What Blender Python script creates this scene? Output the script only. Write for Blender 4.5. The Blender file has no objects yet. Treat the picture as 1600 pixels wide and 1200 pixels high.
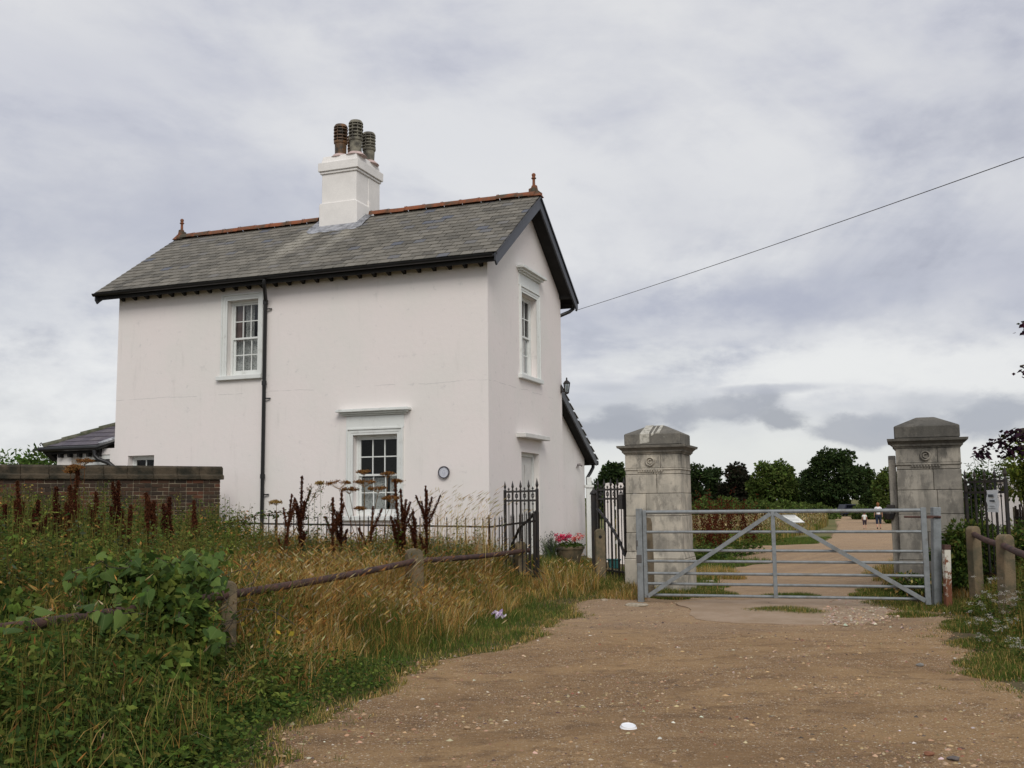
import bpy, bmesh, math, random
import numpy as np
from mathutils import Vector, Matrix, Euler

random.seed(7)
rng = np.random.default_rng(11)
sc = bpy.context.scene
COL = sc.collection

# ------------------------------------------------------------------ camera
F, PITCH, ROLL, H = 1600.0, 0.1152, 0.0111, 1.5
_fw = np.array([0, math.cos(PITCH), math.sin(PITCH)])
_up = np.array([0, -math.sin(PITCH), math.cos(PITCH)])
_rt = np.array([1.0, 0, 0])
AX = math.cos(-ROLL) * _rt + math.sin(-ROLL) * _up
AU = -math.sin(-ROLL) * _rt + math.cos(-ROLL) * _up
cam_d = bpy.data.cameras.new("camera")
cam_d.sensor_width = 36; cam_d.lens = 36; cam_d.clip_start = 0.1; cam_d.clip_end = 6000
cam = bpy.data.objects.new("camera", cam_d); COL.objects.link(cam)
_m = Matrix.Identity(4)
for i in range(3):
    _m[i][0] = AX[i]; _m[i][1] = AU[i]; _m[i][2] = -_fw[i]
_m[2][3] = H
cam.matrix_world = _m
sc.camera = cam

# ------------------------------------------------------------------ world, sun, exposure
w = bpy.data.worlds.new("World"); sc.world = w; w.use_nodes = True
W = w.node_tree; W.nodes.clear()
SUN_DIR = Vector((0.10, -0.76, 0.64)).normalized()

class NT:
    """little node-tree writer"""
    def __init__(s, nt): s.nt = nt
    def n(s, t, **kw):
        nd = s.nt.nodes.new(t)
        for k, v in kw.items():
            if hasattr(nd, k): setattr(nd, k, v)
        return nd
    def set(s, inp, v):
        if isinstance(v, bpy.types.NodeSocket): s.nt.links.new(v, inp)
        elif v is not None:
            if isinstance(v, (tuple, list)) and len(v) == 3 and inp.type == 'RGBA': v = (*v, 1)
            inp.default_value = v
    def math(s, op, a, b=0.0, c=None, clamp=False):
        nd = s.n('ShaderNodeMath', operation=op, use_clamp=clamp)
        s.set(nd.inputs[0], a); s.set(nd.inputs[1], b)
        if c is not None: s.set(nd.inputs[2], c)
        return nd.outputs[0]
    def vmath(s, op, a, b=None):
        nd = s.n('ShaderNodeVectorMath', operation=op)
        s.set(nd.inputs[0], a)
        if b is not None: s.set(nd.inputs[1], b)
        return nd.outputs[0]
    def noise(s, vec, scale, detail=4, rough=.55, dist=0.0):
        nd = s.n('ShaderNodeTexNoise')
        if vec is not None: s.set(nd.inputs['Vector'], vec)
        nd.inputs['Scale'].default_value = scale; nd.inputs['Detail'].default_value = detail
        nd.inputs['Roughness'].default_value = rough; nd.inputs['Distortion'].default_value = dist
        return nd.outputs['Fac']
    def voro(s, vec, scale, out='Distance', rnd=1.0):
        nd = s.n('ShaderNodeTexVoronoi')
        if vec is not None: s.set(nd.inputs['Vector'], vec)
        nd.inputs['Scale'].default_value = scale; nd.inputs['Randomness'].default_value = rnd
        return nd.outputs[out]
    def ramp(s, fac, stops):
        nd = s.n('ShaderNodeValToRGB'); cr = nd.color_ramp
        while len(cr.elements) > 1: cr.elements.remove(cr.elements[-1])
        cr.elements[0].position = stops[0][0]; cr.elements[0].color = (*stops[0][1], 1)
        for p, c in stops[1:]:
            e = cr.elements.new(p); e.color = (*c, 1)
        s.set(nd.inputs[0], fac)
        return nd.outputs[0]
    def ss(s, v, a, b):
        nd = s.n('ShaderNodeMapRange', interpolation_type='SMOOTHSTEP')
        s.set(nd.inputs['Value'], v); nd.inputs['From Min'].default_value = a; nd.inputs['From Max'].default_value = b
        return nd.outputs[0]
    def mix(s, f, a, b, mode='MIX'):
        nd = s.n('ShaderNodeMix', data_type='RGBA', blend_type=mode)
        s.set(nd.inputs[0], f); s.set(nd.inputs[6], a); s.set(nd.inputs[7], b)
        return nd.outputs[2]
    def mapv(s, vec, scale=(1, 1, 1), loc=(0, 0, 0)):
        nd = s.n('ShaderNodeMapping'); s.set(nd.inputs[0], vec)
        nd.inputs['Scale'].default_value = scale; nd.inputs['Location'].default_value = loc
        return nd.outputs[0]
    def bump(s, h, strength=.3, dist=.01):
        nd = s.n('ShaderNodeBump'); s.set(nd.inputs['Height'], h)
        nd.inputs['Strength'].default_value = strength; nd.inputs['Distance'].default_value = dist
        return nd.outputs[0]

N = NT(W)
geo = N.n('ShaderNodeTexCoord').outputs['Generated']
sep = N.n('ShaderNodeSeparateXYZ'); N.set(sep.inputs[0], geo)
dx, dy, dz = sep.outputs
az = N.math('ARCTAN2', dx, dy)
el = N.math('ARCSINE', dz)
# drifting cloud texture: broad billows flattened towards the horizon
v1 = N.mapv(geo, (1.0, 1.0, 2.0), (3.1, 1.7, 0.4))
n1 = N.noise(v1, 2.3, 6, .55, .6)
n2 = N.noise(N.mapv(geo, (1, 1, 2.2), (7.3, 0.2, 1.9)), 6.0, 7, .58, .25)
n3 = N.noise(N.mapv(geo, (1, 1, 1.9), (1.3, 5.2, 2.9)), 20, 6, .62, .15)
body = N.math('ADD', N.math('MULTIPLY', n1, .62), N.math('ADD', N.math('MULTIPLY', n2, .30), N.math('MULTIPLY', n3, .08)))
_lo = N.ramp(body, [(.42, (.38, .40, .485)), (.47, (.48, .50, .575)), (.52, (.61, .62, .66)), (.57, (.73, .735, .745))])
_hi = N.ramp(body, [(.40, (.42, .44, .535)), (.47, (.53, .545, .62)), (.53, (.615, .625, .67)), (.60, (.69, .695, .715))])
cl = N.mix(N.ss(el, .18, .42), _lo, _hi)
# pale clear band low over the horizon
cl = N.mix(N.math('MULTIPLY', N.ss(N.math('ADD', el, N.math('MULTIPLY', N.math('SUBTRACT', n2, .5), .16)), .125, .03), .85), cl, (.74, .755, .73))
def sdir(x, y):
    d = (x - 800) / F * AX - (y - 600) / F * AU + _fw; d /= np.linalg.norm(d)
    return math.atan2(d[0], d[1]), math.asin(d[2])
_pv = N.n('ShaderNodeTexVoronoi', feature='SMOOTH_F1'); N.set(_pv.inputs['Vector'], N.mapv(geo, (1, 1, 1.3), (.3, .1, .7))); _pv.inputs['Scale'].default_value = 19
puff = N.math('SUBTRACT', .42, _pv.outputs['Distance'])
def cloud(x, y, rx, ry, color, amt=1.0, edge=.35, rough=1.1, flat=0.0):
    """one recognisable cloud bank standing at a direction of the sky"""
    global cl
    a0, e0 = sdir(x, y); ra, re = rx / F, ry / F
    da = N.math('DIVIDE', N.math('SUBTRACT', az, a0), ra)
    de = N.math('DIVIDE', N.math('SUBTRACT', el, e0), re)
    r = N.math('SQRT', N.math('ADD', N.math('MULTIPLY', da, da), N.math('MULTIPLY', de, de)))
    nn = N.math('MULTIPLY', N.math('SUBTRACT', N.math('ADD', N.math('MULTIPLY', n2, .55), N.math('MULTIPLY', n3, .45)), .5), rough * 3.2)
    if flat: nn = N.math('ADD', nn, N.math('MULTIPLY', puff, flat))
    s_ = N.math('SUBTRACT', N.math('ADD', 1.0, nn), r)
    m_ = N.math('MULTIPLY', N.ss(s_, 0.0, edge), amt)
    cl = N.mix(m_, cl, color)
cloud(270, 320, 340, 130, (.42, .44, .535), .9, 1.2, .8)
cloud(120, 110, 330, 100, (.530, .545, .625), .60, 1.3, .8)
cloud(60, 600, 280, 150, (.80, .805, .80), .85, 1.1, .8)
cloud(700, 210, 300, 110, (.68, .69, .72), .6, 1.3, .9)
cloud(40, 470, 160, 60, (.60, .615, .66), .6, 1.0, .9)
cloud(1180, 470, 400, 75, (.365, .39, .50), .9, 1.1, .8)
cloud(1560, 420, 260, 120, (.47, .485, .575), .75, 1.2, .8)
cloud(1300, 575, 380, 52, (.77, .775, .77), .9, 1.0, 1.0)
cloud(1000, 560, 160, 40, (.70, .71, .71), .7, 1.0, 1.0)
cloud(1560, 130, 300, 160, (.60, .61, .65), .6, 1.3, .7)
cloud(1050, 350, 460, 110, (.590, .600, .645), .6, 1.3, .8)
cloud(1055, 648, 165, 38, (.355, .375, .435), .95, .75, 1.15, 1.6)
cloud(1110, 640, 60, 18, (.44, .455, .50), .6, .8, 1.3)
cloud(950, 674, 135, 26, (.34, .36, .42), .95, .7, 1.1, 1.4)
cloud(1222, 662, 44, 24, (.36, .38, .43), 1.0, .5, 1.0, 1.5)
cloud(1350, 675, 120, 22, (.39, .41, .465), .95, .75, 1.2, 1.6)
cloud(1520, 652, 130, 36, (.37, .395, .46), .95, .9, 1.2, 1.5)
cloud(1450, 630, 90, 18, (.50, .52, .57), .6, .9, 1.3)
cloud(1200, 607, 110, 9, (.42, .44, .51), .7, .8, 1.0)
cloud(960, 606, 70, 12, (.46, .48, .54), .6, .8, 1.0)
sky = N.n('ShaderNodeTexSky', sky_type='NISHITA', sun_disc=False,
          sun_elevation=math.asin(SUN_DIR.z), sun_rotation=math.atan2(SUN_DIR.x, SUN_DIR.y))
b1 = N.n('ShaderNodeBackground'); N.set(b1.inputs[0], sky.outputs[0]); b1.inputs[1].default_value = .08
_sh = N.n('ShaderNodeHueSaturation'); N.set(_sh.inputs['Color'], cl); _sh.inputs['Saturation'].default_value = .82
b2 = N.n('ShaderNodeBackground'); N.set(b2.inputs[0], _sh.outputs[0]); b2.inputs[1].default_value = .92
mx = N.n('ShaderNodeMixShader'); mx.inputs[0].default_value = .94
W.links.new(b1.outputs[0], mx.inputs[1]); W.links.new(b2.outputs[0], mx.inputs[2])
wo = N.n('ShaderNodeOutputWorld'); W.links.new(mx.outputs[0], wo.inputs[0])

sun_d = bpy.data.lights.new("sun", 'SUN'); sun_d.energy = 1.5; sun_d.angle = math.radians(28)
sun_d.color = (1, .955, .88)
sun = bpy.data.objects.new("sun", sun_d); COL.objects.link(sun)
sun.rotation_euler = SUN_DIR.to_track_quat('Z', 'Y').to_euler()
sc.view_settings.view_transform = 'Standard'; sc.view_settings.look = 'None'
sc.view_settings.exposure = 0.25; sc.view_settings.gamma = 1.0
sc.view_settings.use_curve_mapping = False
sc.render.engine = 'CYCLES'
sc.cycles.max_bounces = 6; sc.cycles.transparent_max_bounces = 12

# ------------------------------------------------------------------ pixel -> place (survey of the photograph)
CAM = np.array([0, 0, H])
def ray(x, y): return (x - 800) / F * AX - (y - 600) / F * AU + _fw
def at(x, y, Y): d = ray(x, y); return Vector(CAM + d * (Y / d[1]))

def sst(t, a, b):
    t = np.clip((np.asarray(t, float) - a) / (b - a), 0, 1); return t * t * (3 - 2 * t)
def hgt(x, y):
    x = np.asarray(x, float); y = np.asarray(y, float)
    z = -.5 * sst(y, 20, 80)
    z = z + .45 * sst(-x, -3.2, .4) * sst(y, 14.0, 18.5)
    xf = np.interp(y, [0, 5, 9, 13, 17], [-1.4, -1.4, -1.5, -.6, .6])
    z = z + .10 * sst(xf - x, 0, 1.2) * (1 - sst(y, 15, 18))
    z = z + .24 * sst(x, 5.9, 7.6) * sst(y, 7, 10) * (1 - sst(y, 24, 40))
    z = z + .012 * np.sin(x * 1.3 + 1) * np.cos(y * 1.1) + .008 * np.sin(x * 3.1) * np.sin(y * 2.7 + 2)
    return z
def hz(x, y): return float(hgt(x, y))
def gp(x, y):
    """ground point seen at pixel x, y"""
    d = ray(x, y); z = 0.0
    for _ in range(12):
        t = (z - H) / d[2]; P = CAM + d * t; z = .5 * z + .5 * hz(P[0], P[1])
    return Vector((P[0], P[1], hz(P[0], P[1])))

# ------------------------------------------------------------------ object helpers
def link(o, parent=None):
    COL.objects.link(o)
    if parent is not None: o.parent = parent
    return o
def empty(name, loc, rz=0.0, label=None, cat=None, group=None):
    o = bpy.data.objects.new(name, None); o.empty_display_size = .2
    o.location = loc; o.rotation_euler = (0, 0, rz); link(o)
    tag(o, label, cat, group); return o
def tag(o, label=None, cat=None, group=None, kind=None):
    if label: o['label'] = label
    if cat: o['category'] = cat
    if group: o['group'] = group
    if kind: o['kind'] = kind
    return o
def copy_tree(o, parent=None):
    c = o.copy(); COL.objects.link(c)
    if parent is not None: c.parent = parent
    for ch in o.children: copy_tree(ch, c)
    return c

class MB:
    def __init__(s): s.v = []; s.f = []
    def add(s, vs, fs):
        b = len(s.v); s.v += [tuple(v) for v in vs]; s.f += [tuple(i + b for i in f) for f in fs]; return s
    def box(s, x0, x1, y0, y1, z0, z1):
        return s.add([(x0, y0, z0), (x1, y0, z0), (x1, y1, z0), (x0, y1, z0), (x0, y0, z1), (x1, y0, z1), (x1, y1, z1), (x0, y1, z1)],
                     [(0, 3, 2, 1), (4, 5, 6, 7), (0, 1, 5, 4), (1, 2, 6, 5), (2, 3, 7, 6), (3, 0, 4, 7)])
    def frustum(s, r0, r1, z0, z1):
        """r0, r1 = (x0,x1,y0,y1) rectangles at z0 and z1"""
        a, b = r0, r1
        return s.add([(a[0], a[2], z0), (a[1], a[2], z0), (a[1], a[3], z0), (a[0], a[3], z0),
                      (b[0], b[2], z1), (b[1], b[2], z1), (b[1], b[3], z1), (b[0], b[3], z1)],
                     [(0, 3, 2, 1), (4, 5, 6, 7), (0, 1, 5, 4), (1, 2, 6, 5), (2, 3, 7, 6), (3, 0, 4, 7)])
    def tube(s, pts, r, n=8, cap=True):
        pts = [Vector(p) for p in pts]; rs = r if isinstance(r, (list, tuple)) else [r] * len(pts)
        b = len(s.v); prev = None
        for i, p in enumerate(pts):
            d = (pts[min(i + 1, len(pts) - 1)] - pts[max(i - 1, 0)]).normalized()
            if prev is None:
                a = d.orthogonal().normalized()
            else:
                a = (prev - d * prev.dot(d)).normalized()
            prev = a; c = d.cross(a)
            for k in range(n):
                t = 2 * math.pi * k / n
                s.v.append(tuple(p + (a * math.cos(t) + c * math.sin(t)) * rs[i]))
        for i in range(len(pts) - 1):
            for k in range(n):
                k2 = (k + 1) % n
                s.f.append((b + i * n + k, b + i * n + k2, b + (i + 1) * n + k2, b + (i + 1) * n + k))
        if cap:
            s.f.append(tuple(b + k for k in reversed(range(n)))); e = b + (len(pts) - 1) * n
            s.f.append(tuple(e + k for k in range(n)))
        return s
    def bar(s, p, q, w, h=None):
        """square-section bar"""
        h = h or w; p = Vector(p); q = Vector(q); d = (q - p).normalized()
        a = d.cross(Vector((0, 0, 1)))
        if a.length < 1e-3: a = Vector((1, 0, 0))
        a.normalize(); c = a.cross(d); b = len(s.v)
        for e in (p, q):
            for (i, j) in ((-1, -1), (1, -1), (1, 1), (-1, 1)):
                s.v.append(tuple(e + a * (i * w / 2) + c * (j * h / 2)))
        s.f += [tuple(b + i for i in t) for t in ((0, 3, 2, 1), (4, 5, 6, 7), (0, 1, 5, 4), (1, 2, 6, 5), (2, 3, 7, 6), (3, 0, 4, 7))]
        return s
    def lathe(s, prof, c=(0, 0, 0), n=16, lean=(0, 0)):
        b = len(s.v); z0 = prof[0][1]
        for r, z in prof:
            for k in range(n):
                t = 2 * math.pi * k / n
                s.v.append((c[0] + r * math.cos(t) + lean[0] * (z - z0), c[1] + r * math.sin(t) + lean[1] * (z - z0), c[2] + z))
        for i in range(len(prof) - 1):
            for k in range(n):
                k2 = (k + 1) % n
                s.f.append((b + i * n + k, b + i * n + k2, b + (i + 1) * n + k2, b + (i + 1) * n + k))
        s.f.append(tuple(b + k for k in reversed(range(n)))); e = b + (len(prof) - 1) * n
        s.f.append(tuple(e + k for k in range(n)))
        return s
    def prism(s, poly, axis, a, b_):
        """polygon in the two other axes, extruded along axis from a to b_"""
        b = len(s.v); n = len(poly)
        for t in (a, b_):
            for (p, q) in poly:
                s.v.append({'x': (t, p, q), 'y': (p, t, q), 'z': (p, q, t)}[axis])
        s.f.append(tuple(b + i for i in reversed(range(n)))); s.f.append(tuple(b + n + i for i in range(n)))
        for i in range(n):
            j = (i + 1) % n; s.f.append((b + i, b + j, b + n + j, b + n + i))
        return s
    def mesh(s, name, mat, smooth=False, bevel=0.0):
        me = bpy.data.meshes.new(name); me.from_pydata(s.v, [], s.f)
        bm = bmesh.new(); bm.from_mesh(me); bmesh.ops.recalc_face_normals(bm, faces=bm.faces)
        if bevel > 0:
            bmesh.ops.bevel(bm, geom=list(bm.edges), offset=bevel, segments=1, affect='EDGES', clamp_overlap=True)
        bm.to_mesh(me); bm.free()
        if smooth:
            me.polygons.foreach_set('use_smooth', [True] * len(me.polygons))
            try: me.set_sharp_from_angle(angle=math.radians(38))
            except Exception: pass
        if mat: me.materials.append(mat)
        me.update(); return me
    def build(s, name, mat, parent=None, smooth=False, bevel=0.0, loc=None, rz=0.0):
        o = bpy.data.objects.new(name, s.mesh(name, mat, smooth, bevel))
        if loc is not None: o.location = loc
        if rz: o.rotation_euler = (0, 0, rz)
        return link(o, parent)

def np_mesh(name, V_, T_, mat, C_=None, parent=None, kind=None):
    """bulk triangle mesh; V_ (N,3), T_ (M,3), C_ (N,3) colours per point"""
    me = bpy.data.meshes.new(name)
    V_ = np.ascontiguousarray(V_, dtype=np.float32); T_ = np.ascontiguousarray(T_, dtype=np.int32)
    me.vertices.add(len(V_)); me.vertices.foreach_set('co', V_.ravel())
    me.loops.add(T_.size); me.loops.foreach_set('vertex_index', T_.ravel())
    me.polygons.add(len(T_)); me.polygons.foreach_set('loop_start', np.arange(0, T_.size, 3, dtype=np.int32))
    me.polygons.foreach_set('loop_total', np.full(len(T_), 3, dtype=np.int32))
    me.update(calc_edges=True)
    if C_ is not None:
        a = me.color_attributes.new('tint', 'FLOAT_COLOR', 'POINT')
        c4 = np.ones((len(V_), 4), np.float32); c4[:, :3] = C_
        a.data.foreach_set('color', c4.ravel())
    if mat: me.materials.append(mat)
    o = link(bpy.data.objects.new(name, me), parent)
    if kind: o['kind'] = kind
    return o

# ------------------------------------------------------------------ materials
def mat(name, col, rough=.8, metal=0.0, spec=.3, fn=None):
    m = bpy.data.materials.new(name); m.use_nodes = True
    T = NT(m.node_tree); b = m.node_tree.nodes['Principled BSDF']
    b.inputs['Base Color'].default_value = (*col, 1); b.inputs['Roughness'].default_value = rough
    b.inputs['Metallic'].default_value = metal; b.inputs['Specular IOR Level'].default_value = spec
    if fn: fn(T, b)
    return m
def pos(T): return T.n('ShaderNodeNewGeometry').outputs['Position']
def objc(T): return T.n('ShaderNodeTexCoord').outputs['Object']

def f_var(col, amt=.25, scale=3.0, fine=40, bumps=.25, dist=.004, dark=None):
    """base colour with soft blotches, fine grain and relief"""
    def fn(T, b):
        p = pos(T); a = T.noise(p, scale, 5, .6); g = T.noise(p, fine, 3, .6)
        c2 = tuple(c * (1 - amt) for c in col) if dark is None else dark
        c = T.mix(T.ss(a, .35, .68), tuple(col), c2)
        k = T.math('ADD', .86, T.math('MULTIPLY', g, .28))
        c = T.mix(1.0, c, T.n('ShaderNodeCombineColor').outputs[0], 'MULTIPLY') if False else c
        hsv = T.n('ShaderNodeHueSaturation'); T.set(hsv.inputs['Color'], c); T.set(hsv.inputs['Value'], k)
        T.set(b.inputs['Base Color'], hsv.outputs[0])
        T.set(b.inputs['Normal'], T.bump(T.math('ADD', g, T.math('MULTIPLY', a, .5)), bumps, dist))
    return fn

HOUSE_ROT = -.359
O_H = Vector((-0.456, 19.6, 0))
house = empty("gatekeepers_cottage", O_H, HOUSE_ROT,
              "two-storey white rendered cottage with grey slate roof and tall white chimney", "house")
cU = Vector((math.cos(.359), -math.sin(.359), 0)); cV = Vector((math.sin(.359), math.cos(.359), 0))
def hw(x, y, z=0): return O_H + cU * x + cV * y + Vector((0, 0, z))
def hcoord(T):
    t = T.n('ShaderNodeTexCoord'); t.object = house; return t.outputs['Object']

def f_stucco(T, b):
    p = hcoord(T)
    big = T.noise(p, .55, 5, .6); med = T.noise(T.mapv(p, (1, 1, .45)), 2.2, 6, .65); g = T.noise(p, 55, 3, .6)
    c = T.mix(T.ss(big, .38, .66), (.80, .745, .725), (.765, .735, .705))
    # weather streaks and smudges
    st = T.noise(T.mapv(p, (3.2, 3.2, .35)), 1.6, 6, .7)
    c = T.mix(T.math('MULTIPLY', T.math('MULTIPLY', T.ss(st, .52, .76), T.ss(med, .45, .62)), .30), c, (.45, .43, .41))
    sp = T.noise(p, 4.6, 6, .72)
    c = T.mix(T.math('MULTIPLY', T.ss(sp, .58, .72), .32), c, (.40, .395, .40))
    s2 = T.n('ShaderNodeSeparateXYZ'); T.set(s2.inputs[0], p)
    # dirt near the foot of the wall
    low = T.math('MULTIPLY', T.ss(T.math('ADD', s2.outputs[2], T.math('MULTIPLY', med, .9)), 1.55, .7), .45)
    c = T.mix(low, c, (.42, .40, .36))
    # hairline crack at first floor level
    zz = T.math('ADD', s2.outputs[2], T.math('MULTIPLY', T.math('SUBTRACT', T.noise(p, 1.1, 6, .6), .5), .12))
    cr = T.math('COMPARE', zz, 3.86, .0055)
    cr = T.math('MULTIPLY', cr, T.ss(T.noise(p, 1.7, 2), .44, .52))
    c = T.mix(T.math('MULTIPLY', cr, .38), c, (.34, .33, .33))
    T.set(b.inputs['Base Color'], c)
    T.set(b.inputs['Normal'], T.bump(T.math('ADD', T.math('MULTIPLY', g, .5), T.math('ADD', T.noise(p, 9, 4), T.math('MULTIPLY', big, 1.6))), .28, .012))
M = {}
M['stucco'] = mat('white_stucco', (.74, .7, .69), .92, spec=.15, fn=f_stucco)
def f_paint(T, b):
    p = pos(T); c = T.mix(T.ss(T.noise(p, 6, 5, .65), .5, .8), (.70, .72, .70), (.56, .57, .54))
    T.set(b.inputs['Base Color'], c)
    T.set(b.inputs['Normal'], T.bump(T.noise(p, 40, 3), .12, .003))
M['paint'] = mat('white_joinery_paint', (.7, .72, .7), .5, fn=f_paint)
M['paint2'] = mat('white_door_paint', (.66, .65, .62), .55, fn=f_var((.66, .65, .62), .1, 4, 30, .1))
M['iron'] = mat('black_painted_iron', (.014, .014, .016), .42, .0, .4, fn=f_var((.016, .016, .018), .4, 8, 60, .2, .002, (.03, .022, .016)))
M['black_plastic'] = mat('black_gutter_paint', (.012, .012, .012), .38, spec=.45, fn=f_var((.014, .014, .015), .3, 5, 30, .1, .002))
M['barge'] = mat('dark_grey_board_paint', (.045, .05, .06), .42, spec=.5, fn=f_var((.042, .046, .055), .25, 3, 30, .15, .003))
M['soffit'] = mat('black_soffit_wood', (.02, .019, .018), .8, fn=f_var((.02, .019, .018), .3, 4, 30))
M['terracotta'] = mat('terracotta', (.25, .08, .04), .85, fn=f_var((.25, .085, .040), .5, 4, 40, .4, .006, (.075, .065, .045)))
def f_slate(T, b):
    p = hcoord(T)
    oi = T.n('ShaderNodeObjectInfo').outputs['Random']
    ri = T.n('ShaderNodeNewGeometry').outputs['Random Per Island']
    rnd = T.math('FRACT', T.math('ADD', T.math('MULTIPLY', oi, 7.13), T.math('MULTIPLY', ri, 3.77)))
    c = T.ramp(rnd, [(0, (.095, .088, .076)), (.15, (.135, .125, .105)), (.5, (.165, .152, .128)), (.85, (.200, .184, .155)), (.95, (.150, .145, .140)), (1, (.105, .115, .145))])
    n = T.noise(p, 2.2, 6, .65); g = T.noise(p, 26, 5, .7)
    c = T.mix(T.math('MULTIPLY', T.ss(g, .45, .75), .4), c, (.235, .225, .19))
    c = T.mix(T.math('MULTIPLY', T.ss(n, .5, .75), .45), c, (.09, .085, .075))
    # pale run-off below the chimney, fanning down the slope
    s2 = T.n('ShaderNodeSeparateXYZ'); T.set(s2.inputs[0], p)
    dn = T.math('SUBTRACT', 8.0, s2.outputs[2])
    def streak(x0, wd, drift):
        q = T.math('SUBTRACT', s2.outputs[0], T.math('SUBTRACT', x0, T.math('MULTIPLY', dn, drift)))
        q = T.math('ADD', q, T.math('MULTIPLY', T.math('SUBTRACT', n, .5), .5))
        return T.ss(T.math('DIVIDE', T.math('ABSOLUTE', q), wd), 1.0, .15)
    k = T.math('MAXIMUM', streak(-4.95, .38, .22), T.math('MULTIPLY', streak(-4.0, .28, .05), .8))
    k = T.math('MULTIPLY', k, T.ss(dn, 1.75, .6))
    k = T.math('MULTIPLY', k, T.ss(g, .25, .55))
    c = T.mix(T.math('MULTIPLY', k, .6), c, (.40, .375, .315))
    T.set(b.inputs['Base Color'], c)
    T.set(b.inputs['Normal'], T.bump(T.math('ADD', g, T.noise(p, 70, 3)), .35, .006))
M['slate'] = mat('roof_slate', (.15, .14, .12), .8, spec=.3, fn=f_slate)
def f_slate2(T, b):
    oi = T.n('ShaderNodeObjectInfo').outputs['Random']; p = pos(T)
    c = T.ramp(oi, [(0, (.09, .08, .10)), (.5, (.12, .105, .125)), (1, (.145, .13, .14))])
    c = T.mix(T.math('MULTIPLY', T.ss(T.noise(p, 14, 5, .7), .5, .8), .4), c, (.2, .19, .16))
    T.set(b.inputs['Base Color'], c); T.set(b.inputs['Normal'], T.bump(T.noise(p, 40, 4), .3, .005))
M['slate2'] = mat('purple_slate', (.12, .1, .12), .7, fn=f_slate2)
M['lead'] = mat('lead_flashing', (.33, .34, .36), .45, .35, fn=f_var((.42, .43, .46), .5, 9, 30, .6, .01, (.16, .165, .18)))
M['moss_hip'] = mat('mossy_hip_tile', (.12, .115, .08), .9, fn=f_var((.13, .125, .095), .5, 9, 40, .5, .008, (.06, .07, .04)))
M['potA'] = mat('brown_glazed_pot', (.12, .07, .035), .5, fn=f_var((.20, .105, .05), .5, 6, 40, .2, .004, (.05, .04, .03)))
M['potB'] = mat('grey_stained_pot', (.13, .125, .10), .85, fn=f_var((.24, .225, .175), .45, 6, 40, .3, .004, (.07, .065, .055)))
M['cem'] = mat('pink_cement_flaunching', (.5, .4, .37), .9, fn=f_var((.55, .42, .39), .3, 8, 40))
def f_glass(T, b):
    nt = T.nt; out = nt.nodes['Material Output']
    tr = T.n('ShaderNodeBsdfTransparent'); tr.inputs[0].default_value = (.66, .68, .67, 1)
    gl = T.n('ShaderNodeBsdfGlossy'); gl.inputs[0].default_value = (.9, .92, .95, 1); gl.inputs[1].default_value = .03
    T.set(gl.inputs['Normal'], T.bump(T.noise(pos(T), 3, 2), .08, .02))
    fr = T.n('ShaderNodeFresnel'); fr.inputs[0].default_value = 1.5
    m_ = T.n('ShaderNodeMixShader'); T.set(m_.inputs[0], T.math('MULTIPLY', fr.outputs[0], .45))
    nt.links.new(tr.outputs[0], m_.inputs[1]); nt.links.new(gl.outputs[0], m_.inputs[2]); nt.links.new(m_.outputs[0], out.inputs[0])
M['glass'] = mat('window_glass', (.1, .1, .1), fn=f_glass)
def f_lace(T, b):
    p = objc(T); nt = T.nt; out = nt.nodes['Material Output']
    n = T.voro(p, 42); n2_ = T.noise(p, 20, 4, .6)
    k = T.ss(T.math('ADD', n, T.math('MULTIPLY', n2_, .4)), .42, .66)
    tr = T.n('ShaderNodeBsdfTransparent'); m_ = T.n('ShaderNodeMixShader')
    T.set(m_.inputs[0], T.math('ADD', .25, T.math('MULTIPLY', k, .7)))
    nt.links.new(tr.outputs[0], m_.inputs[1]); nt.links.new(b.outputs[0], m_.inputs[2]); nt.links.new(m_.outputs[0], out.inputs[0])
M['lace'] = mat('lace_net', (.75, .75, .74), .9, fn=f_lace)
M['curtain'] = mat('pinkish_curtain', (.42, .30, .28), .9)
M['near_black'] = mat('dark_room_lining', (.018, .017, .015), .9)  # near-black stands in for unlit depth in windows and rail hole, also eyes
M['plaque'] = mat('pale_blue_plaque_enamel', (.55, .57, .64), .35, spec=.5, fn=f_var((.58, .6, .66), .12, 30, 60, .05))
M['plaque_ring'] = mat('dark_bronze_ring', (.07, .065, .08), .4)
M['plaque_mark'] = mat('grey_blue_lettering', (.36, .37, .46), .5)

def bxo(name, m, parent, *a, bevel=0.0, loc=None):
    return MB().box(*a).build(name, m, parent, bevel=bevel, loc=loc)
def bxp(name, m, parent, *a, bevel=0.0):
    return MB().box(*a).build(name, m, parent, bevel=bevel)

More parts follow.
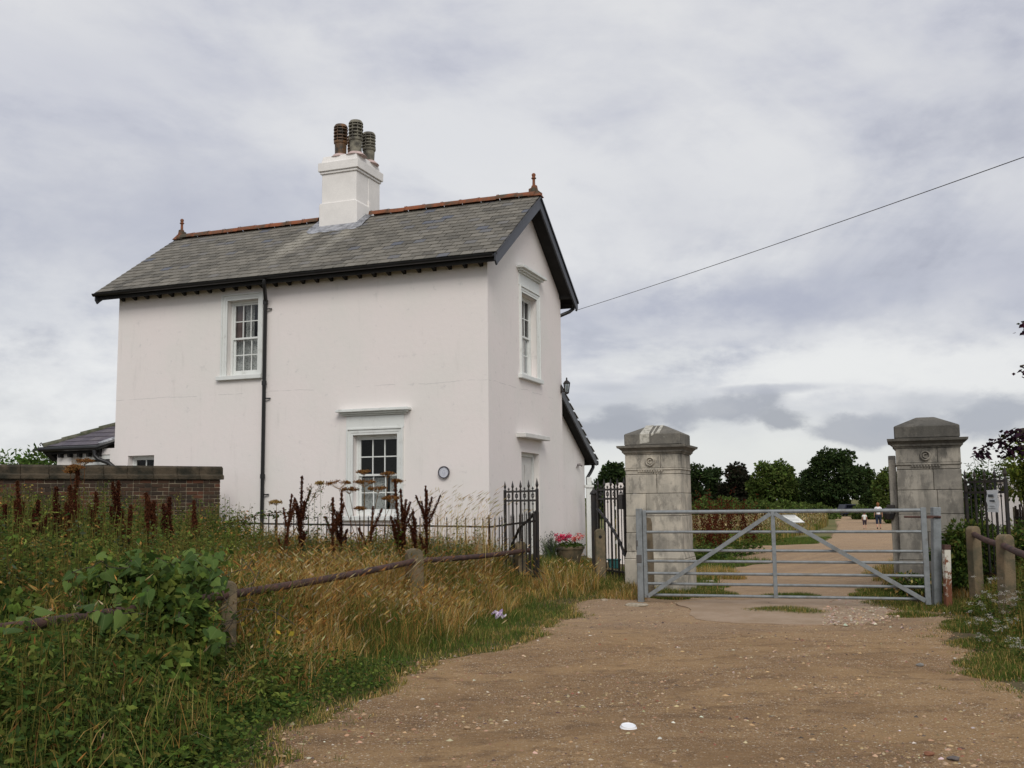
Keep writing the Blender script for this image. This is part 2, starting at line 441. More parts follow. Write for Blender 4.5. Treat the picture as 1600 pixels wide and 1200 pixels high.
# ------------------------------------------------------------------ ground and path
gx = np.concatenate([-np.geomspace(1500, 14, 26), np.arange(-13.75, 14, .25), np.geomspace(14.2, 1500, 26)])
gy = np.concatenate([[-60, -30, -15, -6], np.arange(-3, 34, .25), np.geomspace(34.5, 3000, 40)])
GX, GY = np.meshgrid(gx, gy)
GZ = hgt(GX, GY)
nx_, ny_ = len(gx), len(gy)
idx = np.arange(nx_ * ny_).reshape(ny_, nx_)
a_, b_, c_, d_ = idx[:-1, :-1].ravel(), idx[:-1, 1:].ravel(), idx[1:, 1:].ravel(), idx[1:, :-1].ravel()
def f_ground(T, b):
    p = pos(T); n = T.noise(p, .9, 6, .65); g = T.noise(p, 14, 5, .7)
    s2 = T.n('ShaderNodeSeparateXYZ'); T.set(s2.inputs[0], p)
    near = T.mix(T.ss(n, .4, .62), (.125, .098, .050), (.095, .080, .042))
    far = T.mix(T.ss(T.noise(p, .07, 4, .6), .42, .6), (.19, .17, .07), (.09, .115, .035))
    c = T.mix(T.ss(s2.outputs[1], 24, 45), near, far)
    c = T.mix(T.math('MULTIPLY', g, .35), c, (.12, .09, .05))
    T.set(b.inputs['Base Color'], c); T.set(b.inputs['Normal'], T.bump(g, .6, .03))
M['ground'] = mat('earth_and_thatch', (.07, .06, .03), .95, spec=.1, fn=f_ground)
g_ = np_mesh("ground", np.stack([GX.ravel(), GY.ravel(), GZ.ravel()], 1),
             np.concatenate([np.stack([a_, b_, c_], 1), np.stack([a_, c_, d_], 1)]), M['ground'])
tag(g_, kind='structure')

Lpx = [(395, 1200), (480, 1135), (600, 1068), (700, 1032), (820, 1000), (872, 968), (893, 945), (905, 932)]
Rpx = [(1620, 1082), (1560, 1045), (1512, 1000), (1490, 975), (1470, 955)]
Lw = [(-1.9, 2.0), (-1.75, 4.5)] + [tuple(gp(*p)[:2]) for p in Lpx]
Lw += [(1.6, 15.6), (2.15, 15.9), (2.75, 16.2), (3.35, 16.6), (3.5, 18.2), (3.6, 19.8), (3.8, 21.2)]
for p in ((1200, 880), (1085, 868), (1082, 860), (1180, 855), (1265, 851), (1300, 838), (1310, 822), (1300, 808), (1285, 801)):
    Lw.append(tuple(gp(*p)[:2]))
Rw = [(4.6, 2.0), (4.5, 4.5)] + [tuple(gp(*p)[:2]) for p in Rpx]
Rw += [(5.95, 14.3), (5.75, 15.2), (5.75, 16.4), (6.3, 18), (7.6, 20), (9.4, 24), (12.5, 32), (17.5, 45), (22, 56), (25.2, 64), (32, 84), (41, 118)]
def edge_fn(P):
    P = sorted(P, key=lambda t: t[1]); ys = [p[1] for p in P]; xs = [p[0] for p in P]
    return lambda y: np.interp(y, ys, xs)
pl, pr = edge_fn(Lw), edge_fn(Rw)
py = np.concatenate([np.arange(2, 36, .12), np.geomspace(36.2, 116, 60)])
def jig(y, s): return .10 * np.sin(y * 2.3 + s) + .06 * np.sin(y * 5.9 + 2 * s) + .035 * np.sin(y * 13 + s)
XL = pl(py) + jig(py, 1); XR = pr(py) + jig(py, 4)
NCOL = 60
tt = np.linspace(0, 1, NCOL)
PX = XL[:, None] * (1 - tt) + XR[:, None] * tt; PY = np.repeat(py[:, None], NCOL, 1)
PZ = hgt(PX, PY) + .014 + .012 * np.sin(PX * 2.1 + 3) * np.cos(PY * 1.4) * sst(PY, 30, 10)
edgef = np.minimum(tt, 1 - tt); PZ = PZ - .02 * (1 - sst(edgef, 0, .03))
idx = np.arange(PX.size).reshape(PX.shape)
a_, b_, c_, d_ = idx[:-1, :-1].ravel(), idx[:-1, 1:].ravel(), idx[1:, 1:].ravel(), idx[1:, :-1].ravel()
def f_path(T, b):
    p = pos(T)
    s2 = T.n('ShaderNodeSeparateXYZ'); T.set(s2.inputs[0], p)
    big = T.noise(T.mapv(p, (.8, 1.5, 1)), .62, 6, .6, .4); med = T.noise(p, 3.4, 6, .7); g = T.noise(p, 45, 5, .75)
    c = T.mix(T.ss(big, .40, .60), (.345, .222, .112), (.255, .160, .082))
    pt = T.noise(T.mapv(p, (1.0, 1.9, 1)), 1.9, 5, .62, .5)
    c = T.mix(T.math('MULTIPLY', T.ss(pt, .53, .66), .62), c, (.150, .094, .054))
    c = T.mix(T.math('MULTIPLY', T.ss(med, .52, .68), .60), c, (.140, .088, .052))
    c = T.mix(T.math('MULTIPLY', T.ss(med, .46, .30), .45), c, (.43, .295, .165))
    # gravel: cells of several stone colours
    for sc_, thr, amt in ((150, .36, .7), (82, .34, .9), (46, .30, .9), (27, .20, .8)):
        vo = T.n('ShaderNodeTexVoronoi'); T.set(vo.inputs['Vector'], p); vo.inputs['Scale'].default_value = sc_
        s3 = T.n('ShaderNodeSeparateColor'); T.set(s3.inputs[0], vo.outputs['Color'])
        stone = T.ramp(s3.outputs[0], [(0, (.07, .045, .035)), (.25, (.22, .13, .07)), (.5, (.44, .28, .15)), (.7, (.34, .27, .21)), (.86, (.60, .46, .31)), (1, (.80, .72, .60))])
        m_ = T.math('MULTIPLY', T.ss(vo.outputs['Distance'], thr + .12, thr - .05), T.math('MULTIPLY', T.ss(s3.outputs[1], .50, .62), amt))
        m_ = T.math('MULTIPLY', m_, T.math('ADD', .35, T.math('MULTIPLY', T.ss(T.noise(p, 1.3, 4, .6), .35, .58), .65)))
        c = T.mix(m_, c, stone)
    # greyer flinty wash near the gate and to the right
    k = T.math('MULTIPLY', T.ss(T.math('ADD', s2.outputs[1], T.math('MULTIPLY', big, 4)), 12.5, 16), .35)
    c = T.mix(k, c, (.40, .30, .215))
    hs = T.n('ShaderNodeHueSaturation'); T.set(hs.inputs['Color'], c); hs.inputs['Saturation'].default_value = 1.0; hs.inputs['Value'].default_value = 1.13
    T.set(b.inputs['Base Color'], hs.outputs[0])
    T.set(b.inputs['Normal'], T.bump(T.math('ADD', g, T.math('ADD', T.math('MULTIPLY', med, 1.5), T.math('MULTIPLY', pt, -2.0))), .9, .03))
M['path'] = mat('sandy_gravel', (.25, .16, .09), .95, spec=.12, fn=f_path)
_in = (GX > pl(GY) + .20) & (GX < pr(GY) - .20) & (GY > 2.3) & (GY < 112)
_co = np.stack([GX.ravel(), GY.ravel(), (GZ - np.where(_in, .05, 0)).ravel()], 1).astype(np.float32)
g_.data.vertices.foreach_set('co', _co.ravel()); g_.data.update()
o = np_mesh("gravel_track", np.stack([PX.ravel(), PY.ravel(), PZ.ravel()], 1),
            np.concatenate([np.stack([a_, b_, c_], 1), np.stack([a_, c_, d_], 1)]), M['path'])
tag(o, kind='structure')
def f_slab(T, b):
    p = pos(T); n = T.noise(p, 1.6, 6, .65); g = T.noise(p, 60, 4, .7)
    c = T.mix(T.ss(n, .4, .62), (.36, .265, .185), (.30, .215, .14))
    c = T.mix(T.math('MULTIPLY', T.ss(g, .52, .66), .55), c, (.20, .145, .10))
    c = T.mix(T.math('MULTIPLY', T.ss(T.noise(p, 7, 5, .7), .5, .68), .6), c, (.30, .20, .12))
    T.set(b.inputs['Base Color'], c); T.set(b.inputs['Normal'], T.bump(g, .4, .006))
M['slab'] = mat('worn_concrete_hardstanding', (.3, .2, .15), .9, fn=f_slab)
sp = [(1052, 946), (1072, 942), (1110, 940), (1150, 941), (1200, 938), (1250, 939), (1300, 937), (1350, 940), (1385, 943), (1402, 950), (1385, 958), (1394, 966), (1362, 974), (1345, 979), (1312, 977), (1290, 981), (1240, 979), (1180, 978), (1140, 976), (1105, 974), (1084, 969), (1076, 962), (1082, 955), (1068, 950)]
def smoothpoly(P, it=2):
    for _ in range(it):
        Q = []
        for i in range(len(P)):
            a = P[i]; b = P[(i + 1) % len(P)]
            Q += [tuple(a[k] * .75 + b[k] * .25 for k in (0, 1)), tuple(a[k] * .25 + b[k] * .75 for k in (0, 1))]
        P = Q
    return P
pts = [gp(*q) for q in sp]; pts = smoothpoly([(p.x, p.y) for p in pts], 1)
pts = [(x + .018 * math.sin(i * 2.7), y + .03 * math.sin(i * 1.9 + 1)) for i, (x, y) in enumerate(pts)]
bm = bmesh.new()
vt = [bm.verts.new((x, y, hz(x, y) + .030)) for x, y in pts]; fc = bm.faces.new(vt)
r_ = bmesh.ops.extrude_face_region(bm, geom=[fc]); 
for v in [g for g in r_['geom'] if isinstance(g, bmesh.types.BMVert)]: v.co.z -= .06
bmesh.ops.triangulate(bm, faces=bm.faces); bmesh.ops.recalc_face_normals(bm, faces=bm.faces)
me = bpy.data.meshes.new("concrete_slab"); bm.to_mesh(me); bm.free(); me.materials.append(M['slab'])
tag(link(bpy.data.objects.new("concrete_pavement", me)), kind='structure')
# ------------------------------------------------------------------ the cottage
HL, HWD, EZ, RZ = 8.96, 4.62, 6.27, 8.13          # length, width, eave and ridge level of the slates
SL = (RZ - EZ) / (HWD / 2 + .35)                  # roof slope
def roofz(y): return RZ - SL * abs(y - HWD / 2)
def wall_face(mb, P, a0, a1, z0, z1, holes, depth):
    """P(a, n, z) -> point, n pointing outwards; sheet of wall with openings and their reveals"""
    A = sorted({a0, a1, *[h[0] for h in holes], *[h[1] for h in holes]})
    Z = sorted({z0, z1, *[h[2] for h in holes], *[h[3] for h in holes]})
    for i in range(len(A) - 1):
        for j in range(len(Z) - 1):
            ca, cz = (A[i] + A[i + 1]) / 2, (Z[j] + Z[j + 1]) / 2
            if any(h[0] < ca < h[1] and h[2] < cz < h[3] for h in holes): continue
            mb.add([P(A[i], 0, Z[j]), P(A[i + 1], 0, Z[j]), P(A[i + 1], 0, Z[j + 1]), P(A[i], 0, Z[j + 1])], [(0, 1, 2, 3)])
    for h in holes:
        c = [(h[0], h[2]), (h[1], h[2]), (h[1], h[3]), (h[0], h[3])]
        for k in range(4):
            p, q = c[k], c[(k + 1) % 4]
            mb.add([P(p[0], 0, p[1]), P(q[0], 0, q[1]), P(q[0], -depth, q[1]), P(p[0], -depth, p[1])], [(0, 1, 2, 3)])
PF = lambda a, n, z: (a, -n, z)                    # front (long) wall, a = local x
PG = lambda a, n, z: (n, a, z)                     # gable wall, a = local y
W1 = (-6.03, -5.25, 4.25, 5.875); W2 = (-2.945, -1.95, 1.27, 2.88); WS = (-8.58, -7.87, 1.9, 2.615)
WG = (1.90, 2.88, 4.175, 5.94); DG = (1.81, 2.93, .30, 2.545)
mb = MB()
wall_face(mb, PF, -HL, 0, -.1, EZ + .12, [W1, W2, WS], .20)
wall_face(mb, PG, 0, HWD, -.1, EZ - .02, [WG, DG], .24)
wall_face(mb, lambda a, n, z: (-HL - n, a, z), 0, HWD, -.1, EZ - .02, [], .2)
wall_face(mb, lambda a, n, z: (a, HWD + n, z), -HL, 0, -.1, EZ + .12, [], .2)
for x in (0, -HL):
    mb.add([(x, 0, EZ - .02), (x, HWD, EZ - .02), (x, HWD, roofz(0) - .06), (x, HWD / 2, RZ - .08), (x, 0, roofz(0) - .06)], [(0, 1, 2, 3, 4)])
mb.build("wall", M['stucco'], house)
mb = MB()   # inner floor and partition; dark panels added behind windows so panes read dark
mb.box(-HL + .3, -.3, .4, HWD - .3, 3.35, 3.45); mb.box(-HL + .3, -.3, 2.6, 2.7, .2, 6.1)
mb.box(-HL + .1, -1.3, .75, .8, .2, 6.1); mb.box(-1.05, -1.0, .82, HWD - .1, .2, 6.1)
mb.build("room_lining", M['near_black'], house)

def window(P, hole, rows=2, cols=3, arch=True, hood=None, sill=True, curtains=(), frieze=None, label=None, rec=.13):
    a0, a1, z0, z1 = hole
    s = lambda aa, ab, na, nb, za, zb: [P(aa, na, za), P(ab, na, za), P(ab, nb, za), P(aa, nb, za), P(aa, na, zb), P(ab, na, zb), P(ab, nb, zb), P(aa, nb, zb)]
    bf = [(0, 3, 2, 1), (4, 5, 6, 7), (0, 1, 5, 4), (1, 2, 6, 5), (2, 3, 7, 6), (3, 0, 4, 7)]
    fr = MB(); t = .05
    for q in ((a0, a0 + t, z0, z1), (a1 - t, a1, z0, z1), (a0 + t, a1 - t, z1 - t, z1), (a0 + t, a1 - t, z0, z0 + .04)):
        fr.add(s(q[0], q[1], -rec - .09, -rec, q[2], q[3]), bf)
    win = fr.build("window", M['paint'], house, bevel=.004)
    if label: win['label'] = label
    A0, A1, Z0, Z1 = a0 + t, a1 - t, z0 + .04, z1 - t; zm = (Z0 + Z1) / 2
    for (sa, sb, nf, nm) in ((zm - .01, Z1, -rec - .02, 'u'), (Z0, zm + .03, -rec - .055, 'l')):
        sm = MB(); st, rl = .042, .05
        bot = .085 if nm == 'l' else .04
        for q in ((A0, A0 + st, sa, sb), (A1 - st, A1, sa, sb), (A0 + st, A1 - st, sb - .04, sb), (A0 + st, A1 - st, sa, sa + bot)):
            sm.add(s(q[0], q[1], nf - .035, nf, q[2], q[3]), bf)
        ia, ib, ja, jb = A0 + st, A1 - st, sa + bot, sb - .04
        g = .011
        for c in range(1, cols):
            x = ia + (ib - ia) * c / cols; sm.add(s(x - g, x + g, nf - .028, nf - .004, ja, jb), bf)
        for r in range(1, rows):
            z = ja + (jb - ja) * r / rows
            for c in range(cols):
                xa = ia + (ib - ia) * c / cols + (g if c else 0); xb = ia + (ib - ia) * (c + 1) / cols - (g if c < cols - 1 else 0)
                sm.add(s(xa, xb, nf - .028, nf - .005, z - g, z + g), bf)
        sm.build("sash_frame", M['paint'], win)
        for c in range(cols):
            for r in range(rows):
                xa = ia + (ib - ia) * c / cols + .004; xb = ia + (ib - ia) * (c + 1) / cols - .004
                za = ja + (jb - ja) * r / rows + .004; zb = ja + (jb - ja) * (r + 1) / rows - .004
                dxx = .0022 * math.sin(c * 7 + r * 13 + a0)
                MB().add([P(xa, nf - .016, za), P(xb, nf - .016 + dxx, za), P(xb, nf - .016 - dxx, zb), P(xa, nf - .016, zb)], [(0, 1, 2, 3)]).build("pane", M['glass'], win)
    if arch:
        ar = MB(); w_ = .135
        for (k0, k1, n0, n1) in ((.045, w_ - .03, 0, .03), (w_ - .03, w_, 0, .052), (0, .045, 0, .022)):
            ar.add(s(a0 - k1, a0 - k0, n0 - .02, n1, z0, z1 + k1), bf); ar.add(s(a1 + k0, a1 + k1, n0 - .02, n1, z0, z1 + k1), bf)
            ar.add(s(a0 - k0, a1 + k0, n0 - .02, n1, z1 + k0, z1 + k1), bf)
        ar.build("architrave", M['paint'], win, bevel=.003)
    if sill:
        sm = MB().add(s(a0 - .22, a1 + (.13 if hole is W1 else .2), -.16, .085, z0 - .095, z0 - .003), bf)
        sm.build("sill", M['paint'], win, bevel=.008)
    if frieze:
        MB().add(s(a0 - .15, a1 + .15, -.02, .018, z1 + w_ + .003, frieze), bf).build("frieze", M['paint'], win)
    if hood:
        h0, h1, ha, hb = hood
        hm = MB(); dh = hb - ha
        for (za, zb, e, n_) in ((ha, ha + dh * .25, .0, .06), (ha + dh * .25, ha + dh * .55, .05, .11), (ha + dh * .55, hb - dh * .12, .11, .17), (hb - dh * .12, hb, .09, .16)):
            hm.add(s(h0 - e, h1 + e, -.02, n_, za, zb), bf)
        hm.build("hood", M['paint'], win, bevel=.006)
    for (ca, cb, za, zb, kind_) in curtains:
        cm = MB(); n = 26; vs = []; fs = []
        xa, xb = a0 + (a1 - a0) * ca, a0 + (a1 - a0) * cb
        for i in range(n + 1):
            x = xa + (xb - xa) * i / n; wv = .022 * math.sin(i * 1.3) + .010 * math.sin(i * 2.9)
            gather = 0
            vs += [P(x, -rec - .17 + wv, z0 + (z1 - z0) * za), P(x, -rec - .17 + wv * .6, z0 + (z1 - z0) * zb)]
        for i in range(n): fs.append((2 * i, 2 * i + 2, 2 * i + 3, 2 * i + 1))
        cm.add(vs, fs).build("curtain", M[kind_], win, smooth=True)
    return win
window(PF, W1, curtains=((0, 1, 0, .5, 'lace'), (0, .30, .48, 1, 'curtain'), (.34, .62, .5, .99, 'lace'), (.9, 1, .48, 1, 'curtain')), label="upper sash window with lace half curtain under the eaves")
window(PF, W2, curtains=((0, .62, 0, .47, 'lace'), (.68, 1, 0, .5, 'lace')), hood=(-3.16, -1.75, 3.27, 3.40), frieze=3.262, label="ground floor sash window with moulded hood")
window(PG, WG, curtains=((0, 1, 0, .48, 'lace'), (0, .5, .5, 1, 'lace'), (.75, 1, .5, 1, 'curtain')), hood=(1.75, 3.05, 6.335, 6.48), frieze=6.33, label="upper sash window with moulded hood in the gable")
window(PF, WS, rows=1, cols=2, arch=False, sill=False, rec=.15, label="small window above the brick wall")
# door in the gable, recessed, with its slab hood
dr = MB(); dr.box(-.20, -.155, DG[0] + .07, DG[1] - .07, .3, 2.47)
door = dr.build("door", M['paint2'], house, bevel=.004); door['label'] = "white panelled door in the gable"
MB().box(-.215, -.12, DG[0], DG[0] + .07, .3, 2.545).box(-.215, -.12, DG[1] - .07, DG[1], .3, 2.545).box(-.215, -.12, DG[0] + .07, DG[1] - .07, 2.47, 2.545).build("frame", M['paint'], door, bevel=.004)
for (ya, yb) in ((1.98, 2.33), (2.41, 2.76)):
    for (za, zb) in ((.5, 1.2), (1.35, 2.3)):
        MB().box(-.152, -.140, ya, yb, za, zb).build("panel", M['paint2'], door, bevel=.006)
MB().lathe([(.03, 0), (.032, .01), (.012, .02), (.012, .05), (.028, .055), (.03, .075), (.012, .09)], n=10).build("handle", M['iron'], door, smooth=True, loc=(-.16, 2.74, 1.25)).rotation_euler = (0, math.pi / 2, 0)
hd = MB().box(-.02, .20, 1.52, 3.12, 2.83, 2.925).build("door_hood", M['paint2'], house, bevel=.01)
MB().box(-.3, .35, 1.75, 3.0, .1, .36).build("doorstep", mat('worn_step', (.3, .29, .26), .9, fn=f_var((.32, .3, .27), .3)), house, bevel=.02)

# roof: deck, slates, ridge, barges, gutters
YA, YB, XA, XB = -.35, HWD + .35, -HL - .37, .33
def slope_box(y0, y1, x0, x1, t0, t1):
    """slab between local y0 and y1 lying t0..t1 (vertical) off the slate plane"""
    return MB().add([(x0, y0, roofz(y0) + t0), (x1, y0, roofz(y0) + t0), (x1, y1, roofz(y1) + t0), (x0, y1, roofz(y1) + t0),
                     (x0, y0, roofz(y0) + t1), (x1, y0, roofz(y0) + t1), (x1, y1, roofz(y1) + t1), (x0, y1, roofz(y1) + t1)],
                    [(0, 3, 2, 1), (4, 5, 6, 7), (0, 1, 5, 4), (1, 2, 6, 5), (2, 3, 7, 6), (3, 0, 4, 7)])
rf = slope_box(YA + .03, HWD / 2, XA + .06, XB - .045, -.075, -.035)
rf.v += slope_box(HWD / 2, YB - .03, XA + .06, XB - .045, -.075, -.035).v
rf.f += [tuple(i + 8 for i in f) for f in rf.f[:6]]
roof = rf.build("roof", M['soffit'], house)
# slates: exposed .2 m, width .255 m, broken joint
ex, sw, th_ = .196, .256, .012
cosr = 1 / math.hypot(1, SL); ang = math.atan(SL)
slope_len = math.hypot(HWD / 2 + .35, RZ - EZ)
n_rows = int(slope_len / ex) + 1
base_slate = MB()
base_slate.add([(-sw / 2 + .007, 0, .004), (sw / 2 - .007, 0, .004), (sw / 2 - .007, .33, -.012), (-sw / 2 + .007, .33, -.012),
                (-sw / 2 + .007, 0, .004 + th_), (sw / 2 - .007, 0, .004 + th_), (sw / 2 - .007, .33, -.004), (-sw / 2 + .007, .33, -.004)],
               [(0, 3, 2, 1), (4, 5, 6, 7), (0, 1, 5, 4), (1, 2, 6, 5), (2, 3, 7, 6), (3, 0, 4, 7)])
slate_me = base_slate.mesh("slate", M['slate'])
R_front = Matrix.Rotation(ang, 4, 'X')
R_back = Matrix.Rotation(math.pi, 4, 'Z') @ Matrix.Rotation(ang, 4, 'X')
sl = []
for side in (0, 1):
    for r in range(n_rows):
        off = (r % 2) * sw / 2
        s_ = r * ex
        yy = YA + s_ * cosr; zz = EZ + s_ * math.sin(ang)
        if side: yy = HWD - yy
        cut = min(1.0, (slope_len - s_ - .01) / .33)
        if cut < .12: continue
        k = 0; x = XB - sw / 2 + off * 0 - (sw / 2 if r % 2 else 0)
        xs = []
        while x > XA + sw / 2 - .01: xs.append(x); x -= sw
        for x in xs:
            # slates under the chimney are cut away
            if -4.99 < x - sw / 2 + .06 and x + sw / 2 - .06 < -3.94 and 1.9 < yy + .05 < 3.0: continue
            tz = .003 * random.random(); rz = random.gauss(0, .006); 
            m_ = Matrix.Translation((x + random.gauss(0, .002), yy, zz + tz)) @ (R_back if side else R_front) @ Matrix.Rotation(rz, 4, 'Z') @ Matrix.Rotation(random.gauss(0, .008), 4, 'Y') @ Matrix.Diagonal((1, cut, 1, 1))
            wpos = hw(x, yy, zz)
            sl.append(((wpos - Vector(CAM)).length + (1000 if side else 0), m_))
        # half slates at the verges
        for xh in ([XB - sw / 4] if r % 2 else []):
            m_ = Matrix.Translation((xh, yy, zz)) @ (R_back if side else R_front) @ Matrix.Diagonal((.5, cut, 1, 1))
            sl.append((500 + (1000 if side else 0), m_))
        xe = xs[-1] - sw / 2
        if xe - XA > .03:
            m_ = Matrix.Translation(((xe + XA) / 2, yy, zz)) @ (R_back if side else R_front) @ Matrix.Diagonal(((xe - XA) / sw, cut, 1, 1))
            sl.append((500 + (1000 if side else 0), m_))
sl.sort(key=lambda t: t[0])
for d, m_ in sl[:300]:
    o = bpy.data.objects.new("slate", slate_me); o.matrix_local = m_; link(o, roof); o.matrix_local = m_
mb = MB()
for d, m_ in sl[300:]:
    mb.add([m_ @ Vector(v) for v in base_slate.v], base_slate.f)
o = mb.build("slates_beyond", M['slate'], roof); o['kind'] = 'stuff'
# ridge tiles: half-round terracotta, each a piece
rt_me = None
def ridge_tile_mb(L):
    m = MB(); n = 8; vs = []; fs = []
    for x in (0, L):
        for k in range(n + 1):
            t = math.pi * (k / n); a = 1.0
            vs.append((x, -.13 * math.cos(t), -.045 + .115 * math.sin(t) ** .8))
    for k in range(n): fs.append((k, k + 1, n + 2 + k, n + 1 + k))
    m.add(vs, fs); m.add([(x, y * 1.08, z + .012 * (1 if abs(y) < .12 else 0)) for x, y, z in [(v[0] * .06, v[1], v[2]) for v in vs]], fs)
    return m
rt_me = ridge_tile_mb(.445).mesh("ridge_tile", M['terracotta'], smooth=True)
x = XA + .12
while x < XB - .5:
    if not (-5.35 < x and x < -4.03):
        o = bpy.data.objects.new("ridge_tile", rt_me); link(o, roof)
        o.location = (x, HWD / 2, RZ + .035 + random.gauss(0, .004)); o.rotation_euler = (0, random.gauss(0, .008), random.gauss(0, .008))
    x += .45
for (xx, sg) in ((XB - .50, 1), (XA + .16, -1)):
    fm = MB()
    prof = [(0, .0), (.06, .01), (.05, .08), (.034, .14), (.03, .26), (.034, .30), (.055, .31), (.055, .325), (.035, .335), (.036, .36), (.046, .385), (.042, .41), (.022, .43), (.0, .435)]
    fm.lathe(prof, (sg * -.02, 0, .05), n=12)
    # flared skirt running back on to the ridge
    sk = [(-.13, -.06), (.16, -.06), (.16, .02), (.07, .08), (.045, .20), (-.055, .20), (-.075, .15), (-.13, .13)]
    fm.prism([(sg * a, b) for a, b in sk], 'y', -.035, .035)
    fm.add([(sg * a, y, z) for (a, y, z) in [(-.13, -.13, -.06), (.17, -.13, -.06), (.17, .13, -.06), (-.13, .13, -.06), (-.1, -.035, .07), (.1, -.035, .07), (.1, .035, .07), (-.1, .035, .07)]],
           [(0, 3, 2, 1), (4, 5, 6, 7), (0, 1, 5, 4), (1, 2, 6, 5), (2, 3, 7, 6), (3, 0, 4, 7)])
    o = fm.build("finial", M['terracotta'], roof, smooth=True, loc=(xx + (.37 if sg > 0 else 0), HWD / 2, RZ + .03))
# barge boards
for xx in (XB - .04, XA + .0):
    for s_ in (-1, 1):
        yo = YA - .02 if s_ < 0 else YB + .02
        ym = HWD / 2
        pl_ = [(ym, roofz(ym) - .04), (yo, roofz(yo) - .02), (yo, roofz(yo) - .16), (yo - s_ * .07, roofz(yo) - .24), (yo - s_ * .14, roofz(yo - s_ * .14) - .275), (ym, RZ - .30)]
        MB().prism(pl_, 'x', xx, xx + .035).build("bargeboard", M['barge'], roof, bevel=.004)
        # moulding strip along the top of the board
        pl_ = [(ym, RZ - .008), (yo, roofz(yo) + .012 - .012), (yo, roofz(yo) - .05), (ym, RZ - .058)]
        MB().prism(pl_, 'x', xx + (.035 if xx > 0 else -.025), xx + (.06 if xx > 0 else 0)).build("verge_moulding", M['black_plastic'], roof)
# purlin ends and soffit boards under the verge
for yy in (.02, HWD / 2, HWD - .02):
    MB().box(.0, XB - .045, yy - .06, yy + .06, roofz(yy) - .26, roofz(yy) - .085).build("purlin_end", M['soffit'], roof)
for s_ in (-1, 1):
    yo = 0 if s_ < 0 else HWD
    MB().prism([(HWD / 2, RZ - .21), (yo, roofz(yo) - .21), (yo, roofz(yo) - .11), (HWD / 2, RZ - .11)], 'x', .0, XB - .05).build("soffit", M['soffit'], roof)
    MB().prism([(HWD / 2, RZ - .21), (yo, roofz(yo) - .21), (yo, roofz(yo) - .11), (HWD / 2, RZ - .11)], 'x', XA + .05, -HL).build("soffit", M['soffit'], roof)
# eaves: fascia, rafter feet, half-round gutters
for s_ in (-1, 1):
    y0 = YA if s_ < 0 else YB
    yf = y0 - s_ * .04
    MB().box(XA + .05, XB - .05, min(yf, yf - s_ * .025), max(yf, yf - s_ * .025), EZ - .17, EZ - .045).build("fascia", M['soffit'], roof)
    gm = MB(); n = 8; rr = .062; vs = []; fs = []
    yc = y0 + s_ * .035; zc = EZ - .035
    for xg in (XA - .02, XB - .05):
        for k in range(n + 1):
            t = math.pi * k / n; vs.append((xg, yc - rr * math.cos(t), zc - rr * math.sin(t)))
        for k in range(n + 1):
            t = math.pi * k / n; vs.append((xg, yc - (rr - .008) * math.cos(t), zc - (rr - .008) * math.sin(t)))
    m2 = 2 * (n + 1)
    for k in range(n):
        fs += [(k, k + 1, m2 + k + 1, m2 + k), (n + 1 + k, m2 + n + 1 + k, m2 + n + 2 + k, n + 2 + k)]
        fs += [(k, n + 1 + k, n + 2 + k, k + 1), (m2 + k, m2 + k + 1, m2 + n + 2 + k, m2 + n + 1 + k)]
    fs += [(0, m2, m2 + n + 1, n + 1), (n, 2 * n + 1, m2 + 2 * n + 1, m2 + n)]
    gm.add(vs, fs).build("gutter", M['black_plastic'], roof, smooth=True)
ft = MB(); ft.prism([(0, -.02), (-.27, -.02), (-.27, -.06), (-.20, -.13), (-.08, -.16), (0, -.20)], 'x', -.035, .035)
ft_me = ft.mesh("rafter_foot", M['soffit'])
for i in range(27):
    o = bpy.data.objects.new("rafter_foot", ft_me); link(o, roof); o.location = (-.12 - i * .335, 0, EZ + .02)

# chimney: stack of two flues, plinth, oversailing courses, four louvred pots
CX0, CX1, CY0, CY1 = -4.96, -3.97, 1.90, 3.05
ch = MB().prism([(CX0, 7.0), (CX1, 7.0), (CX1, 8.40), (CX1 - .03, 8.435), (CX0 + .03, 8.435), (CX0, 8.40)], 'y', CY0, 2.50)
chimney = ch.build("chimney", mat('white_painted_stack', (.72, .71, .68), .85, fn=f_var((.80, .775, .745), .10, 1.6, 50, .25, .006)), house, bevel=.012)
MW = chimney.data.materials[0]
MB().box(CX0 + .05, CX1 - .035, CY0 + .035, CY1 - .0, 8.0, 9.13).build("shaft", MW, chimney, bevel=.01)
MB().box(CX0 + .06, CX1 - .025, 2.50, CY1 + .012, 7.2, 9.12).build("rear_shaft", MW, chimney, bevel=.01)
MB().prism([(2.48, 7.2), (3.22, 7.2), (3.02, 8.28), (2.48, 8.55)], 'x', CX0 + .0, CX1 + .004).build("rear_plinth", MW, chimney, bevel=.01)
MB().box(CX0 + .015, CX1 + .0, CY0 + .0, CY1 + .04, 9.13, 9.185).build("band", MW, chimney, bevel=.008)
MB().box(CX0 - .02, CX1 + .035, CY0 - .035, CY1 + .08, 9.19, 9.395).build("band", MW, chimney, bevel=.008)
MB().frustum((CX0 + .03, CX1 - .02, CY0 + .02, CY1 + .03), (CX0 + .07, CX1 - .05, CY0 + .05, CY1), 9.398, 9.56).build("capping", MW, chimney, bevel=.008)
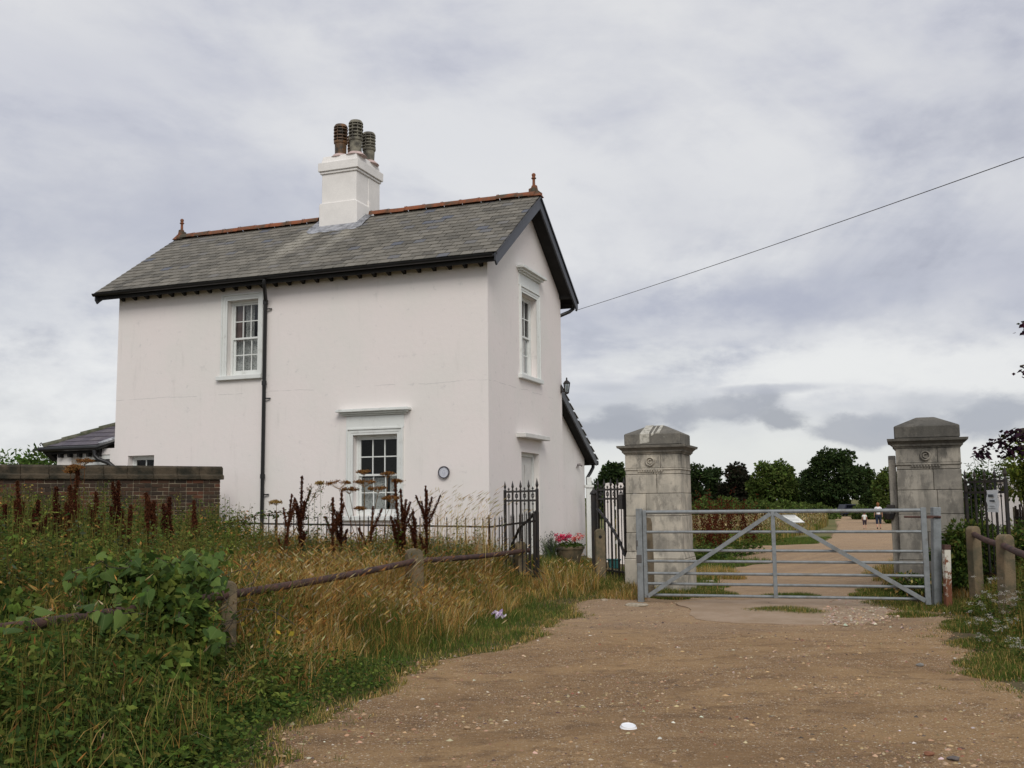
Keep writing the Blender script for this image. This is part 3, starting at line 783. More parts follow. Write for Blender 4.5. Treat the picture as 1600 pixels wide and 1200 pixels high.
def pot(x, y, hgt_, r, m, lean):
    fl = MB().lathe([(r * 1.75, 0), (r * 1.35, .05), (r * 1.08, .09), (r * .9, .095)], n=16)
    p_ = MB(); body_ = [(r * .92, .05), (r * .96, hgt_ * .42), (r * 1.10, hgt_ * .44), (r * 1.12, hgt_ * .50), (r * .84, hgt_ * .51), (r * .80, hgt_ * .90)]
    p_.lathe(body_, n=20, lean=lean)
    for k in range(4):
        z = hgt_ * (.56 + .095 * k); p_.lathe([(r * .84, z - .012), (r * 1.16, z - .016), (r * 1.15, z + .006), (r * .84, z + .030)], n=20, lean=lean)
    p_.lathe([(r * 1.14, hgt_ * .90), (r * 1.10, hgt_ * .93), (r * .90, hgt_ * .985), (r * .6, hgt_ * 1.0), (r * .55, hgt_ * .96)], n=20, lean=lean)
    for k in range(8):
        t = 2 * math.pi * k / 8
        p_.bar((r * 1.0 * math.cos(t), r * 1.0 * math.sin(t), hgt_ * .5), (r * 1.0 * math.cos(t), r * 1.0 * math.sin(t), hgt_ * .92), .022)
    o = p_.build("chimney_pot", m, chimney, smooth=True, loc=(x, y, 9.54))
    fl.build("flaunching", M['cem'], chimney, smooth=True, loc=(x, y, 9.54))
    return o
pot(-4.55, 2.16, .83, .145, M['potA'], (0, 0)).__setitem__('label', 'brown louvred pot, front left of the stack')
pot(-4.15, 2.16, .87, .150, M['potB'], (0, 0)).__setitem__('label', 'grey louvred pot, tallest of the stack')
pot(-4.16, 2.80, .80, .145, M['potB'], (.03, 0)).__setitem__('label', 'pale topped louvred pot at the back of the stack')
pot(-4.55, 2.78, .80, .135, M['potA'], (0, 0)).__setitem__('label', 'brown louvred pot mostly behind the others')
# lead flashing round the foot of the stack
lf = MB()
def lead_strip(pts_):
    vs = []; fs = []
    for (x, y, up) in pts_:
        vs.append((x, y, roofz(y) + up))
    return vs
n = 14; vs = []; fs = []
for i in range(n + 1):
    x = CX0 - .22 + (CX1 - CX0 + .44) * i / n
    jy = .03 * math.sin(i * 1.9); 
    for (y, up) in ((CY0 - .30 + jy + (.12 if i in (0, n) else 0), .024), (CY0 - .12, .034 + .008 * math.sin(i * 2.3)), (CY0 + .012, .05)):
        vs.append((x, y, roofz(y) + up))
for i in range(n):
    for k in (0, 1): fs.append((i * 3 + k, (i + 1) * 3 + k, (i + 1) * 3 + k + 1, i * 3 + k + 1))
lf.add(vs, fs)
for x0, x1 in ((CX1 - .02, CX1 + .20), (CX0 - .2, CX0 + .02)):
    lf.add([(x0, CY0 - .02, roofz(CY0) + .045), (x1, CY0 - .02, roofz(CY0) + .03), (x1, 2.3, roofz(2.3) + .03), (x0, 2.3, roofz(2.3) + .06)], [(0, 1, 2, 3)])
lf.build("flashing", M['lead'], chimney, smooth=True)

# rainwater pipes
dp = MB(); X = -5.03
dp.tube([(X + .17, -.385, EZ - .09), (X + .17, -.38, EZ - .18), (X + .14, -.32, EZ - .28), (X + .02, -.10, EZ - .45), (X, -.075, EZ - .55), (X, -.075, .3)], .040, 10)
for z in (EZ - .55, 4.0, 2.05): dp.lathe([(.052, 0), (.052, .09)], (X, -.075, z), n=12)
dpo = dp.build("downpipe", M['black_plastic'], house, smooth=True); dpo['label'] = "downpipe beside the upper window"
for z in (5.62, 3.72, 1.72):
    MB().bar((X - .02, -.075, z), (X + .13, -.03, z), .03, .025).build("pipe_bracket", M['black_plastic'], dpo)
d2 = MB().tube([(.22, YB - .04, EZ - .08), (.22, YB - .03, EZ - .18), (.16, HWD + .20, EZ - .27), (.0, HWD + .08, EZ - .36), (-.10, HWD + .06, EZ - .42), (-.10, HWD + .06, 4.3)], .042, 10).build("downpipe", M['black_plastic'], house, smooth=True)
# plaque
pq = MB().lathe([(.0, .02), (.103, .02), (.103, 0), (.0, 0)][::-1], n=40).build("wall_plaque", M['plaque'], house, loc=(-.925, -.028, 2.096)); pq.rotation_euler = (math.pi / 2, 0, 0)
pq['label'] = "round pale blue plaque with dark rim"
rg = MB(); n = 40; vs = []; fs = []
for r_, z_ in ((.100, .0), (.100, .034), (.118, .034), (.118, .0)):
    for k in range(n): vs.append((r_ * math.cos(2 * math.pi * k / n), r_ * math.sin(2 * math.pi * k / n), z_))
for a in range(4):
    for k in range(n): fs.append((a * n + k, a * n + (k + 1) % n, ((a + 1) % 4) * n + (k + 1) % n, ((a + 1) % 4) * n + k))
rg.add(vs, fs).build("rim", M['plaque_ring'], pq, smooth=True)
mk = MB()   # ring of small letter-like strokes and the faint device in the middle
for k in range(15):
    t = math.radians(205 - k * 16.4); c_, s_ = math.cos(t), math.sin(t)
    a = Vector((.074 * c_, .074 * s_, .0215)); b = Vector((.086 * c_, .086 * s_, .0215)); tg = Vector((-s_, c_, 0)) * .0028
    mk.add([a - tg, a + tg, b + tg, b - tg], [(0, 1, 2, 3)])
for (x0, x1, y0, y1) in ((-.034, -.022, -.03, .022), (-.012, -.004, -.045, .032), (.010, .022, -.040, .026), (-.03, .03, -.056, -.050), (.030, .036, -.02, .010), (-.02, .02, .036, .040)):
    mk.add([(x0, y0, .0204), (x1, y0, .0204), (x1 - .004, y1, .0212), (x0 + .004, y1, .0212)], [(0, 1, 2, 3)])
mk.build("lettering", M['plaque_mark'], pq)
# carriage lantern on the far edge of the gable
lm = MB().lathe([(.02, -.19), (.05, -.17), (.055, -.15), (.035, -.14)], n=6).lathe([(.085, .06), (.09, .07), (.05, .12), (.02, .14), (.018, .19), (.0, .21)][::1], n=6)
for k in range(6):
    t = 2 * math.pi * k / 6; lm.bar((.046 * math.cos(t), .046 * math.sin(t), -.15), (.078 * math.cos(t), .078 * math.sin(t), .065), .012)
lm.bar((0, 0, -.16), (-.14, 0, -.10), .025).bar((-.14, 0, -.16), (-.14, 0, .02), .05)
lmo = lm.build("wall_lamp", M['iron'], house, loc=(.15, HWD - .08, 4.19)); lmo['label'] = "black carriage lantern at the corner of the gable"
MB().lathe([(.035, -.14), (.068, .055)], n=6).build("lamp_glass", M['glass'], lmo)
MB().lathe([(.018, -.12), (.022, -.03), (.01, .0)], n=8).build("bulb", M['paint'], lmo)

# lean-to behind the gable
LX, LY0, LY1 = -.25, HWD, 7.2
def lz(y): return 4.22 - .55 * (y - 4.62)
mb = MB(); mb.add([(LX, LY0, 0), (LX, LY1, 0), (LX, LY1, lz(LY1) - .08), (LX, LY0, lz(LY0) - .08)], [(0, 1, 2, 3)])
mb.add([(LX, LY1, 0), (-8.6, LY1, 0), (-8.6, LY1, lz(LY1) - .08), (LX, LY1, lz(LY1) - .08)], [(0, 1, 2, 3)])
mb.add([(-8.6, LY0, 0), (-8.6, LY1, 0), (-8.6, LY1, lz(LY1) - .08), (-8.6, LY0, lz(LY0) - .08)], [(0, 1, 2, 3)])
mb.build("lean_to_wall", M['stucco'], house)
lr = MB().prism([(LY0 + .01, lz(LY0) - .06), (7.56, lz(7.56) - .06), (7.56, lz(7.56) - .02), (LY0 + .01, lz(LY0) - .02)], 'x', -8.8, -.04).build("lean_to_roof", M['soffit'], house)
la = math.atan(.55); nr = 17
mb = MB()
for r in range(nr):
    s_ = r * .197; yy = 7.62 - s_ * math.cos(la); zz = lz(yy) - .005
    x = -.13 - (sw / 2 if r % 2 else 0) + .02; k = 0
    while x > -8.6:
        m_ = Matrix.Translation((x, yy, zz + .01)) @ Matrix.Rotation(math.pi, 4, 'Z') @ Matrix.Rotation(la, 4, 'X') @ Matrix.Rotation(random.gauss(0, .02), 4, 'Y')
        if k < 1:
            o = bpy.data.objects.new("slate", slate_me); link(o, lr); o.matrix_local = m_ @ Matrix.Diagonal((1, 1, 1.6, 1))
        else: mb.add([m_ @ Vector(v) for v in base_slate.v], base_slate.f)
        x -= sw; k += 1
o = mb.build("slates_beyond", M['slate'], lr); o['kind'] = 'stuff'
MB().prism([(LY0 + .02, lz(LY0) - .03), (7.52, lz(7.52) - .03), (7.52, lz(7.52) - .2), (7.40, lz(7.40) - .23), (LY0 + .02, lz(LY0) - .25)], 'x', -.04, -.005).build("bargeboard", M['barge'], lr, bevel=.003)
MB().prism([(LY0 + .02, lz(LY0) - .2), (7.4, lz(7.4) - .2), (7.4, lz(7.4) - .1), (LY0 + .02, lz(LY0) - .1)], 'x', LX, -.045).build("soffit", M['soffit'], lr)
MB().tube([(.0, 7.62, lz(7.6) - .08), (-8.8, 7.62, lz(7.6) - .08)], .06, 8).build("gutter", M['black_plastic'], lr, smooth=True)
for xx in (-.3, -.7): MB().prism([(7.2, 2.52), (7.58, lz(7.58) - .09), (7.58, lz(7.58) - .14), (7.2, 2.42)], 'x', xx - .04, xx + .04).build("rafter_foot", M['soffit'], lr)
MB().tube([(-.13, 7.60, lz(7.6) - .12), (-.13, 7.58, 2.38), (-.16, 7.42, 2.24), (-.20, 7.29, 2.12), (-.20, 7.28, .2)], .045, 10).build("downpipe", M['black_plastic'], house, smooth=True)
for z in (1.9, .75): MB().bar((-.20, 7.28, z), (-.12, 7.10, z + .02), .04, .04).build("pipe_bracket", M['black_plastic'], house)
tp = MB().tube([(LX, 6.58, 2.42), (LX + .08, 6.58, 2.43), (LX + .13, 6.60, 2.40)], .03, 8).lathe([(.045, 0), (.045, .02)], (LX + .02, 6.52, 2.36), n=10)
tp.build("outside_light", mat('dull_grey_metal', (.22, .2, .2), .5, .3), house, smooth=True)

# low outhouse with half-hipped slate roof at the far end
EX0, EX1, EY1, EWZ = -10.58, -HL, 3.7, 2.80
mb = MB()
wall_face(mb, PF, EX0, EX1, 0, EWZ, [(-9.86, -9.08, 1.6, 2.66)], .15)
for P_ in (): pass
mb.add([(EX0, 0, 0), (EX0, EY1, 0), (EX0, EY1, EWZ), (EX0, 0, EWZ)], [(0, 1, 2, 3)])
mb.add([(EX0, EY1, 0), (EX1, EY1, 0), (EX1, EY1, EWZ), (EX0, EY1, EWZ)], [(0, 1, 2, 3)])
mb.build("outhouse_wall", M['stucco'], house)
MB().box(-9.86, -9.08, .06, .10, 1.6, 2.66).build("outhouse_window", M['near_black'], house)
MB().box(-9.86, -9.08, .02, .058, 2.44, 2.50).box(-9.86, -9.80, .02, .058, 1.6, 2.44).box(-9.14, -9.08, .02, .058, 1.6, 2.44).box(-9.86, -9.08, .02, .058, 2.56, 2.66).build("window_frame", M['paint'], house)
MB().box(-10.15, -9.88, -.012, .1, 1.5, 2.66).build("downstand", mat('weathered_post', (.3, .28, .25), .9), house)
ex0, ey0 = -10.86, -.14; ez = 2.86; ap = Vector((-HL - .003, 1.85, 3.82))
A = Vector((ex0, ey0, ez)); B = Vector((-9.30, ey0, ez)); C_ = Vector((-HL - .003, .28, 3.02)); D = Vector((ex0, 3.8, ez))
om = MB().add([A, B, C_, ap, D, A - Vector((0, 0, .04)), B - Vector((0, 0, .04)), C_ - Vector((0, 0, .04)), D - Vector((0, 0, .04)), ap - Vector((0, 0, .08))],
              [(0, 1, 2, 3), (0, 3, 4), (5, 9, 7, 6), (5, 8, 9), (0, 5, 6, 1), (1, 6, 7, 2), (0, 4, 8, 5)])
orf = om.build("outhouse_roof", M['soffit'], house)
# slate rows on the front slope, cut to the hip
nrm = (B - A).cross(ap - A).normalized()
if nrm.z < 0: nrm = -nrm
upv = nrm.cross(Vector((1, 0, 0))).normalized()
if upv.z < 0: upv = -upv
Lup = (ap - A).dot(upv); ap_x = (ap - A).x
rows = 9
for r in range(rows):
    s0 = Lup * r / rows; s1 = Lup * (r + 1.5) / rows
    sm_ = Lup * (r + .5) / rows
    xl_ = ap_x * (s0 / Lup); xr_ = (B - A).x + min(1, s0 / (Lup * .25)) * (ap_x - (B - A).x) - .01
    x = xl_ - (.12 if r % 2 else 0)
    while x < xr_:
        a, b_ = max(x, xl_) + .003, min(x + .25, xr_) - .003
        if b_ - a > .03:
            hipx = ap_x * min(1, s1 / Lup)
            a1 = max(a, min(hipx, b_ - .01))
            lo, hi = .022, .006
            q = [A + Vector((a, 0, 0)) + upv * s0, A + Vector((b_, 0, 0)) + upv * s0, A + Vector((b_, 0, 0)) + upv * min(s1, Lup), A + Vector((a1, 0, 0)) + upv * min(s1, Lup)]
            top = [q[0] + nrm * (lo + .01), q[1] + nrm * (lo + .01), q[2] + nrm * (hi + .006), q[3] + nrm * (hi + .006)]
            bot = [q[0] + nrm * lo, q[1] + nrm * lo, q[2] + nrm * hi, q[3] + nrm * hi]
            MB().add(bot + top, [(0, 3, 2, 1), (4, 5, 6, 7), (0, 1, 5, 4), (1, 2, 6, 5), (2, 3, 7, 6), (3, 0, 4, 7)]).build("slate", M['slate2'], orf)
        x += .25
# hip tiles
n = 7
for i in range(n):
    p = A.lerp(ap, i / n); q = A.lerp(ap, (i + 1) / n + .02)
    MB().tube([p + Vector((0, 0, .015)), q + Vector((0, 0, .0))], [.088, .075], 10).build("hip_tile", M['moss_hip'], orf, smooth=True)
MB().tube([C_ + Vector((.0, .02, .05)), B.lerp(C_, .45) + Vector((0, 0, .045)), B + Vector((-.05, .08, .05))], [.07, .05, .03], 8).build("flashing", M['lead'], orf, smooth=True)
MB().tube([A + Vector((-.05, -.06, -.05)), B + Vector((.03, -.06, -.05)), C_ + Vector((-.02, -.12, -.03))], .055, 8).build("gutter", M['black_plastic'], orf, smooth=True)
MB().box(ex0 + .05, -9.3, -.10, -.002, 2.70, 2.82).build("fascia", M['soffit'], orf)
for i in range(5): MB().box(-10.45 + i * .27, -10.39 + i * .27, -.12, -.003, 2.62, 2.70).build("rafter_foot", M['soffit'], orf)
MB().add([(ex0, ey0, ez - .02), (ex0 - .1, ey0 + .1, ez - .12), (ex0 - .02, ey0 + .3, ez - .3), (EX0, .05, ez - .32), (ex0, 1.2, ez - .02)], [(0, 1, 2, 3), (0, 3, 4)]).build("hip_soffit", M['soffit'], orf)
for (a, b_) in ((ex0 - .03, .06), (ex0 - .20, -.06)):
    MB().tube([(a + .06, ey0, ez + .0), (a, ey0, ez + b_), (a - .04, ey0, ez + b_ + .05), (a - .08, ey0, ez + b_ + .02), (a - .05, ey0, ez + b_ - .02)], .012, 6).build("scroll_hook", M['iron'], orf)
MB().tube([(-9.34, -.20, 2.76), (-9.33, -.20, 2.64), (-9.25, -.16, 2.55), (-9.02, -.10, 2.47), (-8.90, -.075, 2.38), (-8.90, -.075, 2.22), (-8.90, -.075, .2)], .047, 10).build("downpipe", M['black_plastic'], orf, smooth=True)
# ------------------------------------------------------------------ brick garden wall, brick by brick
BA = Vector((-5.89, 20.68, 0)); BB = Vector((-9.16, 18.55, 0)); bd = (BB - BA).normalized(); 
brick_wall = empty("brick_wall", BA, math.atan2(bd.y, bd.x) + math.pi, "long weathered brick garden wall with dark coping left of the cottage", "wall")
# local x runs back to the cottage (0 = end), negative x to the left; local -y faces the camera
BWL, BT, bz0 = 9.0, .34, .2
def f_brick(T, b):
    p = pos(T); oi = T.n('ShaderNodeObjectInfo').outputs['Random']; ri = T.n('ShaderNodeNewGeometry').outputs['Random Per Island']
    r = T.math('FRACT', T.math('ADD', T.math('MULTIPLY', oi, 5.3), T.math('MULTIPLY', ri, 9.1)))
    c = T.ramp(r, [(0, (.060, .040, .032)), (.35, (.115, .062, .042)), (.65, (.175, .080, .048)), (.82, (.085, .055, .042)), (.92, (.26, .085, .045)), (1, (.30, .10, .05))])
    s = T.n('ShaderNodeSeparateXYZ'); T.set(s.inputs[0], p)
    soot = T.ss(T.math('ADD', s.outputs[2], T.math('MULTIPLY', T.noise(p, .9, 5, .6), 1.6)), 1.6, 2.6)
    c = T.mix(T.math('MULTIPLY', soot, .7), c, (.030, .027, .022))
    c = T.mix(T.math('MULTIPLY', T.ss(T.noise(p, 7, 5, .7), .5, .7), .5), c, (.05, .05, .03))
    T.set(b.inputs['Base Color'], c); T.set(b.inputs['Normal'], T.bump(T.noise(p, 45, 4), .5, .008))
M['brick'] = mat('sooty_brick', (.1, .06, .04), .92, spec=.1, fn=f_brick)
M['mortar'] = mat('lime_mortar', (.16, .14, .10), .95, spec=.1, fn=f_var((.28, .24, .17), .5, 3, 40, .4, .006, (.07, .062, .05)))
M['coping'] = mat('mossy_coping', (.1, .09, .07), .95, fn=f_var((.085, .066, .044), .5, 3.5, 35, .8, .025, (.024, .023, .016)))
MB().box(-BWL, -.006, .008, BT, bz0 - .3, 2.02).build("mortar", M['mortar'], brick_wall)
st_me = MB().box(0, .213, 0, .1, 0, .064).mesh("brick", M['brick'], bevel=.005)
hd_me = MB().box(0, .1025, 0, .2, 0, .064).mesh("brick", M['brick'], bevel=.005)
bl = []
for r in range(24):
    z = 2.022 - .075 * (r + 1)
    if z < bz0: break
    x = -.0 if r % 2 else -.0
    k = r % 2
    x = 0
    first = True
    while x > -BWL:
        L = .1025 if k % 2 else .213
        bl.append((x - L, z, k % 2)); x -= L + .011; k += 1
bl = [t for t in bl]
bl.sort(key=lambda t: abs(t[0]) - .7 * t[1])
nb = 0; mb = MB()
for (x, z, h_) in bl:
    yj = random.uniform(-.009, .005)
    if nb < 300 and x > -5.2 and z > .62:
        o = bpy.data.objects.new("brick", hd_me if h_ else st_me); link(o, brick_wall); o.location = (x, yj, z); nb += 1
    else:
        L = .1025 if h_ else .213; mb.box(x, x + L, yj, .05, z, z + .064)
# return face at the wall end
for r in range(24):
    z = 2.022 - .075 * (r + 1)
    if z < bz0: break
    if r % 2: mb.box(-.1, .002, .21, .32, z, z + .064)
    else: mb.box(-.2, .002, .108, .32, z, z + .064)
o = mb.build("bricks_beyond", M['brick'], brick_wall); o['kind'] = 'stuff'
cp = MB()
x = .06
while x > -BWL:
    L = random.uniform(.42, .5)
    c_ = MB().prism([(-.055, 2.022), (BT + .055, 2.022), (BT + .055, 2.105), (BT - .02, 2.12), (BT - .02, 2.24), (BT * .75, 2.285), (BT * .25, 2.29), (.02, 2.25), (.02, 2.125), (-.055, 2.105)], 'x', x - L + .006, x)
    c_.build("coping_stone", M['coping'], brick_wall, bevel=.008); x -= L

# ------------------------------------------------------------------ the two stone gate piers
def f_stone(T, b):
    p = pos(T); oi = T.n('ShaderNodeObjectInfo').outputs['Random']
    s = T.n('ShaderNodeSeparateXYZ'); T.set(s.inputs[0], p)
    n = T.noise(p, 1.5, 6, .7); md = T.noise(T.mapv(p, (1, 1, .5)), 5, 6, .7); g = T.noise(p, 60, 4, .7)
    c = T.mix(T.ss(n, .40, .60), (.54, .49, .405), (.33, .305, .26))
    c = T.mix(T.math('MULTIPLY', T.ss(oi, .3, 1), .35), c, (.56, .515, .43))
    c = T.mix(T.math('MULTIPLY', T.ss(md, .49, .62), .62), c, (.17, .16, .14))
    c = T.mix(T.math('MULTIPLY', T.ss(T.noise(T.mapv(p, (3.5, 3.5, .4)), 1.5, 5, .6), .50, .7), .5), c, (.155, .148, .13))
    blk = T.ss(T.math('ADD', s.outputs[2], T.math('MULTIPLY', md, .5)), 2.36, 2.56)
    c = T.mix(T.math('MULTIPLY', blk, .72), c, (.085, .082, .074))
    c = T.mix(T.math('MULTIPLY', T.ss(T.noise(p, 18, 4, .7), .64, .72), .5), c, (.35, .34, .29))
    T.set(b.inputs['Base Color'], c)
    T.set(b.inputs['Normal'], T.bump(T.math('ADD', g, T.math('MULTIPLY', md, 1.5)), .55, .012))
M['stone'] = mat('weathered_limestone', (.22, .2, .17), .93, spec=.12, fn=f_stone)
def f_stain(T, b):
    p = pos(T); T.set(b.inputs['Base Color'], T.mix(T.ss(T.noise(p, 14, 5, .7), .4, .7), (.50, .48, .42), (.25, .24, .2)))
M['lime'] = mat('white_lime_run', (.5, .48, .42), .9, fn=f_stain)
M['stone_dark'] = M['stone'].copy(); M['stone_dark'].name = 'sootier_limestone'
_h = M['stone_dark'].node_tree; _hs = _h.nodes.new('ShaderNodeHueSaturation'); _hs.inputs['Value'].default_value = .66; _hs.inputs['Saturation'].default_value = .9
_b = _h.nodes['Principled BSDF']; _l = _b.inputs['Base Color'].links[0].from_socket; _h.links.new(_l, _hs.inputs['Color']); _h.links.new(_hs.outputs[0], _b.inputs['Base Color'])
def gate_pier(FR, wdt, label, zt, seed, right):
    """FR = front right foot of the shaft; local x to the left edge is -wdt; local y back"""
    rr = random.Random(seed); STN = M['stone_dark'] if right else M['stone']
    g = empty("gate_pier", Vector((FR[0], FR[1], 0)), HOUSE_ROT, label, "gate pier", "stone piers of the carriage gateway")
    dpt = wdt * .94; z0 = hz(*FR) - .15
    S = lambda n_, *a, bv=.006: MB().box(*a).build(n_, STN, g, bevel=bv)
    S("plinth", -wdt - .032, .032, -.032, dpt + .032, z0, zt[0], bv=.012)
    MB().frustum((-wdt - .028, .028, -.028, dpt + .028), (-wdt + .005, -.005, .005, dpt - .005), zt[0] + .002, zt[1]).build("base_moulding", STN, g, bevel=.012)
    lv = zt[1:7]
    for i in range(len(lv) - 1):
        a, b_ = lv[i] + .003, lv[i + 1] - .003
        t = .012 * (i + 1) / 5
        sp_ = {0: -.52, 1: -.60, 2: -.58 if not right else -.36, 3: -.40}.get(i, -.45) * wdt / .92
        xs = [(-wdt + t, sp_ - .003), (sp_ + .003, -t)] if i != 3 or True else [(-wdt + t, -t)]
        for (xa, xb) in xs:
            jz = rr.uniform(-.003, .003)
            S("stone_block", xa, xb, t + jz, dpt * .5, a, b_)
        S("stone_block", -wdt + t, -t, dpt * .5 + .004, dpt - t, a, b_)
    # string course with guttae and roundel on the frieze
    zs = zt[6]
    S("string_course", -wdt - .0, -.0, -.006, dpt + .0, zs - .018, zs + .012, bv=.004)
    gt = MB(); cx = -wdt * .54
    for k in range(10): gt.box(cx - .20 + k * .042, cx - .20 + k * .042 + .024, -.016, .01, zs - .045, zs - .020)
    gt.build("guttae", STN, g)
    for (xa, xb) in ((-wdt + .008, -wdt * .36), (-wdt * .36 + .005, -.008)):
        S("stone_block", xa, xb, .008, dpt - .008, zs + .015, zt[7] - .003)
    zc = (zs + zt[7]) / 2 + .0
    ro = MB(); n = 28; vs = []; fs = []
    for r_, y_ in ((.052, .012), (.054, -.018), (.064, -.026), (.076, -.018), (.080, .012)):
        for k in range(n): vs.append((cx + r_ * math.cos(2 * math.pi * k / n), y_, zc + r_ * math.sin(2 * math.pi * k / n)))
    for a in range(4):
        for k in range(n): fs.append((a * n + k, a * n + (k + 1) % n, (a + 1) * n + (k + 1) % n, (a + 1) * n + k))
    ro.add(vs, fs)
    arc = [(cx + .030 * math.cos(math.radians(t)), -.008, zc + .030 * math.sin(math.radians(t))) for t in range(50, 330, 20)]
    ro.tube(arc, .010, 6)
    ro.build("roundel", STN, g, smooth=True)
    # cornice, stepped and splayed
    z = zt[7]; hc = zt[8] - zt[7]
    prof = [(.0, z), (.015, z + hc * .15), (.03, z + hc * .22), (.035, z + hc * .42), (.075, z + hc * .68), (.10, z + hc * .74), (.108, z + hc * .98), (.10, z + hc)]
    cm = MB()
    for (e0, za), (e1, zb) in zip(prof[:-1], prof[1:]):
        cm.frustum((-wdt - e0, e0, -e0, dpt + e0), (-wdt - e1, e1, -e1, dpt + e1), za, zb)
    cm.build("cornice", STN, g)
    S("cap_block", -wdt + .0, -.0, .0, dpt, zt[8] + .002, zt[9], bv=.018)
    k_ = .36
    MB().frustum((-wdt + .01, -.01, .01, dpt - .01), (-wdt * (1 - k_), -wdt * k_, dpt * .42, dpt * .62), zt[9] - .004, zt[10]).build("cap_slope", STN, g, bevel=.012)
    return g
Pr0 = (6.715, 15.36); wL = .925
zl = [.57, .69, .99, 1.257, 1.62, 1.93, 2.017, 2.255, 2.40, 2.60, 2.745]
pierL = gate_pier((2.695, 16.5), .925, "left stone gate pier, beside the iron gate leaf, white lime runs on its cap", zl, 3, False)
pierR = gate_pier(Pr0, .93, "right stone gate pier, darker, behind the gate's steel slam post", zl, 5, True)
_d = .925 * .94; _sl = lambda y: 2.596 + (y - .01) / (_d * .42 - .01) * .149 + .006
for (xa, xb, yb, zb) in ((-.66, -.50, .37, 2.43), (-.47, -.43, .37, 2.55), (-.40, -.33, .36, 2.60)):
    vs = [(xa, -.004, zb), (xb, -.004, zb + .02), (xb, -.004, 2.588), (xa, -.004, 2.588), (xa + .01, .025, _sl(.025)), (xb - .005, .025, _sl(.025)), (xb * .98 - .01, yb, _sl(yb)), (xa * .96, yb, _sl(yb))]
    MB().add(vs, [(0, 1, 2, 3), (4, 5, 6, 7), (3, 2, 5, 4)]).build("lime_run", M['lime'], pierL)
# the round-topped guard slab and old iron gate hanging on the inner flank of the right pier
o = MB()
pr_ = [(0, 0)] 
arc = [(.30 + .16 * math.cos(math.radians(t)), 2.02 + .14 * math.sin(math.radians(t))) for t in range(0, 181, 20)]
o.prism([(.46, .0)] + arc + [(.14, .0)], 'x', -1.035, -.926)
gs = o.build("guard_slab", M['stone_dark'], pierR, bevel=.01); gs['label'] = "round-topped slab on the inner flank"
MB().lathe([(.0, -.10), (.07, -.09), (.095, 0), (.07, .08), (.0, .10)], (-1.06, .12, 1.27), n=9).box(-1.09, -.97, .07, .18, 1.27, 1.40).build("gate_hinge", M['iron'], pierR, bevel=.006)

# ------------------------------------------------------------------ galvanised field gate
def f_galv(T, b):
    p = pos(T); n = T.noise(p, 9, 5, .7); v = T.voro(p, 60, 'Color')
    c = T.mix(T.ss(n, .35, .7), (.25, .27, .28), (.18, .195, .20))
    c = T.mix(T.math('MULTIPLY', T.ss(T.noise(p, 4, 5, .7), .52, .70), .55), c, (.15, .135, .11))
    T.set(b.inputs['Base Color'], c); b.inputs['Metallic'].default_value = .25
    T.set(b.inputs['Normal'], T.bump(T.noise(p, 50, 3), .15, .002))
M['galv'] = mat('galvanised_steel', (.25, .28, .3), .5, .3, fn=f_galv)
M['rust'] = mat('rusty_iron', (.1, .045, .03), .85, fn=f_var((.095, .050, .040), .5, 7, 50, .5, .005, (.045, .03, .028)))
GL = at(1008.5, 870, 15.2); GL.z = 0; GR = at(1446.5, 870, 14.15); GR.z = 0; gdir = (GR - GL); GW = gdir.length
grz = math.atan2(gdir.y, gdir.x)
gate = empty("field_gate", GL, grz, "galvanised steel seven-bar field gate closed across the track", "gate")
def gbar(x0, x1, za, zb, r, name="rail"):
    return MB().tube([(x0, 0, za), ((x0 + x1) / 2, 0, (za + zb) / 2), (x1, 0, zb)], r, 12).build(name, M['galv'], gate, smooth=True)
zs = [1.335, 1.044, .778, .623, .448, .300, .138]
for i, z in enumerate(zs): gbar(.02, GW - .02, z + (.003 if i else 0), z - .003, .027 if i == 0 else .0205)
MB().box(-.026, .026, -.03, .03, .10, 1.365).build("stile", M['galv'], gate, bevel=.004)
MB().box(GW - .036, GW + .036, -.03, .03, .06, 1.37).build("stile", M['galv'], gate, bevel=.004)
xm = GW * .478
MB().box(xm - .028, xm + .028, -.045, -.022, .12, 1.33).build("upright", M['galv'], gate, bevel=.003)
MB().bar((xm - .03, -.055, 1.30), (.03, -.055, .125), .02, .058).build("brace", M['galv'], gate, bevel=.003)
MB().bar((xm + .03, -.055, 1.30), (GW - .04, -.055, .115), .02, .058).build("brace", M['galv'], gate, bevel=.003)
nb_ = MB().add([(xm + .12, .03, 1.285), (xm + .30, .03, 1.285), (xm + .435, -.02, 1.178), (xm + .255, -.02, 1.178), (xm + .12, .045, 1.275), (xm + .30, .045, 1.275), (xm + .435, -.005, 1.168), (xm + .255, -.005, 1.168)],
         [(0, 1, 2, 3), (4, 7, 6, 5), (0, 4, 5, 1), (1, 5, 6, 2), (2, 6, 7, 3), (3, 7, 4, 0)]).build("notice_plate", mat('white_plastic_plate', (.78, .8, .78), .4), gate)
tx = MB()
for k in range(4):
    f0, f1 = .2 + k * .19, .2 + k * .19 + .05
    def q(u_, v_): return (xm + .12 + .18 * u_ + .135 * v_, .0285 - .05 * v_, 1.2865 - .107 * v_)
    tx.add([q(.12, f0), q(.85 - .1 * (k % 2), f0), q(.85 - .1 * (k % 2), f1), q(.12, f1)], [(0, 1, 2, 3)])
tx.build("small_print", mat('grey_print', (.45, .46, .46), .6), nb_)
gh = MB().tube([(GW - .25, 0, 1.245), (GW + .10, 0, 1.238)], .014, 8).box(GW + .04, GW + .12, -.03, .03, 1.22, 1.26).build("latch_rod", M['rust'], gate)
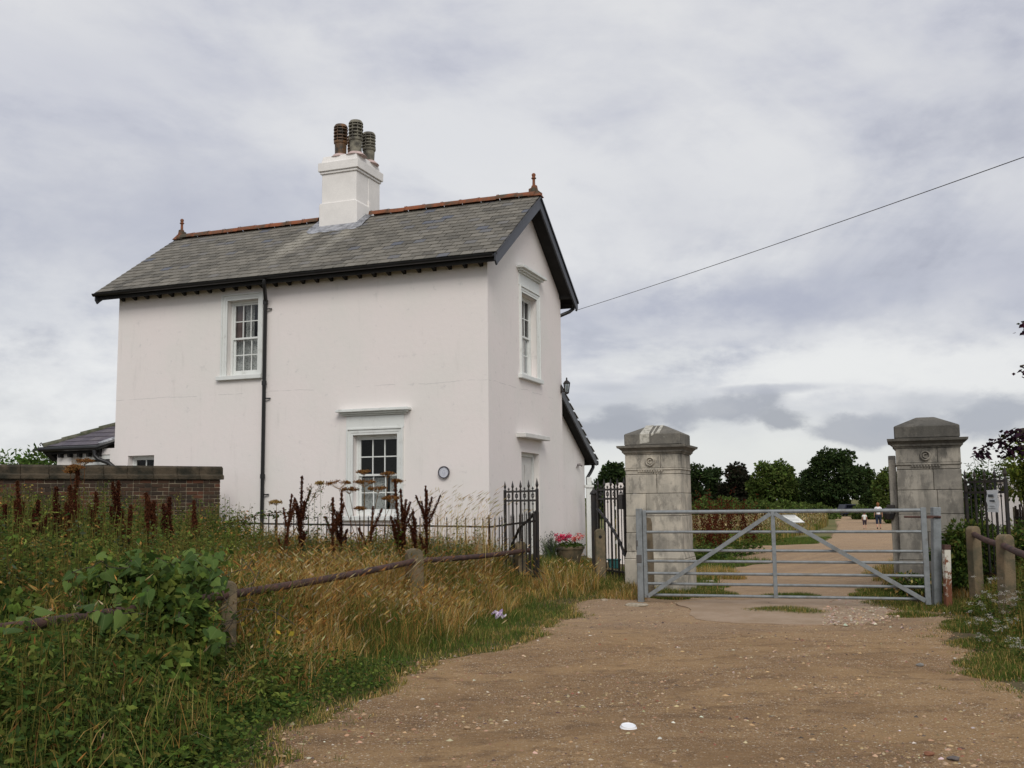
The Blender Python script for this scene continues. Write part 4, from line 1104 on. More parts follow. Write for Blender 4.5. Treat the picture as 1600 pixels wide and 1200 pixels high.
# steel hanging post and slam post
d_ = (GR - GL).normalized(); 
def ptag(o, l, c, g=None): return tag(o, l, c, g)
hp = GL - d_ * .078
o = MB().box(-.045, .045, -.045, .045, -.15, 1.39).build("hanging_post", M['galv'], None, bevel=.008, loc=(hp.x, hp.y, 0), rz=grz)
ptag(o, "square galvanised steel post the field gate hangs from, by the left pier", "post")
MB().box(-.049, .03, -.052, .02, .60, .72).box(-.055, -.04, -.02, .02, .78, 1.02).box(.04, .07, -.02, .02, .95, 1.0).box(.04, .07, -.02, .02, .6, .65).box(-.052, -.02, -.05, .02, .84, .93).build("hinge_bracket", mat('dull_steel_bracket', (.10, .095, .09), .7), o, bevel=.006)
hp = at(1459, 860, 14.42)
o = MB().box(-.055, .055, -.055, .055, -.2, 1.35).build("slam_post", M['galv'], None, bevel=.008, loc=(hp.x, hp.y, .02), rz=grz + .3)
o.rotation_euler = (0, -.045 * -1, grz + .25)
ptag(o, "leaning galvanised steel slam post at the right end of the field gate", "post")
MB().tube([(-.12, -.06, 1.215), (.0, -.075, 1.22), (.04, -.06, 1.215)], .016, 8).build("latch_catch", M['rust'], o)
def f_rw(T, b):
    p = pos(T); n = T.noise(p, 14, 6, .75); s = T.n('ShaderNodeSeparateXYZ'); T.set(s.inputs[0], p)
    k = T.ss(T.math('ADD', n, T.math('MULTIPLY', T.math('SUBTRACT', .75, s.outputs[2]), .35)), .54, .64)
    T.set(b.inputs['Base Color'], T.mix(k, (.60, .58, .50), (.19, .075, .04)))
M['rustwhite'] = mat('flaking_white_on_rust', (.5, .4, .3), .85, fn=f_rw)
q_ = at(1482, 912, 14.2)
o = MB().box(-.05, .042, -.035, .035, -.1, .84).build("stub_post", M['rustwhite'], None, bevel=.005, loc=(q_.x - .02, q_.y, hz(q_.x, q_.y)))
o.rotation_euler = (0, .03, .2); ptag(o, "short rusty post with flaking white paint right of the slam post", "post")
MB().box(-.053, .045, -.038, .038, .80, .87).build("rusty_top", M['rust'], o, bevel=.004)

# ------------------------------------------------------------------ concrete posts and pipe rail
M['conc'] = mat('lichened_concrete', (.2, .18, .14), .95, spec=.1, fn=f_var((.205, .155, .098), .5, 6, 60, .7, .012, (.105, .095, .065)))
def conc_post(x, y, ztop, wd, label, rz, hole=False, lean=0.0, bulge=0.0):
    z0 = hz(x, y); h_ = ztop - z0
    n = 10; r = wd / 2
    prof = [(-r, -.3)] + [(-r, h_ - r * .8)] + [(r * -math.cos(math.pi * k / n), h_ - r * .8 + r * .8 * math.sin(math.pi * k / n)) for k in range(1, n)] + [(r, h_ - r * .8), (r, -.3)]
    mb = MB().prism(prof, 'y', -wd * .42, wd * .42)
    o = mb.build("concrete_post", M['conc'], None, bevel=.014, loc=(x, y, z0), rz=rz)
    o.rotation_euler = (0, lean, rz)
    ptag(o, label, "post", "old round-topped concrete posts of the pipe fence")
    if hole:
        MB().lathe([(.0, 0), (.026, 0), (.026, .004), (.0, .004)], n=14).build("rail_hole", M['near_black'], o, loc=(-.005, -wd * .42 - .002, h_ - .13)).rotation_euler = (math.pi / 2, 0, 0)  # flat disc on the face, its dark colour standing for the hole's shade
    return o
FP = [(-4.3, 3.0), (-2.47, 9.0), (-1.25, 13.2), (.13, 16.6), (1.415, 17.0)]
fz = [.8, .853, .935, .86, 1.055]
conc_post(*FP[1], .853, .135, "nearest concrete post, half swallowed by bindweed", .35)
conc_post(*FP[2], .935, .20, "tall mossy concrete post standing in golden grass", .4, lean=-.03)
conc_post(*FP[3], .88, .165, "concrete post in front of the low iron railing, end of the pipe", .4, lean=-.05)
conc_post(*FP[4], 1.055, .16, "freestanding concrete post with an empty rail hole, by the iron gate leaf", .1, hole=True)
rail_pts = [(-4.0, 4.0, .80), (-3.27, 6.5, .74), (-2.47, 9.0, .735), (-1.25, 13.2, .775), (.13, 16.6, .735)]
def rail(a, b_, label):
    a, b_ = Vector(a), Vector(b_); n = 8
    pts_ = [a.lerp(b_, i / n) + Vector((0, 0, -.02 * math.sin(math.pi * i / n))) for i in range(n + 1)]
    o = MB().tube([p - a for p in pts_], .037, 12).build("pipe_rail", M['rust'], None, smooth=True, loc=a)
    ptag(o, label, "pipe", "rusty pipe rails of the post fence"); return o
rail(rail_pts[0], rail_pts[2], "rusty pipe rail running into the bindweed at the left edge")
rail(rail_pts[2], rail_pts[3], "rusty pipe rail between the nearest post and the tall mossy post")
rail(rail_pts[3], (.24, 16.78, .73), "farthest rusty pipe rail, ending just in front of the iron railing")
PRa, PRb = at(1525, 905, 14.3), at(1572, 920, 12.2)
conc_post(PRa.x, PRa.y, 1.5 - 44 * 14.3 / 1600, .155, "mossy concrete post right of the stone pier, first of two", .35)
conc_post(PRb.x, PRb.y, 1.5 - 57 * 12.2 / 1600, .165, "mossy concrete post at the right edge, second of two", .35, lean=.03)
pz = at(1524, 834, 14.3); pe = at(1640, 878, 9.5); pm = at(1572, 852, 12.2)
rail((PRa.x, PRa.y, pz.z), (PRb.x, PRb.y, pm.z), "short rusty pipe between the two right-hand posts")
rail((PRb.x, PRb.y, pm.z), (pe.x, pe.y, pe.z), "rusty pipe leaving the picture at the right edge")
pw = at(1014, 895, 15.95)
o = MB().prism([(-.06, -.2), (-.055, 1.16), (-.03, 1.21), (.04, 1.20), (.06, 1.12), (.075, .5), (.07, -.2)], 'y', -.06, .06).build("old_post", mat('grey_weathered_oak', (.14, .11, .075), .95, fn=f_var((.17, .135, .09), .5, 5, 40, .6, .01)), None, bevel=.01, loc=(pw.x, pw.y, hz(pw.x, pw.y)))
ptag(o, "old weathered post standing behind the hinge end of the field gate", "post")

# ------------------------------------------------------------------ wrought iron: low railing, gate leaves, right-hand fence
def spear(mb, x, y, z, s=1.0):
    mb.lathe([(.009 * s, 0), (.02 * s, .012 * s), (.010 * s, .03 * s), (.024 * s, .07 * s), (.0, .17 * s)], (x, y, z), n=5)
def railing(A, B, n, zr0, zr1, tip, name, label, zlow, endpost=None, drop_rust=()):
    A = Vector((A[0], A[1], 0)); B = Vector((B[0], B[1], 0)); d = B - A; L = d.length; rz = math.atan2(d.y, d.x)
    g = empty(name, A, rz, label, "railing")
    MB().bar((0, 0, zr0), (L, 0, zr1), .014, .030).build("top_rail", M['iron'], g)
    MB().bar((0, 0, zlow), (L, 0, zlow), .014, .03).build("bottom_rail", M['iron'], g)
    pm_ = {}
    for i in range(n):
        t = (i + .5) / n; zr = zr0 + (zr1 - zr0) * t
        m = MB().tube([(0, 0, -.05 - 0), (0, 0, tip)], .0105, 5); spear(m, 0, 0, tip - .02, .55)
        key = 'b'
        if key not in pm_: pm_[key] = m.mesh("baluster", M['iron'])
        o = bpy.data.objects.new("baluster", pm_[key]); link(o, g)
        # local origin of a baluster: its foot so that its tip stands above the rail
        o.location = (L * t, 0, zr + .165 - tip - .07); o.rotation_euler = (random.gauss(0, .012), random.gauss(0, .012), 0)
    return g, L
ra, rb = at(318, 820, 19.0), at(764, 820, 17.05)
rg_, rl = railing(ra, rb, 34, 1.19, 1.105, .95, "iron_railing", "low black spiked railing along the front of the cottage", .42)
for xx, nm in ((0.0, 1), (rl * .275, 0), (rl, 1)):
    m = MB().tube([(0, 0, .1), (0, 0, 1.20)], .018, 6).lathe([(.02, 1.17), (.035, 1.185), (.012, 1.2), (.012, 1.23), (.03, 1.25), (.012, 1.27), (.016, 1.285), (.0, 1.31)], n=8).bar((-.05, 0, 1.24), (.05, 0, 1.24), .012)
    o = m.build("railing_post", M['rust'] if xx == rl else M['iron'], rg_); o.location = (xx, 0, .045 if xx < rl else -.0)
# curved-up end panel towards the iron gate
ea, eb = rb, at(838, 812, 16.2)
g2, l2 = railing(ea, eb, 12, 1.10, 1.21, 1.0, "iron_railing", "short closely spaced railing panel sweeping up to the left gate leaf", .35)
def gate_leaf(A, B, ztop, label, n=4, post_right=True, brace=None, lock=False, name="iron_gate", zb=.22, mirror=False):
    A = Vector((A[0], A[1], 0)); B = Vector((B[0], B[1], 0)); d = B - A; L = d.length
    g = empty(name, A, math.atan2(d.y, d.x), label, "gate")
    for z in (ztop, ztop - .155, zb + .12): MB().bar((0, 0, z), (L, 0, z), .018, .034).build("rail", M['iron'], g)
    for i in range(n + 1):
        x = L * i / n; th = .040 if i in (0, n) else .026
        m = MB().bar((x, 0, zb - .1), (x, 0, ztop + .03), th, th); spear(m, x, 0, ztop + .015, 1.05 if i < n else 1.2)
        m.build("upright", M['iron'], g)
        if i < n:
            xm_ = x + L / n / 2; m = MB().tube([(xm_, 0, zb), (xm_, 0, ztop + .045)], .0085, 5); m.lathe([(.008, 0), (.02, .015), (.008, .032), (.0, .05)], (xm_, 0, ztop + .03), n=6)
            m.build("upright", M['iron'], g)
            for s_ in (-1, 1):
                c = [(xm_ + s_ * (.022 + .022 * math.cos(math.radians(t))), 0, ztop - .075 + .03 * math.sin(math.radians(t))) for t in range(-150, 151, 30)]
                MB().tube(c, .008, 5).build("scroll", M['iron'], g)
            MB().lathe([(.0, -.02), (.016, -.01), (.016, .01), (.0, .02)], (xm_, 0, ztop - .21), n=6).build("collar", M['iron'], g)
    if brace:
        MB().tube([(L * a, -.02, b_) for a, b_ in brace], .024, 6).build("brace", M['iron'], g)
    if lock: MB().box(L - .13, L - .0, -.05, .03, ztop - .33, ztop - .09).build("lock_box", M['iron'], g, bevel=.005)
    return g
la_, lb_ = at(789, 768, 18.0), at(839, 767, 16.9)
gl_ = gate_leaf(la_, lb_, 1.685, "left iron gate leaf, folded back against the cottage gable", brace=[(1.0, 1.35), (.75, 1.2), (.5, 1.08), (.3, .85), (.1, .55)])
MB().bar((1.18, .0, .05), (1.2, 0, 1.34), .06).bar((1.16, -.05, .35), (1.24, -.22, -.1), .03).build("stay", M['iron'], gl_)
ra_, rb_ = at(934, 765, 17.9), at(975.5, 765, 17.0)
gate_leaf(ra_, rb_, 1.70, "right iron gate leaf standing open against the left stone pier", brace=[(.0, 1.38), (.3, 1.22), (.6, 1.02), (.85, .82), (1.0, .62)], lock=True)
pp = at(932, 770, 18.1)
o = MB().box(-.05, .05, -.05, .05, 0, 1.62).lathe([(.07, 1.62), (.07, 1.65), (.03, 1.70), (.0, 1.76)], n=8).build("iron_gatepost", M['iron'], None, bevel=.006, loc=(pp.x - .05, pp.y, 0)); ptag(o, "black iron gatepost between the concrete post and the right gate leaf", "post")
fa, fb = at(1508, 753, 15.35), at(1571, 753, 14.3)
fr_ = gate_leaf(fa, fb, 1.725, "black spear-topped iron fence panel right of the right pier", n=4, name="iron_fence", zb=.3)
fr_['category'] = "fence"
# notice in a clear plastic sleeve on the fence
dd = (fb - fa).normalized(); na = fa.lerp(fb, .60)
nv = []; nf = []
for j in range(7):
    for i in range(5):
        nv.append((.30 * i / 4 - .0, -.045 + .012 * math.sin(i * 2.1 + j * 1.7), 1.60 - .31 * j / 6 + .008 * math.sin(i * 3)))
for j in range(6):
    for i in range(4): nf.append((j * 5 + i, j * 5 + i + 1, j * 5 + i + 6, j * 5 + i + 5))
nt_ = MB().add(nv, nf).build("paper_notice", mat('white_paper_in_sleeve', (.72, .75, .77), .25, spec=.6), None, smooth=True, loc=(na.x, na.y, 0), rz=math.atan2(dd.y, dd.x))
tag(nt_, "crumpled white paper notice in a plastic sleeve tied to the right iron fence", "notice")
MB().box(.07, .19, -.064, -.060, 1.50, 1.54).box(.10, .22, -.064, -.060, 1.435, 1.46).box(.09, .2, -.064, -.06, 1.37, 1.377).box(.05, .23, -.064, -.06, 1.34, 1.345).build("printing", mat('dark_print', (.08, .09, .1), .6), nt_)

# ------------------------------------------------------------------ white garden walls behind the railings
def white_wall(P0, P1, top, label, cap=True):
    P0 = Vector((P0.x, P0.y, 0)); P1 = Vector((P1.x, P1.y, 0)); d = P1 - P0; L = d.length
    g = empty("garden_wall", P0, math.atan2(d.y, d.x), label, "wall")
    MB().box(0, L, 0, .25, -.6, top - .12).build("rendered_face", mat('cream_render', (.76, .72, .70), .9, fn=f_var((.78, .73, .70), .12, 1.4, 40)), g)
    MB().box(-.05, L + .05, -.05, .30, top - .12, top).build("coping", M['paint'], g, bevel=.01)
    return g
white_wall(at(1522, 780, 22.5), at(1760, 780, 20.5), 1.93, "low white rendered wall with white coping behind the right iron fence")
wp_ = at(921, 780, 25.5)
gp_ = empty("garden_gate_pier", (wp_.x, wp_.y, 0), .0, "slim white rendered pier between cottage downpipe and right gate leaf", "pier")
MB().box(-.075, .075, -.08, .1, -.1, 1.84).build("shaft", M['paint'], gp_); MB().box(-.11, .11, -.11, .13, 1.84, 1.91).box(-.06, .06, -.06, .08, 1.91, 2.1).build("cap", M['paint'], gp_, bevel=.01)
wf = at(944, 790, 24.5)
pf = empty("white_board_fence", (wf.x, wf.y, 0), 0, "white board fence with rounded tops seen through the right iron gate leaf", "fence")
for k in range(2):
    x0 = .0 + k * .27
    arc = [(x0 + .125 + .115 * math.cos(math.radians(t)), 1.84 + .10 * math.sin(math.radians(t)) ** .5) for t in range(0, 181, 20)]
    MB().prism([(x0 + .24, .0)] + arc + [(x0 + .01, .0)], 'y', 0, .03).build("board", bpy.data.materials['cream_render'], pf, bevel=.004)
MB().box(.0, .52, .032, .07, 1.3, 1.38).box(.0, .52, .032, .07, .5, .58).build("rail", M['paint'], pf)
tb = at(959, 862, 22)
o = MB().prism([(-.10, 0), (.10, 0), (.13, .18), (-.13, .18)], 'y', -.1, .1).box(-.145, .145, -.115, .115, .17, .20).build("plastic_tub", mat('teal_plastic', (.015, .085, .085), .5), None, bevel=.008, loc=(tb.x, tb.y, hz(tb.x, tb.y)))
tag(o, "small teal plastic tub on the ground behind the right gate leaf", "tub")
bp = at(1585, 812, 18.5)
wk = empty("wicker_screen", (bp.x, bp.y, 0), -.2, "brown reed screen at the right edge in front of the white wall", "screen")
for k in range(16):
    h_ = 1.32 + .05 * math.sin(k * 2.7)
    MB().tube([(k * .035, 0, .1), (k * .035, .01 * math.sin(k), h_)], .017, 6).build("reed", M['mortar'] if k % 5 == 0 else mat('brown_reed', (.07, .045, .035), .95) if k == 1 else bpy.data.materials.get('brown_reed') or M['mortar'], wk)
MB().box(0, .55, -.02, -.018 + .0, 1.12, 1.15).build("wire_band", M['iron'], wk)

# ------------------------------------------------------------------ overhead wire
wa = hw(.25, YB + .02, 6.05); wb = at(1600, 246, 12.0); wb.z += .10; wc = wa + (wb - wa) * 1.6
pts_ = [(wa.lerp(wc, t / 24) + Vector((0, 0, -.10 * 4 * (t / 24) * (1 - t / 24))) ) - wa for t in range(25)]
o = MB().tube(pts_, .0060, 5).build("overhead_cable", M['iron'], None, loc=wa); tag(o, "thin dark telephone cable from the gable eave across the sky", "cable")

# ------------------------------------------------------------------ leaf material and mass helpers
def f_leaf(T, b):
    nt = T.nt; out = nt.nodes['Material Output']
    at_ = T.n('ShaderNodeAttribute'); at_.attribute_name = 'tint'
    p = pos(T); ri = T.n('ShaderNodeNewGeometry').outputs['Random Per Island']
    hsv = T.n('ShaderNodeHueSaturation'); T.set(hsv.inputs['Color'], at_.outputs['Color'])
    T.set(hsv.inputs['Value'], T.math('ADD', .7, T.math('MULTIPLY', ri, .6)))
    T.set(b.inputs['Base Color'], hsv.outputs[0])
    tl = T.n('ShaderNodeBsdfTranslucent'); T.set(tl.inputs[0], hsv.outputs[0])
    m_ = T.n('ShaderNodeMixShader'); m_.inputs[0].default_value = .34
    nt.links.new(b.outputs[0], m_.inputs[1]); nt.links.new(tl.outputs[0], m_.inputs[2]); nt.links.new(m_.outputs[0], out.inputs[0])
M['leaf'] = mat('foliage', (.06, .1, .03), .8, spec=.08, fn=f_leaf)
M['twig'] = mat('bark', (.07, .055, .04), .95, fn=f_var((.075, .06, .045), .4, 6, 30))

def C(*c): return np.array(c, float)
GREEN = C(.094, .134, .026); DGREEN = C(.046, .080, .018); LIME = C(.155, .195, .040); STRAW = C(.46, .325, .115); GOLD = C(.40, .225, .065)
BROWN = C(.23, .115, .038); RUSTC = C(.085, .022, .012); OLIVE = C(.175, .165, .042); PALE = C(.52, .44, .26); BLUEG = C(.075, .10, .055); LAWN = C(.088, .135, .030)
def pick(n, pal, jit=.18):
    """pal: list of (weight, colour)"""
    w_ = np.array([p[0] for p in pal], float); w_ /= w_.sum()
    i = rng.choice(len(pal), n, p=w_); c = np.array([p[1] for p in pal])[i]
    return np.clip(c * (1 + rng.normal(0, jit, (n, 1))) * (1 + rng.normal(0, .07, (n, 3))), .004, .8)
class Mass:
    def __init__(s): s.V = []; s.T = []; s.C = []; s.n = 0
    def put(s, V_, T_, C_):
        s.V.append(V_.reshape(-1, 3)); s.T.append(T_.reshape(-1, 3) + s.n); s.C.append(C_.reshape(-1, 3)); s.n += V_.reshape(-1, 3).shape[0]; return s
    def blades(s, P, h, w_, col, lean=.35, tipcol=None, az_=None):
        n = len(P); 
        if n == 0: return s
        a = rng.uniform(0, 2 * np.pi, n) if az_ is None else az_; L = np.abs(rng.normal(0, lean, n)) * h
        dir_ = np.stack([np.cos(a), np.sin(a), np.zeros(n)], 1); b = rng.uniform(0, np.pi, n)
        sd = np.stack([np.cos(b), np.sin(b), np.zeros(n)], 1) * (w_ / 2)[:, None]
        up = np.array([0, 0, 1.0])
        m1 = P + dir_ * (L * .18)[:, None] + up * (h * .42)[:, None]
        m2 = P + dir_ * (L * .52)[:, None] + up * (h * .76)[:, None]
        tp_ = P + dir_ * L[:, None] + up * (h * np.clip(1 - .18 * (L / h) ** 2, .6, 1))[:, None]
        V_ = np.stack([P - sd, P + sd, m1 - sd * .9, m1 + sd * .9, m2 - sd * .6, m2 + sd * .6, tp_], 1)
        base = np.arange(n)[:, None, None] * 7
        T_ = np.array([[0, 1, 3], [0, 3, 2], [2, 3, 5], [2, 5, 4], [4, 5, 6]])[None] + base
        c = np.repeat(col[:, None, :], 7, 1)
        if tipcol is not None: c[:, 4:, :] = tipcol[:, None, :]
        s.tips = tp_; s.tdir = dir_
        return s.put(V_, T_, c)
    def heads(s, P, L, w_, col, d=None):
        """seed heads: slim crossed spindles hanging at P"""
        n = len(P)
        if n == 0: return s
        if d is None:
            a = rng.uniform(0, 2 * np.pi, n); d = np.stack([np.cos(a) * .5, np.sin(a) * .5, rng.uniform(.3, 1, n)], 1)
        d = d / np.linalg.norm(d, axis=1, keepdims=True)
        q = np.cross(d, rng.normal(0, 1, (n, 3))); q /= np.linalg.norm(q, axis=1, keepdims=True); q2 = np.cross(d, q)
        Lc = (L if np.ndim(L) else np.full(n, L))[:, None]; wc = (w_ if np.ndim(w_) else np.full(n, w_))[:, None]
        V_ = np.stack([P - d * Lc * .3, P + q * wc / 2 + d * Lc * .15, P - q * wc / 2 + d * Lc * .15, P + d * Lc * .7, P + q2 * wc / 2 + d * Lc * .15, P - q2 * wc / 2 + d * Lc * .15], 1)
        T_ = np.array([[0, 1, 3], [0, 3, 2], [0, 4, 3], [0, 3, 5]])[None] + np.arange(n)[:, None, None] * 6
        return s.put(V_, T_, np.repeat(col[:, None, :], 6, 1))
    def leaves(s, P, size, col, droop=.3, out=None, aspect=.5, up=.5):
        """rhombic folded leaves rooted at P"""
        n = len(P)
        if n == 0: return s
        a = rng.uniform(0, 2 * np.pi, n)
        d = np.stack([np.cos(a), np.sin(a), rng.normal(-droop, .35, n)], 1) if out is None else out + rng.normal(0, .35, (n, 3)) + np.array([0, 0, -droop])
        d /= np.linalg.norm(d, axis=1, keepdims=True) + 1e-9
        nn = np.array([0, 0, 1.0]) * up + rng.normal(0, .5, (n, 3)); nn -= d * (nn * d).sum(1, keepdims=True); nn /= np.linalg.norm(nn, axis=1, keepdims=True) + 1e-9
        q = np.cross(d, nn); sz = (size if np.ndim(size) else np.full(n, size))[:, None]
        V_ = np.stack([P, P + d * sz * .42 + q * sz * aspect / 2 - nn * sz * .05, P + d * sz * .42 - q * sz * aspect / 2 - nn * sz * .05, P + d * sz * 1.0 - nn * sz * .12, P + d * sz * .45 + nn * sz * .03], 1)
        T_ = np.array([[0, 1, 4], [1, 3, 4], [0, 4, 2], [4, 3, 2]])[None] + np.arange(n)[:, None, None] * 5
        return s.put(V_, T_, np.repeat(col[:, None, :], 5, 1))
    def stems(s, A, B, w_, col):
        n = len(A); d = B - A; q = np.cross(d, rng.normal(0, 1, (n, 3))); q /= np.linalg.norm(q, axis=1, keepdims=True) + 1e-9
        wc = (w_ if np.ndim(w_) else np.full(n, w_))[:, None]; q = q * wc / 2; q2 = np.cross(d / (np.linalg.norm(d, axis=1, keepdims=True) + 1e-9), q)
        V_ = np.stack([A + q, A - q * .5 + q2 * .87, A - q * .5 - q2 * .87, B + q * .6, B - q * .3 + q2 * .52, B - q * .3 - q2 * .52], 1)
        T_ = np.array([[0, 1, 4], [0, 4, 3], [1, 2, 5], [1, 5, 4], [2, 0, 3], [2, 3, 5]])[None] + np.arange(n)[:, None, None] * 6
        return s.put(V_, T_, np.repeat(col[:, None, :], 6, 1))
    def weeds(s, P, h, nl, size, pal, spread=.16, stemcol=OLIVE, lean=.12, droop=.35, aspect=.5, topscale=.5):
        """leafy stems: P (n,3), h (n,)"""
        n = len(P)
        if n == 0: return s
        a = rng.uniform(0, 2 * np.pi, n); ld = np.stack([np.cos(a), np.sin(a), np.zeros(n)], 1) * (np.abs(rng.normal(0, lean, n)) * h)[:, None]
        top = P + ld + np.array([0, 0, 1.0]) * h[:, None]
        s.stems(P, top, .008, pick(n, [(1, stemcol)]))
        t = rng.uniform(.12, 1, (n, nl)) ** .85
        b = P[:, None] + (top - P)[:, None] * t[..., None]
        an = rng.uniform(0, 2 * np.pi, (n, nl)); r = rng.uniform(0, spread, (n, nl)) * (1.15 - t * .8)
        o_ = np.stack([np.cos(an), np.sin(an), np.zeros_like(an)], -1)
        b = b + o_ * r[..., None] + np.array([0, 0, 1.0]) * (r * .4)[..., None]
        sz = size * rng.uniform(.6, 1.25, (n, nl)) * (1 - (1 - topscale) * t)
        pc = pick(n, pal); c = np.repeat(pc[:, None], nl, 1) * (1 + rng.normal(0, .12, (n, nl, 1)))
        s.tops = top
        return s.leaves(b.reshape(-1, 3), sz.ravel(), np.clip(c.reshape(-1, 3), .004, .8), droop, out=o_.reshape(-1, 3), aspect=aspect)
    def build(s, name, m='leaf', parent=None, kind='stuff', loc=None):
        V_ = np.concatenate(s.V); 
        if loc is not None: V_ = V_ - np.array(loc)
        o = np_mesh(name, V_, np.concatenate(s.T), M[m], np.concatenate(s.C), parent, kind)
        if loc is not None: o.location = loc
        return o
def P3(x, y, dz=-.01): return np.stack([x, y, hgt(x, y) + dz], 1)
def scatter(n, x0, x1, y0, y1, ok=None):
    x = rng.uniform(x0, x1, n); y = rng.uniform(y0, y1, n)
    if ok is not None: k = ok(x, y); x, y = x[k], y[k]
    return x, y
def blobs(x, y, f, seed=0):
    """cheap smooth noise 0..1"""
    return .5 + .25 * (np.sin(x * f + seed) * np.cos(y * f * 1.13 + seed * 2) + np.sin(x * f * 2.3 + y * f * 1.7 + seed * 3) * .6 + np.cos(x * f * .9 - y * f * 2.1 + seed) * .4)
fx = lambda y: np.interp(y, [3.0, 4.0, 6.5, 9.0, 13.2, 16.6], [-4.3, -4.0, -3.27, -2.47, -1.25, .13])
# limits
def house_ok(x, y):
    lx = (x - O_H.x) * cU.x + (y - O_H.y) * cU.y; ly = (x - O_H.x) * cV.x + (y - O_H.y) * cV.y
    return ~((lx < .25) & (ly > -.1))
pathin = lambda x, y, m=0.0: (x > pl(y) + jig(y, 1) + m) & (x < pr(y) + jig(y, 4) - m)
# ------------------------------------------------------------------ left verge: lawn fringe, golden hay, weeds
def edge_d(x, y): return pl(y) + jig(y, 1) - x           # metres in from the track edge
def rail_line_ok(x, y): return y < np.interp(x, [-9.4, -5.7, -.4, .6], [18.4, 18.9, 16.95, 16.2])
lawn = Mass()
x, y = scatter(520000, -4.6, 3.4, 3.6, 17.6, None)
e = edge_d(x, y); bl_ = blobs(x, y, 1.7, 1)
wid = np.interp(y, [5, 8, 10.5, 13, 15, 16, 17], [.5, .75, 1.15, 1.15, .8, .5, .3])
k = (e > -.05 - .10 * blobs(x, y, 6, 4)) & (e < wid * (.7 + .6 * bl_)) & (rng.uniform(0, 1, len(x)) < .55) & house_ok(x, y)
x, y = x[k], y[k]; e = e[k]
hh = rng.uniform(.02, .085, len(x)) * (.6 + .8 * blobs(x, y, 3.3, 5)) * (1 + 1.8 * sst(e, .25, 1.1))
lawn.blades(P3(x, y), hh, rng.uniform(.004, .008, len(x)), np.where((e < .16 * blobs(x, y, 4, 8))[:, None], pick(len(x), [(3, STRAW), (2, OLIVE), (2, LAWN)]), np.where((blobs(x, y, 2.2, 12) > .55)[:, None], pick(len(x), [(3, LAWN), (3, OLIVE), (1.5, STRAW), (1, LIME)]), pick(len(x), [(5, LAWN), (3, GREEN), (1.5, OLIVE), (.6, STRAW)]))), .6)
# stray tufts creeping out on to the gravel, and straw litter along the edge
cy = rng.uniform(5.2, 15.2, 260); cxx = pl(cy) + jig(cy, 1) + np.abs(rng.normal(0, .16, 260)); m_ = 26
x = np.repeat(cxx, m_) + rng.normal(0, .030, 260 * m_); y = np.repeat(cy, m_) + rng.normal(0, .035, 260 * m_)
lawn.blades(P3(x, y), rng.uniform(.012, .05, len(x)), rng.uniform(.003, .006, len(x)), pick(len(x), [(4, LAWN), (2, OLIVE), (2, STRAW)]), .7)
cy = rng.uniform(7.5, 15, 120); cxx = pr(cy) + jig(cy, 4) - np.abs(rng.normal(0, .18, 120))
x = np.repeat(cxx, m_) + rng.normal(0, .035, 120 * m_); y = np.repeat(cy, m_) + rng.normal(0, .035, 120 * m_)
lawn.blades(P3(x, y), rng.uniform(.015, .06, len(x)), rng.uniform(.004, .007, len(x)), pick(len(x), [(4, LAWN), (2, OLIVE), (2, STRAW)]), .7)
lawn.build("short_grass")

hay = Mass()
# hay in front of and behind the pipe rail
x, y = scatter(480000, -6.5, 1.3, 5.2, 18.2, None)
e = edge_d(x, y); f_ = x - fx(y)
gold = 1 - sst(-x - .235 * y, .0, 1.0) * .93       # more hay towards the middle of the picture
dens = np.where(f_ > 0, .75 * sst(e, .30, .8), .95) * (.04 + .96 * gold) * (.45 + .75 * blobs(x, y, 1.9, 3))
k = (e > np.interp(y, [6, 9, 12, 14, 15.5], [.45, .6, .85, .8, .4])) & rail_line_ok(x, y) & house_ok(x, y) & (rng.uniform(0, 1, len(x)) < dens * .66)
x, y, e, f_, gold = x[k], y[k], e[k], f_[k], gold[k]
hmax = np.where(f_ > 0, .16 + .36 * sst(e, .3, 1.5), np.where(y > 14.2, .60, .74)) * (.75 + .5 * blobs(x, y, 2.6, 6))
hh = hmax * rng.uniform(.45, 1.12, len(x)); hh = np.where((x > FP[1][0] - .12) & (x < FP[1][0] + .3) & (y > 7.5) & (y < 9.1), hh * .4, hh); hh = np.where((np.abs(x / y - .006) < .022) & (y > 14.6) & (y < 16.7), hh * .42, hh)
pal = [(4, GOLD * 1.25), (4, STRAW * 1.15), (3, OLIVE * 1.2), (1.2, BROWN), (2, GREEN), (1, PALE)]
cg = pick(len(x), pal)
clump = blobs(x, y, 1.15, 9) > .60
cg = np.where((clump & (rng.uniform(0, 1, len(x)) < .75))[:, None], pick(len(x), [(4, GREEN), (3, OLIVE), (1, LAWN), (1, GOLD)]), cg)
hay.blades(P3(x, y), hh, rng.uniform(.004, .0085, len(x)), cg, .62)
t_, d_t = hay.tips, hay.tdir
k = (rng.uniform(0, 1, len(x)) < .26) & (hh > .35)
hay.heads(t_[k], rng.uniform(.05, .12, k.sum()), rng.uniform(.008, .018, k.sum()), pick(k.sum(), [(3, GOLD), (2, PALE), (2, STRAW), (2, BROWN)]), d_t[k] * .7 + np.array([0, 0, .5]))
# taller single stalks leaning about, seen against the white wall
x, y = scatter(230, -1.6, -.35, 15.0, 16.9, lambda x, y: rail_line_ok(x, y))
hay.blades(P3(x, y), rng.uniform(.9, 1.45, len(x)), np.full(len(x), .006), pick(len(x), [(2, STRAW), (2, PALE), (1, GOLD)]), .22, az_=rng.normal(.3, .9, len(x)))
hay.heads(hay.tips, .14, .010, pick(len(x), [(2, PALE), (2, STRAW)]), hay.tdir * .8 + np.array([0, 0, .5]))
hay.build("tall_dry_grass")

